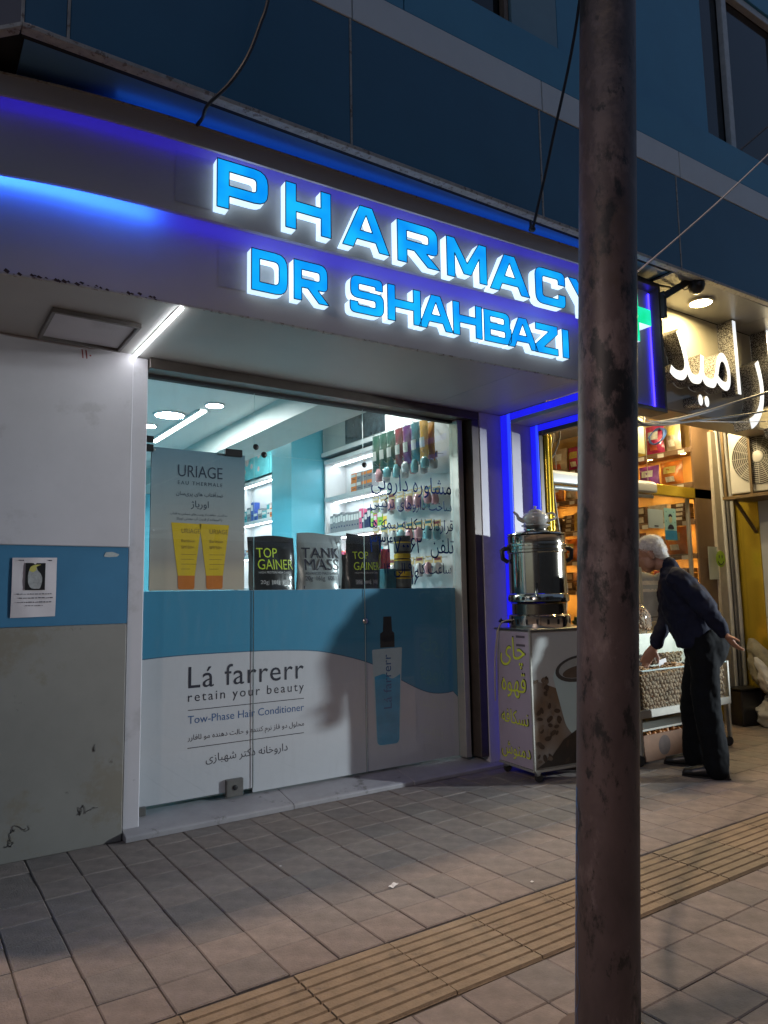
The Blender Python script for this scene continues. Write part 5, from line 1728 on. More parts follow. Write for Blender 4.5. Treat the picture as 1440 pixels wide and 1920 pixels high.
# ------------------------------------------------------------------ assumed unseen floodlight post down the street (added to light the shop fronts from the right)
fl = thing('assumed_floodlight_stand', 'assumed unseen slim stand with a white floodlight further down the pavement', 'floodlight', (10.0, -0.45, 0))
hd_ = Vector((9.92, -0.42, 1.86))
MB().tube([(10.0, -0.45, 0.02), (10.0, -0.45, 2.0)], 0.02, 12).build('post', m_steel, fl, smooth=True)
for a in (0.3, 2.4, 4.5):
    MB().bar((10.0, -0.45, 0.45), (10.0+0.4*math.cos(a), -0.45+0.4*math.sin(a)*0.3, 0.01), 0.02, 0.02).build('leg', m_steel, fl)
aim = Vector((2.9, 4.30, 1.1))-hd_
ad = aim.normalized()
MB().obox(hd_-ad*0.10, ad.cross(Vector((0, 0, 1))).normalized()*0.14, ad*0.05, ad.cross(Vector((0, 0, 1))).cross(ad).normalized()*0.10).build('lamp_head', m_black, fl)
MB().bar((10.0, -0.45, 1.8), hd_-ad*0.1, 0.03, 0.03).build('arm', m_steel, fl)
ld_ = bpy.data.lights.new('floodlight', 'SPOT')  # light of the assumed stand, added to cast the shadows from the right
ld_.energy = 2500
ld_.color = (0.86, 0.95, 1.0)
ld_.spot_size = R(40)
ld_.spot_blend = 0.35
ld_.shadow_soft_size = 0.09
lo_ = bpy.data.objects.new('assumed_floodlight_lamp', ld_)
COL.objects.link(lo_)
lo_.parent = fl
lo_.location = hd_-WORLD[fl.name]
lo_.scale = (1.0, 0.58, 1.0)
lo_.rotation_euler = aim.to_track_quat('-Z', 'Y').to_euler()

# assumed street lamp added to the left of the shop, out of the picture, giving the warm light on everything facing left
stl = thing('assumed_street_lamp', 'assumed unseen street lamp with a warm hooded lantern left of the pharmacy', 'street light', (-4.6, -0.45, 0))
MB().tube([(-4.6, -0.45, 0.0), (-4.6, -0.45, 2.2), (-4.6, -0.45, 4.3)], [0.07, 0.06, 0.045], 16).build('post', m_brk, stl, smooth=True)
MB().tube(cat([(-4.6, -0.45, 4.3), (-4.58, -0.40, 4.55), (-4.45, -0.2, 4.65), (-4.3, 0.0, 4.6)], 5), 0.025, 10).build('arm', m_brk, stl, smooth=True)
MB().lathe([(0.05, 0.10), (0.16, 0.02), (0.17, 0.0), (0.15, 0.0)], (-4.3, 0.0, 4.48), 20).build('hood', m_brk, stl, smooth=True)
MB().lathe([(0.10, 0.0), (0.09, -0.05), (0.0, -0.08)], (-4.3, 0.0, 4.48), 16).build('lantern_glass', M('lantern_glow', (1, 0.75, 0.6), 0.4, emit=8, ecol=(1.0, 0.72, 0.55)), stl, smooth=True)
pl_ = bpy.data.lights.new('assumed_street_lamp_light', 'SPOT')  # light of the assumed lamp, added to brighten left-facing sides
pl_.energy = 620
pl_.color = (1.0, 0.76, 0.66)
pl_.spot_size = R(34)
pl_.spot_blend = 0.9
pl_.shadow_soft_size = 0.15
po_ = bpy.data.objects.new('assumed_street_lamp_light', pl_)
COL.objects.link(po_)
po_.parent = stl
po_.location = Vector((-4.3, 0.0, 4.36))-WORLD[stl.name]
po_.rotation_euler = (Vector((3.6, 3.5, 0.45))-Vector((-4.3, 0.0, 4.36))).to_track_quat('-Z', 'Y').to_euler()

# row of buildings on the other side of the road (seen only in reflections)
m_opp = M('opposite_render', (0.16, 0.15, 0.14), 0.8, var=0.2, vs=1)
for k, (x0, x1, h) in enumerate(((-26, -9.2, 9), (-9, 7.8, 11), (8, 26, 8.5))):
    ob = thing('opposite_building', f'plain dark building across the road, {["left", "middle", "right"][k]} of three', 'building', ((x0+x1)/2, -13, -0.13))
    MB().box(x0, x1, -22, -12, -0.13, h).build('wall', m_opp, ob)
    nwin = int((x1-x0)/2.8)
    for i in range(nwin):
        for z in (4.0, 6.6):
            xa = x0+1.0+i*2.8
            MB().box(xa, xa+1.4, -12.02, -11.97, z, z+1.5).build('window', m_wpane, ob)
    MB().box(x0, x1, -12.3, -11.9, 3.0, 3.3).build('canopy', m_cwhite, ob)
# ------------------------------------------------------------------ dried fruit shop: illuminated lettering and lights
nsg = thing('shop_lettering', 'white glowing Persian letters with glittering sides on a cream board', 'sign', (5.6, 3.38, 2.8))
m_nface = M('nb_letter_face', (0.9, 0.92, 0.95), 0.3, emit=0.95, ecol=(0.88, 0.95, 1.0))


def glitter():
    m = M('glitter_side', (0.42, 0.42, 0.44), 0.35, metal=0.6)
    n, l = m.node_tree.nodes, m.node_tree.links
    tc = n.new('ShaderNodeTexCoord')
    vo = n.new('ShaderNodeTexVoronoi')
    vo.inputs['Scale'].default_value = 130
    l.new(tc.outputs['Object'], vo.inputs[0])
    rp = n.new('ShaderNodeValToRGB')
    rp.color_ramp.elements[0].position, rp.color_ramp.elements[0].color = 0.25, (0.95, 0.97, 1, 1)
    rp.color_ramp.elements[1].position, rp.color_ramp.elements[1].color = 0.55, (0.12, 0.11, 0.12, 1)
    l.new(vo.outputs['Distance'], rp.inputs[0])
    l.new(rp.outputs[0], n['Principled BSDF'].inputs['Base Color'])
    bp = n.new('ShaderNodeBump')
    bp.inputs['Strength'].default_value = 0.9
    l.new(vo.outputs['Distance'], bp.inputs['Height'])
    l.new(bp.outputs[0], n['Principled BSDF'].inputs['Normal'])
    return m


m_glit = glitter()


def sign_word(body, x0, wd, z, ys, bold, depth, yb_=3.392):
    loops = text_loops(body, bold, 5)
    xs = [p[0] for lp in loops for p in lp]
    k = wd/(max(xs)-min(xs))
    loops = [[((p[0]-min(xs))*k, p[1]*k*ys) for p in lp] for lp in loops]
    # one part per separate stroke: group loops by overlap
    face, side = solid(loops, (x0, yb_, z), (1, 0, 0), (0, 0, 1), depth)
    fo = face.build('letters', m_nface, nsg)
    side.build('letter_sides', m_glit, fo)


sign_word('امید', 4.90, 1.00, 2.95, 1.42, 0.12, 0.14)
sign_word('بازار', 5.98, 1.25, 2.92, 1.35, 0.11, 0.15)
m_spot = M('soffit_spot', (1, 0.95, 0.8), 0.4, emit=330, ecol=(1.0, 0.76, 0.36))
for (x, lab) in ((5.25, 'round warm spotlight in the soffit left of the dried fruit shop sign'), (6.55, 'round warm spotlight in the soffit over the right half of the sign')):
    s_ = thing('soffit_spotlight', lab, 'spotlight', (x, 3.17, 3.605), 'soffit spotlights')
    MB().lathe([(0.098, 0.004), (0.098, -0.012), (0.082, -0.016), (0.082, -0.006)], (x, 3.17, 3.605), 28).build('bezel', M('bezel_white', (0.7, 0.68, 0.6), 0.3), s_, smooth=True)
    MB().lathe([(0.082, -0.010), (0, -0.010)], (x, 3.17, 3.605), 28).build('lamp_disc', m_spot, s_)

# shelves along the right-hand wall of the shop
rack = thing('shop_rack', 'dark wooden rack of packets along the right wall of the dried fruit shop', 'shelving', (6.7, 5.0, 0))
ZR = [2.72, 2.37, 2.0, 1.66, 1.32]
m_rback = M('rack_back', (0.55, 0.36, 0.12), 0.6, var=0.12, vs=4)
MB().box(6.848, 6.858, 4.13, 6.3, 0.9, 3.15).build('back_panel', m_rback, rack)
m_warm = M('shelf_spot', (1, 0.8, 0.5), 0.4, emit=190, ecol=(1.0, 0.55, 0.16))
for i, z in enumerate(ZR):
    MB().box(6.50, 6.847, 4.14, 6.3, z-0.02, z).build('shelf_board', m_wood, rack, bevel=0.003)
    MB().box(6.485, 6.51, 4.14, 6.3, z-0.055, z-0.021).build('shelf_lip', m_wood, rack, bevel=0.003)
    for y in (4.32, 4.72, 5.2, 5.7, 6.1):
        MB().lathe([(0.030, 0.0), (0.030, -0.006), (0.0, -0.006)], (6.64, y, z-0.0205), 14).build('shelf_lamp', m_warm, rack)
for i, z in enumerate(ZR):
    for k in range(9):
        y = 4.2+k*0.235+0.03*(i % 2)
        MB().box(6.4815, 6.4845, y, y+0.07, z-0.058, z-0.018).build('price_tag', M('price_tag', (0.6, 0.58, 0.52), 0.5), rack)
for y in (4.135, 5.45):
    MB().box(6.52, 6.847, y, y+0.02, 0.9, 3.1).build('upright', m_wood, rack)
foil = {n_: M('bag_'+n_, c_, 0.25, var=0.35, vs=16, bump=0.4, bs=20, coat=0.4) for n_, c_ in
        dict(magenta=(0.40, 0.03, 0.10), plum=(0.14, 0.02, 0.09), orange=(0.55, 0.18, 0.03), red=(0.45, 0.04, 0.03), clear=(0.45, 0.36, 0.24), brown=(0.16, 0.08, 0.04), gold=(0.5, 0.34, 0.06), violet=(0.22, 0.06, 0.3)).items()}
rr = random.Random(21)
for (z, hmax, cols, nm) in ((2.7205, 0.36, ['clear', 'magenta', 'gold', 'red', 'clear', 'orange', 'magenta'], 'topmost'), (2.3705, 0.27, ['orange', 'violet', 'plum', 'magenta', 'plum', 'red', 'clear', 'orange'], 'second'),
                            (2.0005, 0.29, ['brown', 'clear', 'brown', 'orange', 'clear', 'gold', 'brown'], 'third'), (1.6605, 0.29, ['orange', 'gold', 'brown', 'orange', 'red', 'gold'], 'fourth'), (1.3205, 0.28, ['brown', 'red', 'gold', 'brown'], 'fifth')):
    y, k = 4.30, 0
    while y < 6.2 and k < 18:
        wd = rr.uniform(0.16, 0.26)
        col = cols[k % len(cols)]
        h = hmax*rr.uniform(0.78, 1.0)
        if nm in ('third', 'fifth') or (nm == 'fourth' and k % 2):
            hh = h*0.8
            nlay = 2 if k % 3 else 4
            for q in range(nlay):
                o = MB().box(6.56+0.01*q, 6.74, y, y+wd*0.9, z+q*hh/nlay, z+(q+1)*hh/nlay-0.003).build('sweet_box', M('sweetbox_'+col, {'brown': (0.10, 0.055, 0.03), 'clear': (0.45, 0.38, 0.3), 'orange': (0.5, 0.2, 0.05), 'gold': (0.45, 0.3, 0.06), 'red': (0.4, 0.05, 0.04)}.get(col, (0.3, 0.2, 0.1)), 0.4, var=0.3, vs=25), bevel=0.003)
                tag(o, f'{col} sweet box, {ORD[k]} from street on {nm} rack shelf, {ORD[q]} from below', 'box', 'sweet boxes on the rack')
                MB().box(6.5585+0.01*q, 6.5595+0.01*q, y+0.02, y+wd*0.55, z+(q+0.2)*hh/nlay, z+(q+0.8)*hh/nlay).build('box_label', M('box_label', (0.55, 0.5, 0.4), 0.4, var=0.4, vs=40), o)
        else:
            packet('shop_packet', (6.60, y+wd/2, z), wd, h, 0.10, foil[col], f'{col} foil packet, {ORD[k]} from the street on the {nm} shelf of the rack', 'packets on the shop rack',
                   prints=((0.3, 0.7, 0.16, 0.36, M('packet_print_b'+str(k % 2), [(0.65, 0.62, 0.5), (0.5, 0.1, 0.05)][k % 2], 0.4, var=0.5, vs=40)), (0.22, 0.78, 0.5, 0.78, M('packet_print_'+str(k % 3), [(0.5, 0.4, 0.1), (0.6, 0.6, 0.55), (0.2, 0.4, 0.08)][k % 3], 0.4, var=0.4, vs=30)),))
        y += wd+0.015
        k += 1
# a few things near the top front
o = MB().tube(cat([(6.52+0.05*math.sin(t_*1.1), 4.52+0.11*math.cos(t_), 2.90+0.085*math.sin(t_)) for t_ in [i*0.7 for i in range(24)]], 3), 0.008, 6).build('cable_coil', M('cable_blue', (0.06, 0.14, 0.4), 0.4), smooth=True)
tag(o, 'coil of blue cable on the top shelf of the rack', 'cable coil')
# shop interior ceiling glow
for (x, y) in ((5.2, 5.2), (6.1, 5.0), (5.6, 5.9)):
    s_ = thing('shop_downlight', f'warm ceiling lamp inside the dried fruit shop at {x:.0f} point {y:.0f}'.replace(' at 5 point 5', ' near the left wall').replace(' at 6 point 5', ' near the rack').replace(' at 6 point 6', ' near the back wall').replace(' at 5 point 6', ' near the back wall'), 'ceiling light', (x, y, 3.2), 'shop ceiling lamps')
    MB().lathe([(0.10, 0), (0.10, -0.02), (0.08, -0.022)], (x, y, 3.199), 24).build('bezel', MATS['bezel_white'], s_, smooth=True)
    MB().lathe([(0.08, -0.018), (0, -0.018)], (x, y, 3.199), 24).build('lamp_disc', M('shop_lamp', (1, 0.9, 0.7), 0.4, emit=330, ecol=(1.0, 0.72, 0.36)), s_)
# white tube light housing hanging under the rail
tl = thing('tube_light', 'white batten tube light hung across the dried fruit shop front', 'tube light', (5.1, 4.08, 2.17))
MB().prism(rc([(4.05, 2.20), (4.13, 2.20), (4.13, 2.30), (4.09, 2.31), (4.05, 2.28)], 0.012), 'YZ', 4.42, 5.79).build('housing', M('batten_white', (0.6, 0.63, 0.62), 0.35), tl, smooth=True)
MB().tube([(4.45, 4.085, 2.165), (5.76, 4.085, 2.165)], 0.018, 12).build('tube', M('tube_off', (0.35, 0.38, 0.38), 0.3), tl, smooth=True)
for x in (4.5, 5.1, 5.72):
    MB().tube([(x, 4.09, 2.31), (x, 4.09, 3.2)], 0.003, 6).build('hanger', m_alu, tl)
gp = MB().box(5.05, 5.78, 4.15, 4.156, 2.58, 2.98).build('advert_board', M('panel_olive', (0.25, 0.27, 0.16), 0.3, var=0.2, vs=4))
tag(gp, 'olive translucent panel hung above the brass rail', 'panel')
# wires hanging at the left of the opening
cable([(4.42, 4.1, 2.72), (4.47, 4.08, 2.6), (4.42, 4.08, 2.40), (4.44, 4.06, 2.0), (4.50, 4.04, 1.4), (4.46, 4.02, 1.15)], 0.010, M('cable_olive', (0.16, 0.14, 0.08), 0.5), 'thick olive cable hanging behind the samovar')
cable([(4.50, 4.1, 2.75), (4.55, 4.08, 2.62), (4.47, 4.08, 2.44), (4.36, 4.07, 2.36)], 0.008, m_cabk, 'looped dark cable at the top left of the shop opening')
# stickers and sheets on the glass
def sheet(nm, x0, x1, z0, z1, col, lab, cat_='notice'):
    o = MB().box(x0, x1, 4.170, 4.1735, z0, z1).build(nm, M('sheet_'+nm+'_'+str(round(x0*100)), col, 0.4, var=0.05, vs=6))
    return tag(o, lab, cat_)


q1_ = sheet('payment_card', 5.80, 6.03, 1.885, 2.065, (0.42, 0.52, 0.54), 'pale blank card taped on the shop glass left of the teal notice')
MB().box(5.89, 5.95, 4.1685, 4.1697, 1.90, 1.912).build('card_print', m_ink, q1_)
q2_ = sheet('health_notice', 6.05, 6.235, 1.78, 2.085, (0.30, 0.55, 0.55), 'teal notice with a dark haired figure on the shop glass')
MB().box(6.05, 6.235, 4.1688, 4.1698, 1.78, 1.87).build('notice_band', M('notice_blue', (0.03, 0.22, 0.42), 0.4), q2_)
MB().poly([(6.142+0.032*math.cos(a), 4.1685, 2.0+0.032*math.sin(a)) for a in [i*math.pi/10 for i in range(11)]]).build('figure_hair', m_ink, q2_)
MB().poly([(6.142+0.026*math.cos(a), 4.168, 1.975+0.032*math.sin(a)) for a in [i*math.pi/8 for i in range(16)]]).build('figure_face', M('notice_face', (0.5, 0.55, 0.35), 0.4), q2_)
MB().poly([(6.142+0.05*math.cos(a), 4.1675, 1.885+0.045*math.sin(a)) for a in [i*math.pi/10 for i in range(11)]]).build('figure_shoulders', m_ink, q2_)
for (x, z) in ((6.08, 2.05), (6.20, 2.05), (6.075, 1.96), (6.21, 1.95)):
    MB().lathe([(0.008, 0), (0, 0)], (x, 4.1688, z), 8, (0, -1, 0)).build('notice_dot', M('notice_dot', (0.08, 0.3, 0.35), 0.4), q2_)
q3_ = sheet('smile_sign', 6.64, 6.86, 1.40, 1.725, (0.42, 0.46, 0.40), 'white sheet with green smiling face beside the brass posts', 'sign')
q3_.location.y -= 0.06
cx_, cz_ = 6.745, 1.60
MB().lathe([(0.082, 0.0), (0.0, 0.0)], (cx_, 4.1085, cz_), 28, (0, -1, 0)).build('smile_disc', M('smile_green', (0.30, 0.50, 0.02), 0.4, var=0.1, vs=5), q3_)
for dx in (-0.025, 0.025):
    MB().poly([(cx_+dx+0.008*math.cos(a), 4.107, cz_+0.022+0.018*math.sin(a)) for a in [i*math.pi/6 for i in range(12)]]).build('smile_eye', m_ink, q3_)
MB().tube([(cx_+0.05*math.cos(a), 4.107, cz_-0.005+0.05*math.sin(a)) for a in [math.pi*(1.12+0.76*i/10) for i in range(11)]], 0.004, 6).build('smile_mouth', m_ink, q3_)

# ------------------------------------------------------------------ nut stall in front of the shop
stall = thing('nut_stall', 'wheeled glass fronted nut stall under the bending man', 'stall', (5.25, 3.8, 0))
m_sfr = M('stall_frame', (0.45, 0.45, 0.40), 0.4, metal=0.4, var=0.15, vs=9)
xa, xb, ya, yb2 = 4.69, 5.87, 3.55, 4.06
for (x, y) in ((xa, ya), (xb, ya), (xa, yb2), (xb, yb2)):
    MB().box(x-0.014, x+0.014, y-0.014, y+0.014, 0.075, 0.36).build('leg', m_sfr, stall)
    cs_ = MB().box(x-0.02, x+0.02, y-0.014, y+0.014, 0.055, 0.074).build('castor', m_steel, stall)
    MB().lathe([(0.0, -0.014), (0.034, -0.014), (0.04, -0.008), (0.04, 0.008), (0.034, 0.014), (0.0, 0.014)], (x-0.02, y, 0.041), 18, (0.35, 1, 0)).build('wheel', MATS['rubber'], cs_, smooth=True)
MB().box(xa-0.02, xb+0.02, ya-0.012, yb2+0.012, 0.36, 0.385).build('tray_base', m_sfr, stall, bevel=0.003)
MB().box(xa-0.02, xb+0.02, ya-0.02, ya-0.004, 0.345, 0.405).build('tray_rim', m_sfr, stall, bevel=0.003)
for x in (xa-0.012, xb+0.012):
    MB().box(x-0.01, x+0.01, ya-0.018, ya+0.002, 0.405, 0.70).build('corner_post', m_sfr, stall)
MB().add([(xa, ya-0.006, 0.405), (xb, ya-0.006, 0.405), (xb, ya-0.006, 0.69), (xa, ya-0.006, 0.69)], [(0, 1, 2, 3)]).build('glass_pane', glass_mat('stall_glass', (0.9, 0.93, 0.9), smear=0.05), stall)
MB().box(xa, xb, ya-0.014, ya+0.002, 0.69, 0.70).build('glass_rim', m_gedge, stall)
MB().box(xa, xb, 3.80, 3.81, 0.386, 0.95).build('tray_back', m_sfr, stall)
MB().box(xa, xb, 3.62, yb2, 0.225, 0.24).build('lower_shelf', m_sfr, stall)
for i, x in enumerate((xa, 4.98, 5.28, 5.58, xb)):
    MB().add([(x, 3.70, 0.70), (x, 3.82, 0.70), (x, 3.82, 0.955), (x, 3.76, 0.955)], [(0, 1, 2, 3)]).build('divider', MATS['stall_glass'], stall)
MB().add([(xa, 3.70, 0.70), (xb, 3.70, 0.70), (xb, 3.76, 0.955), (xa, 3.76, 0.955)], [(0, 1, 2, 3)]).build('glass_pane', MATS['stall_glass'], stall)
m_nutmix = [M('nut_'+n_, c_, 0.6, var=0.3, vs=30) for n_, c_ in (('pale', (0.42, 0.32, 0.19)), ('brown', (0.22, 0.12, 0.06)), ('cream', (0.5, 0.42, 0.3)), ('green', (0.18, 0.22, 0.06)))]
# walnuts
ico = []
bm = bmesh.new()
bmesh.ops.create_icosphere(bm, subdivisions=2, radius=1)
iv = [v.co.copy() for v in bm.verts]
bm.verts.index_update()
jf = [tuple(v.index for v in f.verts) for f in bm.faces]
bm.free()
rr = random.Random(5)


def nut_heap(name, mat, cells_, r0, lab, catn, fn=None):
    b = MB()
    for (x, y, z) in cells_:
        r_ = r0*rr.uniform(0.85, 1.15)
        q = Matrix.Rotation(rr.uniform(0, 6.28), 3, Vector((rr.uniform(-1, 1), rr.uniform(-1, 1), rr.uniform(-1, 1))).normalized())
        vs = []
        for v in iv:
            k = 1+0.07*math.sin(9*v.x+3*v.z)+0.05*math.sin(13*v.y)
            w__ = q @ Vector((v.x*1.12*k, v.y*k, v.z*k))
            vs.append((x+w__.x*r_, y+w__.y*r_, z+w__.z*r_))
        b.add(vs, jf)
    o = b.build(name, mat, smooth=True)
    return tag(o, lab, None, kind='stuff')


m_wal = M('walnut_shell', (0.34, 0.25, 0.15), 0.7, var=0.35, vs=45, bump=0.5, bs=120, island=0.25)
cellsW = []
nxw = int((xb-xa)/0.036)
for i in range(nxw):
    for j in range(9):
        for kx in range(2):
            z = 0.405+j*0.031
            if kx == 1 and j < 7:
                continue
            cellsW.append((xa+0.018+i*0.036+(0.018 if j % 2 else 0)+rr.uniform(-0.006, 0.006), ya+0.019+0.036*kx+rr.uniform(-0.003, 0.004), z+rr.uniform(-0.006, 0.006)))
for i in range(nxw):
    for j in range(6):
        cellsW.append((xa+0.018+i*0.036+rr.uniform(-0.009, 0.009), ya+0.03+j*0.036+rr.uniform(-0.006, 0.006), 0.665+0.02*math.sin(i*0.5)+0.02*math.sin(j*0.8)+rr.uniform(-0.006, 0.008)))
nut_heap('walnuts', m_wal, cellsW, 0.0195, 'walnuts heaped behind the stall glass', 'walnuts')
mounds = [('pistachios', m_nutmix[2], xa, 4.98, 'cream nuts in the left glass compartment'), ('almonds', m_nutmix[1], 4.98, 5.28, 'brown nuts in the second glass compartment'), ('seeds', m_nutmix[0], 5.28, 5.58, 'pale nuts in the third glass compartment')]
for nm, mt, x0, x1, lab in mounds:
    cl_ = [(rr.uniform(x0+0.02, x1-0.02), rr.uniform(3.725, 3.79), 0.71+rr.uniform(0, 0.07)) for _ in range(220)]
    nut_heap(nm, mt, cl_, 0.011, lab, 'nuts')
# spoon sign and price cards
for i, (x, z, lab) in enumerate(((4.75, 0.80, 'white price card leaning in the left glass compartment'), (5.17, 0.70, 'white price card behind the walnuts near the man'))):
    o = MB().obox((x, 3.69 if i == 0 else 3.66, z), (0.05, 0, 0.008), (0, 0.002, 0), (-0.008, 0, 0.05)).build('price_card', m_prw)
    tag(o, lab, 'price card')
    MB().tube([(x-0.03, (3.69 if i == 0 else 3.66)-0.0035, z+0.01), (x-0.01, (3.69 if i == 0 else 3.66)-0.0035, z-0.01), (x+0.02, (3.69 if i == 0 else 3.66)-0.0035, z+0.012)], 0.0022, 5).build('pen_stroke', m_ink, o)
# big bag of nuts standing behind the compartments
m_clearbag = glass_mat('clear_bag', (0.86, 0.86, 0.84), rough=0.12, smear=0.22)
bagx, bagy = 5.08, 3.93
bg = thing('nut_bag', 'large open clear plastic bag of pale nuts on the stall', 'bag', (bagx, bagy, 0.95))
MB().lathe([(0.0, 0.0), (0.15, 0.005), (0.19, 0.06), (0.19, 0.14), (0.16, 0.185), (0.08, 0.20), (0, 0.203)], (bagx, bagy, 0.955), 22).build('nuts', m_nutmix[0], bg, smooth=True)
b = MB()
n_u, prof = 26, [(0.155, 0.0), (0.20, 0.06), (0.202, 0.15), (0.175, 0.20), (0.12, 0.245), (0.075, 0.27), (0.05, 0.29)]
vs, fs = [], []
for (r_, h) in prof:
    for k in range(n_u):
        a = 2*math.pi*k/n_u
        q = r_*(1+0.07*math.sin(5*a+h*20)*(h/0.29)+0.03*math.sin(11*a))
        vs.append((bagx+q*math.cos(a), bagy+q*math.sin(a), 0.954+h))
for i in range(len(prof)-1):
    for k in range(n_u):
        fs.append((i*n_u+k, i*n_u+(k+1) % n_u, (i+1)*n_u+(k+1) % n_u, (i+1)*n_u+k))
b.add(vs, fs)
b.build('plastic', m_clearbag, bg, smooth=True)
cl_ = []
for _ in range(700):
    a, h = rr.uniform(0, 6.28), rr.uniform(0.03, 0.19)
    q = 0.185 if h < 0.14 else 0.185-0.5*(h-0.14)
    cl_.append((bagx+q*math.cos(a), bagy+q*math.sin(a), 0.957+h))
for _ in range(160):
    a, q = rr.uniform(0, 6.28), 0.16*math.sqrt(rr.random())
    cl_.append((bagx+q*math.cos(a), bagy+q*math.sin(a), 0.957+0.195-0.1*q))
nut_heap('bagged_nuts', M('nut_bagged', (0.36, 0.25, 0.13), 0.6, var=0.3, vs=30, island=0.35), cl_, 0.011, 'pale brown nuts filling the clear bag on the stall', 'nuts')
# back trays behind the cart
MB().box(4.42, 6.2, 4.10, 4.135, 0.3, 1.02).build('counter_front', m_beige, stall)
MB().box(4.42, 6.2, 3.83, 4.12, 0.925, 0.945).build('upper_shelf', m_sfr, stall)
for i, (x0, x1, mt, lab) in enumerate(((4.44, 4.62, m_nutmix[3], 'green raisins in a glass box behind the cart'), (4.63, 4.82, m_nutmix[1], 'dark dried fruit in a glass box behind the cart'))):
    gb = thing('glass_box', lab, 'box', ((x0+x1)/2, 4.0, 0.945))
    MB().box(x0, x1, 3.88, 4.09, 0.946, 0.955).build('base', m_sfr, gb)
    MB().add([(x0, 3.88, 0.956), (x1, 3.88, 0.956), (x1, 3.88, 1.26), (x0, 3.88, 1.26)], [(0, 1, 2, 3)]).build('glass_pane', MATS['stall_glass'], gb)
    for z in (1.10, 1.26):
        MB().box(x0, x1, 3.875, 3.885, z, z+0.008).build('rim', m_sfr, gb)
    cl_ = [(rr.uniform(x0+0.015, x1-0.015), rr.uniform(3.90, 3.95), 0.965+rr.uniform(0, 0.14)) for _ in range(160)]
    nut_heap('dried_fruit', mt, cl_, 0.012, lab.replace('in a glass box', 'heaped in the glass box'), 'fruit')
# cardboard box and sacks underneath
m_card = M('cardboard', (0.20, 0.10, 0.05), 0.7, var=0.2, vs=7, bump=0.1, bs=30)
cb = thing('cardboard_box', 'open brown cardboard box under the nut stall', 'box', (5.05, 3.72, 0.0))
for (a, c, d, e) in ((4.76, 5.40, 3.58, 3.588), (4.76, 5.40, 3.86, 3.868), (4.76, 4.768, 3.589, 3.859), (5.392, 5.40, 3.589, 3.859)):
    MB().box(a, c, d, e, 0.012, 0.205).build('side', m_card, cb)
MB().box(4.77, 5.39, 3.59, 3.858, 0.004, 0.012).build('base', m_card, cb)
MB().lathe([(0.075, 0.0), (0.0, 0.0)], (5.02, 3.5795, 0.11), 24, (0, -1, 0)).build('printed_disc', M('cardboard_print', (0.08, 0.05, 0.04), 0.7, var=0.4, vs=20), cb)
cl_ = [(rr.uniform(4.79, 5.37), rr.uniform(3.61, 3.84), 0.15+rr.uniform(0, 0.055)) for _ in range(170)]
nut_heap('dried_figs', M('fig_orange', (0.45, 0.20, 0.05), 0.5, var=0.4, vs=20, island=0.3), cl_, 0.02, 'orange dried fruit filling the cardboard box', 'fruit')

# ------------------------------------------------------------------ air conditioner in its cage
ac = thing('air_conditioner', 'outdoor air conditioner with round fan in a brown steel cage', 'air conditioner', (6.82, 3.54, 2.16))
ax0, ay0, ay1, az0, az1 = 6.70, 3.17, 3.87, 2.215, 2.83
m_acw = M('ac_casing', (0.50, 0.49, 0.44), 0.4, var=0.1, vs=6, dirt=((0.2, 0.16, 0.1), 8, 0.68, 0.5))
MB().box(ax0+0.006, 6.99, ay0, ay1, az0, az1).build('casing', m_acw, ac, bevel=0.012, seg=2)
hc = Vector((ax0, 3.575, 2.545))
MB().lathe([(0.262, 0.0), (0.255, 0.006), (0.0, 0.006)], hc+Vector((0.004, 0, 0)), 40, (-1, 0, 0)).build('fan_recess', M('fan_dark', (0.035, 0.032, 0.026), 0.6), ac)
for k in range(11):
    r_ = 0.07+0.0185*k
    MB().tube([hc+Vector((-0.012, r_*math.cos(a), r_*math.sin(a))) for a in [2*math.pi*i/36 for i in range(37)]], 0.0028, 5, cap=False).build('grille_ring', M('grille_grey', (0.40, 0.39, 0.34), 0.4), ac)
for k in range(16):
    a = 2*math.pi*k/16
    d = Vector((0, math.cos(a), math.sin(a)))
    MB().tube([hc+Vector((-0.014, 0, 0))+d*0.055, hc+Vector((-0.014, 0, 0))+d*0.258], 0.0025, 5).build('grille_spoke', MATS['grille_grey'], ac)
MB().lathe([(0.056, 0.0), (0.056, 0.01), (0.045, 0.016), (0, 0.016)], hc+Vector((-0.008, 0, 0)), 28, (-1, 0, 0)).build('hub', m_acw, ac, smooth=True)
for k in range(4):
    a = 2*math.pi*k/4+0.4
    d, e_ = Vector((0, math.cos(a), math.sin(a))), Vector((0, -math.sin(a), math.cos(a)))
    MB().add([hc+Vector((-0.002, 0, 0))+d*0.05-e_*0.03, hc+Vector((-0.002, 0, 0))+d*0.05+e_*0.03, hc+Vector((-0.003, 0, 0))+d*0.235+e_*0.11, hc+Vector((-0.0025, 0, 0))+d*0.235-e_*0.01], [(0, 1, 2, 3)]).build('blade', M('fan_blade', (0.09, 0.085, 0.07), 0.5), ac)
cg = thing('steel_cage', 'rusty brown angle steel cage round the air conditioner', 'cage', (6.82, 3.54, 2.16))
m_rust = M('cage_rust', (0.13, 0.085, 0.035), 0.6, metal=0.2, var=0.3, vs=15)
for y in (3.12, 3.36, 3.64, 3.90):
    MB().box(6.655, 6.675, y-0.012, y+0.012, 2.17, 2.90).build('bar', m_rust, cg)
for z in (2.165, 2.90):
    MB().box(6.645, 6.685, 3.10, 3.925, z, z+0.03).build('rail', m_rust, cg)
    for y in (3.11, 3.91):
        MB().box(6.686, 7.09, y-0.014, y+0.014, z, z+0.028).build('rail', m_rust, cg)
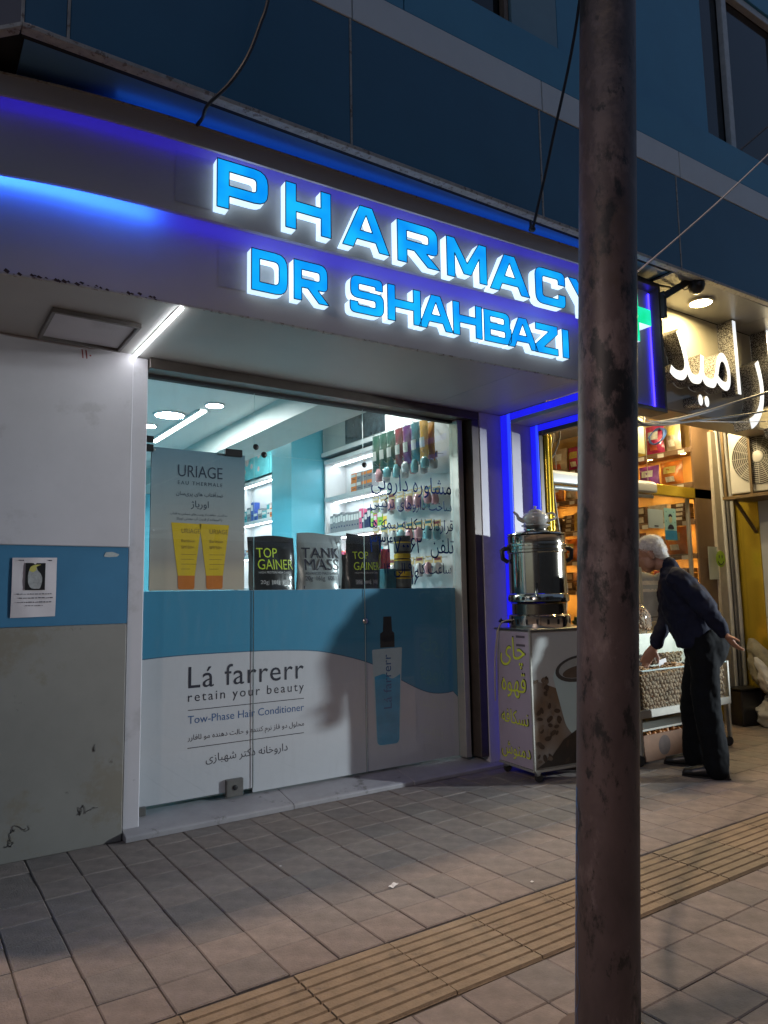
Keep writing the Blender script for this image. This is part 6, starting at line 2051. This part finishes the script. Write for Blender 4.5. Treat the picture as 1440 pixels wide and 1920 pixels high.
MB().box(6.69, 7.09, 3.13, 3.89, 2.168, 2.185).build('floor_plate', m_rust, cg)
MB().bar((6.75, 3.86, 2.16), (7.09, 3.86, 1.86), 0.025, 0.025).build('brace', m_rust, cg)

# pipes beside the pier
for i, (x, y, r_, mt, lab) in enumerate(((6.95, 4.10, 0.022, M('pipe_white', (0.5, 0.5, 0.47), 0.4), 'white vertical pipe nearest the brass posts'), (7.005, 4.085, 0.02, M('pipe_dark', (0.10, 0.10, 0.10), 0.5), 'dark vertical pipe between the two pale pipes'), (7.055, 4.07, 0.024, M('pipe_grey', (0.36, 0.36, 0.34), 0.4), 'grey vertical pipe beside the brass panel'))):
    o = MB().tube([(x, y, 0.02), (x, y, 1.2), (x-0.02, y, 2.2), (x-0.06, y+0.01, 3.1)], r_, 12).build('pipe', mt, smooth=True)
    tag(o, lab, 'pipe', 'vertical pipes by the pier')

# black bin and sacks at the right
bn = thing('black_bin', 'black square plastic bin behind the man on the pavement', 'bin', (6.86, 3.95, 0))
MB().prism([(6.72, 3.92), (6.98, 3.86), (7.05, 4.04), (6.78, 4.10)], 'XY', 0.004, 0.335).build('body', M('bin_black', (0.018, 0.018, 0.02), 0.4, var=0.2, vs=8), bn, bevel=0.01)
MB().prism([(6.71, 3.912), (6.99, 3.85), (7.06, 4.045), (6.775, 4.108)], 'XY', 0.336, 0.352).build('rim', m_black, bn, bevel=0.004)


def sack(c, rx, ry, h, tilt, mat, lab, seed):
    rq = random.Random(seed)
    ph = [rq.uniform(0, 6.28) for _ in range(8)]
    b = MB()
    nu, nv = 34, 26
    vs, fs = [], []
    for j in range(nv+1):
        v = j/nv
        pr = (0.55+0.45*math.sin(math.pi*min(1, v*1.25+0.12)))*(1 if v < 0.8 else 1-0.75*(v-0.8)/0.2)
        for i in range(nu):
            a = 2*math.pi*i/nu
            k = pr*(1+0.09*math.sin(3*a+ph[0]+4*v)+0.06*math.sin(7*a+ph[1]-9*v)+0.05*math.sin(23*v+3*a+ph[2])+0.04*math.sin(13*a+17*v+ph[3])+rq.uniform(-0.035, 0.035))
            vs.append((c[0]+rx*k*math.cos(a)+tilt[0]*v*h, c[1]+ry*k*math.sin(a)+tilt[1]*v*h, c[2]+v*h))
    for j in range(nv):
        for i in range(nu):
            fs.append((j*nu+i, j*nu+(i+1) % nu, (j+1)*nu+(i+1) % nu, (j+1)*nu+i))
    fs.append(tuple(range(nu-1, -1, -1)))
    fs.append(tuple(range(nv*nu, nv*nu+nu)))
    b.add(vs, fs)
    return tag(b.build('sack', mat, smooth=True), lab, 'sack', 'sacks by the wing wall')


m_jute = M('sack_olive', (0.26, 0.24, 0.17), 0.8, var=0.35, vs=8, bump=0.5, bs=40)
m_swhite = M('sack_white', (0.55, 0.55, 0.54), 0.5, var=0.12, vs=9, bump=0.5, bs=16)
sack((6.93, 3.70, 0.002), 0.14, 0.17, 0.36, (0, 0.02), m_swhite, 'white woven sack standing on the pavement at right edge', 1)
sack((6.95, 3.66, 0.30), 0.13, 0.17, 0.52, (0.02, 0.50), m_jute, 'olive sack leaning against the wing wall', 2)
sack((6.86, 3.60, 0.27), 0.08, 0.11, 0.38, (0, 0.62), m_swhite, 'crumpled white plastic sack lying over the standing sack', 3)

# unseen bulbs added behind the sign board to brighten the air conditioner and brass
for i, (x, y) in enumerate(((4.95, 3.92), (5.75, 3.92), (6.35, 3.86))):
    pb = thing('added_bulb', f'added unseen bulb, {ORD[i]} from the pharmacy behind the cream sign board', 'bulb', (x, y, 2.94), 'added bulbs behind the sign board')
    MB().tube([(x, y, 3.06), (x, y, 3.2)], 0.004, 6).build('flex', m_cabk, pb)
    MB().lathe([(0.014, 0.065), (0.016, 0.12), (0.008, 0.125)], (x, y, 2.94), 14).build('holder', m_black, pb, smooth=True)
    MB().lathe([(0.0, 0.0), (0.02, 0.006), (0.034, 0.028), (0.03, 0.05), (0.014, 0.066)], (x, y, 2.94), 16).build('bulb_glass', M('bulb_glow', (1, 0.9, 0.7), 0.4, emit=680, ecol=(1.0, 0.78, 0.44)), pb, smooth=True)
# ------------------------------------------------------------------ people
def loft(b, rings, n=16, cap=True):
    """rings of (centre, half-axis u, half-axis v)"""
    vs, fs = [], []
    for (c, u, v) in rings:
        c, u, v = Vector(c), Vector(u), Vector(v)
        for k in range(n):
            a = 2*math.pi*k/n
            vs.append(c+u*math.cos(a)+v*math.sin(a))
    for i in range(len(rings)-1):
        for k in range(n):
            fs.append((i*n+k, i*n+(k+1) % n, (i+1)*n+(k+1) % n, (i+1)*n+k))
    if cap:
        fs.append(tuple(range(n-1, -1, -1)))
        fs.append(tuple(range((len(rings)-1)*n, len(rings)*n)))
    b.add(vs, fs)


def limb(b, pts, rads, n=14):
    """round tapered limb through joints, with ball ends so that joints stay closed"""
    P = [Vector(p) for p in pts]
    fine, rf = [], []
    for i in range(len(P)-1):
        for k in range(5):
            fine.append(P[i].lerp(P[i+1], k/5))
            rf.append(lerp(rads[i], rads[i+1], k/5))
    fine.append(P[-1])
    rf.append(rads[-1])
    # soften the bends
    for _ in range(2):
        g = list(fine)
        for i in range(1, len(fine)-1):
            g[i] = fine[i]*0.5+(fine[i-1]+fine[i+1])*0.25
        fine = g
    b.tube(fine, rf, n)
    for p, r_ in ((P[0], rads[0]), (P[-1], rads[-1])):
        b.ball(p, r_*0.98, 12, 8)


def fused(b, name, mat, parent, voxel, smooth_it=6, wrinkle=0.0, wscale=0.12):
    """join overlapping lofts into one continuous skin (voxel remesh), smooth it, optionally crease it"""
    tmp = b.build('tmp_'+name, mat)
    md = tmp.modifiers.new('r', 'REMESH')
    md.mode = 'VOXEL'
    md.voxel_size = voxel
    ms = tmp.modifiers.new('s', 'SMOOTH')
    ms.iterations = smooth_it
    ms.factor = 0.5
    if wrinkle:
        tx = bpy.data.textures.new('cloth_folds', 'CLOUDS')
        tx.noise_scale = wscale
        dm = tmp.modifiers.new('d', 'DISPLACE')
        dm.texture = tx
        dm.strength = wrinkle
        dm.mid_level = 0.5
    dg = bpy.context.evaluated_depsgraph_get()
    me = bpy.data.meshes.new_from_object(tmp.evaluated_get(dg))
    og = WORLD[tmp.name]
    me.transform(Matrix.Translation(og-WORLD[parent.name]))
    bpy.data.objects.remove(tmp)
    me.materials.clear()
    for q in (mat if isinstance(mat, (list, tuple)) else [mat]):
        me.materials.append(q)
    me.polygons.foreach_set('use_smooth', [True]*len(me.polygons))
    return link(me, name, parent, WORLD[parent.name])


def hand(b, wrist, d, palm_n, thumb_side, s=1.0, curl=0.5):
    """palm and five bent fingers; d = pointing direction, palm_n = palm normal"""
    d = Vector(d).normalized()
    pn = Vector(palm_n)
    pn = (pn-d*pn.dot(d)).normalized()
    sx = d.cross(pn).normalized()*thumb_side
    w0 = Vector(wrist)
    loft(b, [(w0-d*0.02*s, sx*0.027*s, pn*0.020*s), (w0+d*0.02*s, sx*0.033*s, pn*0.018*s), (w0+d*0.06*s, sx*0.042*s, pn*0.016*s), (w0+d*0.095*s, sx*0.041*s, pn*0.013*s)], 14)
    for k, (off, ln) in enumerate(((0.030, 0.070), (0.010, 0.080), (-0.010, 0.074), (-0.030, 0.058))):
        p0 = w0+d*0.085*s+sx*off*s
        p1 = p0+(d*math.cos(curl*0.4)+pn*math.sin(curl*0.4))*ln*0.48*s
        p2 = p1+(d*math.cos(curl)+pn*math.sin(curl))*ln*0.32*s
        p3 = p2+(d*math.cos(curl*1.6)+pn*math.sin(curl*1.6))*ln*0.24*s
        b.tube([p0, p1, p2, p3], [0.0098*s, 0.0092*s, 0.0085*s, 0.0070*s], 8)
        b.ball(p3, 0.007*s, 8, 6)
    t0 = w0+d*0.03*s+sx*0.030*s
    t1 = t0+(d*0.6+sx*0.75+pn*0.2).normalized()*0.04*s
    t2 = t1+(d*0.88+sx*0.35+pn*0.3).normalized()*0.032*s
    b.tube([t0-sx*0.012*s, t0, t1, t2], [0.014*s, 0.0135*s, 0.011*s, 0.009*s], 8)
    b.ball(t2, 0.009*s, 8, 6)


def head(b, c, f, u, s=1.0):
    """skull, jaw, nose, ears, brow, lips; f = facing, u = up; returns the left axis"""
    f = Vector(f).normalized()
    u = Vector(u)
    u = (u-f*u.dot(f)).normalized()
    l = u.cross(f).normalized()
    C = Vector(c)

    def ell(o, rf, rl, ru, n=18):
        q = MB()
        q.ball((0, 0, 0), 1.0, n, 12)
        b.add([C+f*(o[0]+v[0]*rf)*s+l*(o[1]+v[1]*rl)*s+u*(o[2]+v[2]*ru)*s for v in q.v], q.f)
    ell((-0.012, 0, 0.030), 0.098, 0.077, 0.092)          # skull
    ell((0.040, 0, -0.035), 0.056, 0.060, 0.080)          # face
    ell((0.046, 0, -0.090), 0.040, 0.042, 0.030)          # chin and jaw
    ell((0.070, 0, 0.016), 0.028, 0.055, 0.016)           # brow
    ell((0.030, 0.048, -0.055), 0.045, 0.018, 0.045)
    ell((0.030, -0.048, -0.055), 0.045, 0.018, 0.045)
    ell((0.105, 0, -0.026), 0.018, 0.012, 0.024)          # nose
    ell((0.098, 0, -0.008), 0.012, 0.009, 0.026)
    ell((0.088, 0, -0.066), 0.012, 0.024, 0.006)          # lips
    ell((0.086, 0, -0.077), 0.011, 0.021, 0.006)
    for sg in (1, -1):
        ell((-0.008, 0.079*sg, -0.018), 0.020, 0.009, 0.034, 12)
        ell((0.084, 0.030*sg, -0.004), 0.012, 0.014, 0.009, 10)
    return f, l, u


m_skin = M('skin', (0.36, 0.19, 0.12), 0.5, var=0.12, vs=25, bump=0.08, bs=90)
m_navy = M('shirt_navy', (0.007, 0.010, 0.027), 0.8, spec=0.2, var=0.25, vs=5, bump=0.12, bs=160)
m_trou = M('trousers_slate', (0.0035, 0.005, 0.007), 0.85, spec=0.15, var=0.25, vs=4, bump=0.1, bs=180)
m_shoe = M('shoe_black', (0.010, 0.010, 0.011), 0.35, var=0.2, vs=12)
m_hairw = M('hair_white', (0.72, 0.70, 0.66), 0.6, var=0.3, vs=60, bump=0.9, bs=110, streak=0.4)
m_hairk = M('hair_black', (0.015, 0.012, 0.010), 0.6, var=0.3, vs=60, bump=0.8, bs=110)

# the bending customer: profile frame at his feet, F forward, L to his left (towards the camera)
O_ = Vector((4.87, 3.19, 0))
F_ = Vector((-0.47, 0.88, 0)).normalized()
L_ = Vector((-F_.y, F_.x, 0))


def W(f, l, z):
    return O_+F_*f+L_*l+Vector((0, 0, z))


man = thing('person', 'white-haired person in dark navy shirt and trousers bending over the nut stall', 'person', O_)
# joints
hipL, hipR = W(-0.085, 0.10, 0.93), W(-0.075, -0.10, 0.93)
kneeL, kneeR = W(-0.075, 0.125, 0.51), W(0.03, -0.14, 0.51)
ankL, ankR = W(-0.115, 0.15, 0.085), W(0.045, -0.17, 0.085)
shL, shR = W(0.05, 0.185, 1.385), W(0.115, -0.175, 1.375)
elL, elR = W(-0.115, 0.245, 1.185), W(0.185, -0.21, 1.10)
wrL, wrR = W(-0.215, 0.20, 1.015), W(0.265, -0.10, 0.90)
neck = W(0.125, 0.0, 1.475)
hdC = W(0.262, 0.0, 1.578)
hf = (F_*0.86+Vector((0, 0, -0.42))+L_*0.10).normalized()
hu = (F_*0.42+Vector((0, 0, 0.86))).normalized()
b = MB()
loft(b, [(W(-0.085, 0, 0.90), L_*0.150, F_*0.105), (W(-0.08, 0, 1.0), L_*0.145, F_*0.105), (W(-0.02, 0, 1.15), L_*0.145, F_*0.11), (W(0.045, 0, 1.30), L_*0.165, F_*0.115), (W(0.085, 0, 1.40), L_*0.14, F_*0.09), (W(0.11, 0, 1.46), L_*0.06, F_*0.06)])
limb(b, [neck-Vector((0, 0, 0.06)), neck, hdC+Vector((0, 0, -0.055))-F_*0.02], [0.062, 0.056, 0.052])
head(b, hdC, hf, hu, 1.06)
limb(b, [shL, elL, wrL], [0.055, 0.043, 0.028])
limb(b, [shR, elR, wrR], [0.055, 0.043, 0.028])
limb(b, [hipL, kneeL, ankL], [0.085, 0.055, 0.04])
limb(b, [hipR, kneeR, ankR], [0.085, 0.055, 0.04])
hand(b, wrL+(F_*-0.5+Vector((0, 0, -0.5)))*0.03, F_*-0.50+L_*-0.15+Vector((0, 0, -0.72)), L_*-0.3+Vector((0, 0, 1))*0.5-F_*0.5, 1, 1.0, 0.35)
hand(b, wrR+(F_*0.45+Vector((0, 0, -0.8)))*0.03, F_*0.50+L_*0.12+Vector((0, 0, -0.80)), L_*0.9+F_*-0.3, -1, 1.08, 0.45)
fused(b, 'body', m_skin, man, 0.0065, 3)
# shirt: torso hanging a little forward, collar, both sleeves
b = MB()
loft(b, [(W(-0.055, 0, 0.885), L_*0.185, F_*0.165), (W(-0.045, 0, 0.97), L_*0.192, F_*0.18), (W(-0.015, 0, 1.07), L_*0.190, F_*0.185), (W(0.012, 0, 1.18), L_*0.20, F_*0.195), (W(0.045, 0, 1.29), L_*0.21, F_*0.178), (W(0.075, 0, 1.38), L_*0.185, F_*0.130), (W(0.10, 0, 1.44), L_*0.115, F_*0.092), (W(0.118, 0, 1.475), L_*0.072, F_*0.074)], 22)
limb(b, [shL, elL, wrL], [0.086, 0.068, 0.048])
limb(b, [shR, elR, wrR], [0.086, 0.066, 0.050])
limb(b, [W(0.118, 0, 1.46), neck+Vector((0, 0, 0.015))], [0.074, 0.068])
fused(b, 'shirt', m_navy, man, 0.010, 5, 0.034, 0.085)
# trousers
b = MB()
loft(b, [(W(-0.085, 0, 1.02), L_*0.165, F_*0.140), (W(-0.095, 0, 0.93), L_*0.180, F_*0.160), (W(-0.09, 0, 0.84), L_*0.180, F_*0.150), (W(-0.085, 0, 0.76), L_*0.15, F_*0.115)], 22)
for h, k, a in ((hipL, kneeL, ankL), (hipR, kneeR, ankR)):
    limb(b, [h, k, a+Vector((0, 0, -0.01))-F_*0.005], [0.108, 0.093, 0.086], 18)
fused(b, 'trousers', m_trou, man, 0.011, 5, 0.030, 0.10)
# shoes
for a, nm in ((ankL, 'near'), (ankR, 'far')):
    b = MB()
    g = Vector((a.x, a.y, 0))
    loft(b, [(g-F_*0.085+Vector((0, 0, 0.035)), L_*0.030, Vector((0, 0, 0.034))), (g-F_*0.06+Vector((0, 0, 0.045)), L_*0.038, Vector((0, 0, 0.045))), (g+F_*0.0+Vector((0, 0, 0.047)), L_*0.040, Vector((0, 0, 0.047))),
             (g+F_*0.08+Vector((0, 0, 0.046)), L_*0.046, Vector((0, 0, 0.045))), (g+F_*0.15+Vector((0, 0, 0.036)), L_*0.048, Vector((0, 0, 0.035))), (g+F_*0.205+Vector((0, 0, 0.029)), L_*0.036, Vector((0, 0, 0.027))), (g+F_*0.222+Vector((0, 0, 0.018)), L_*0.015, Vector((0, 0, 0.010)))], 16)
    so = fused(b, 'shoe', m_shoe, man, 0.006, 2)
    pts = [g-F_*0.093+L_*0.02, g-F_*0.093-L_*0.02, g-F_*0.02-L_*0.038, g+F_*0.08-L_*0.045, g+F_*0.16-L_*0.046, g+F_*0.222-L_*0.02, g+F_*0.222+L_*0.02, g+F_*0.16+L_*0.046, g+F_*0.08+L_*0.045, g-F_*0.02+L_*0.038]
    MB().prism([(p.x, p.y) for p in pts], 'XY', 0.002, 0.012).build('sole', m_black, so)
# hair: thick white cap over skull, sides and nape
b = MB()
lx = hu.cross(hf).normalized()


def hell(o, rf, rl, ru):
    q = MB()
    q.ball((0, 0, 0), 1.0, 20, 14)
    b.add([hdC+hf*(o[0]+v[0]*rf)+lx*(o[1]+v[1]*rl)+hu*(o[2]+v[2]*ru) for v in q.v], q.f)


hell((-0.030, 0, 0.052), 0.104, 0.088, 0.088)
hell((-0.062, 0, 0.010), 0.070, 0.082, 0.085)
hell((0.030, 0, 0.092), 0.060, 0.066, 0.040)
hell((-0.075, 0, -0.045), 0.042, 0.065, 0.055)
hr = fused(b, 'hair', m_hairw, man, 0.006, 3, 0.010, 0.02)
# loose strands over the cap so that its edge is not clean
b = MB()
rh = random.Random(9)
ogm = WORLD[man.name]
hp = [(p.center.copy()+ogm, p.normal.copy()) for p in hr.data.polygons]
for k in range(2600):
    c0, nn = hp[rh.randrange(len(hp))]
    dn = (-hf*0.9-hu*0.55+lx*rh.uniform(-0.35, 0.35))
    dn = (dn-nn*dn.dot(nn)).normalized()
    sdw = nn.cross(dn).normalized()*rh.uniform(0.0007, 0.0013)
    L0 = rh.uniform(0.016, 0.034)
    p0, p1, p2 = c0+nn*0.0005, c0+dn*L0*0.5+nn*rh.uniform(0.002, 0.006), c0+dn*L0+nn*rh.uniform(-0.002, 0.006)
    b.add([p0-sdw, p0+sdw, p1+sdw, p1-sdw, p2], [(0, 1, 2, 3), (3, 2, 4)])
tag(b.build('hair_strands', m_hairw, man), kind='stuff')

# the shopkeeper behind the stall
K0 = Vector((6.22, 4.60, 0.012))
KF = Vector((-0.80, -0.60, 0)).normalized()
KL = Vector((-KF.y, KF.x, 0))


def V(f, l, z):
    return K0+KF*f+KL*l+Vector((0, 0, z))


kp = thing('person', 'person in grey striped top standing inside the dried fruit shop', 'person', K0)
b = MB()
loft(b, [(V(0, 0, 0.88), KL*0.15, KF*0.11), (V(0, 0, 1.1), KL*0.15, KF*0.11), (V(0, 0, 1.32), KL*0.17, KF*0.11), (V(0, 0, 1.42), KL*0.13, KF*0.08), (V(0, 0, 1.47), KL*0.06, KF*0.06)])
limb(b, [V(-0.01, 0, 1.44), V(0.015, 0, 1.56)], [0.062, 0.055])
head(b, V(0.03, 0, 1.66), KF*0.98+Vector((0, 0, -0.15)), Vector((0, 0, 1)), 1.02)
for sg in (1, -1):
    limb(b, [V(0, 0.19*sg, 1.39), V(0.03, 0.25*sg, 1.12), V(0.22, 0.18*sg, 1.0)], [0.055, 0.042, 0.028])
    limb(b, [V(0, 0.09*sg, 0.92), V(0.01, 0.11*sg, 0.5), V(0, 0.12*sg, 0.09)], [0.085, 0.058, 0.042])
    hand(b, V(0.24, 0.175*sg, 0.99), KF*0.95+Vector((0, 0, -0.25)), Vector((0, 0, -1)), sg, 1.0, 0.5)
fused(b, 'body', m_skin, kp, 0.0075, 3)
b = MB()
loft(b, [(V(0, 0, 0.86), KL*0.175, KF*0.135), (V(0, 0, 1.05), KL*0.175, KF*0.135), (V(0, 0, 1.30), KL*0.195, KF*0.135), (V(0, 0, 1.41), KL*0.165, KF*0.10), (V(0, 0, 1.475), KL*0.075, KF*0.075)], 20)
for sg in (1, -1):
    limb(b, [V(0, 0.185*sg, 1.39), V(0.02, 0.235*sg, 1.18)], [0.078, 0.064])
sh_ = fused(b, 'striped_top', M('top_grey', (0.30, 0.33, 0.38), 0.8, var=0.1, vs=8), kp, 0.010, 4, 0.02, 0.09)
me_ = sh_.data
me_.materials.append(M('top_navy', (0.02, 0.022, 0.035), 0.8))
me_.materials.append(M('top_white', (0.6, 0.58, 0.56), 0.8))
for p in me_.polygons:
    z = (p.center+WORLD[kp.name]).z
    q = (p.center+WORLD[kp.name]-K0).dot(KL)
    if abs(q) > 0.215:
        p.material_index = 1
    elif abs(z-1.38) < 0.02 or abs(z-1.30) < 0.012:
        p.material_index = 2
    elif z < 1.05 and int(z*28) % 2:
        p.material_index = 1
b = MB()
loft(b, [(V(0, 0, 0.98), KL*0.165, KF*0.125), (V(0, 0, 0.86), KL*0.175, KF*0.13), (V(0, 0, 0.78), KL*0.16, KF*0.11)], 18)
for sg in (1, -1):
    limb(b, [V(0, 0.09*sg, 0.90), V(0.01, 0.11*sg, 0.5), V(0, 0.12*sg, 0.06)], [0.10, 0.085, 0.075])
fused(b, 'trousers', m_trou, kp, 0.012, 4)
b = MB()
hc_ = V(0.03, 0, 1.66)
for o_, r_ in (((-0.03, 0, 0.055), (0.098, 0.086, 0.082)), ((-0.055, 0, 0.0), (0.07, 0.08, 0.08))):
    q = MB()
    q.ball((0, 0, 0), 1.0, 18, 12)
    b.add([hc_+KF*(o_[0]+v[0]*r_[0])+KL*(o_[1]+v[1]*r_[1])+Vector((0, 0, o_[2]+v[2]*r_[2])) for v in q.v], q.f)
fused(b, 'hair', m_hairk, kp, 0.007, 3)
for sg in (1, -1):
    b = MB()
    g = V(0.0, 0.12*sg, 0)
    loft(b, [(g-KF*0.08+Vector((0, 0, 0.04)), KL*0.03, Vector((0, 0, 0.038))), (g+Vector((0, 0, 0.045)), KL*0.042, Vector((0, 0, 0.044))), (g+KF*0.13+Vector((0, 0, 0.03)), KL*0.047, Vector((0, 0, 0.028))), (g+KF*0.20+Vector((0, 0, 0.02)), KL*0.025, Vector((0, 0, 0.015)))], 14)
    b.build('shoe', m_shoe, kp, smooth=True)
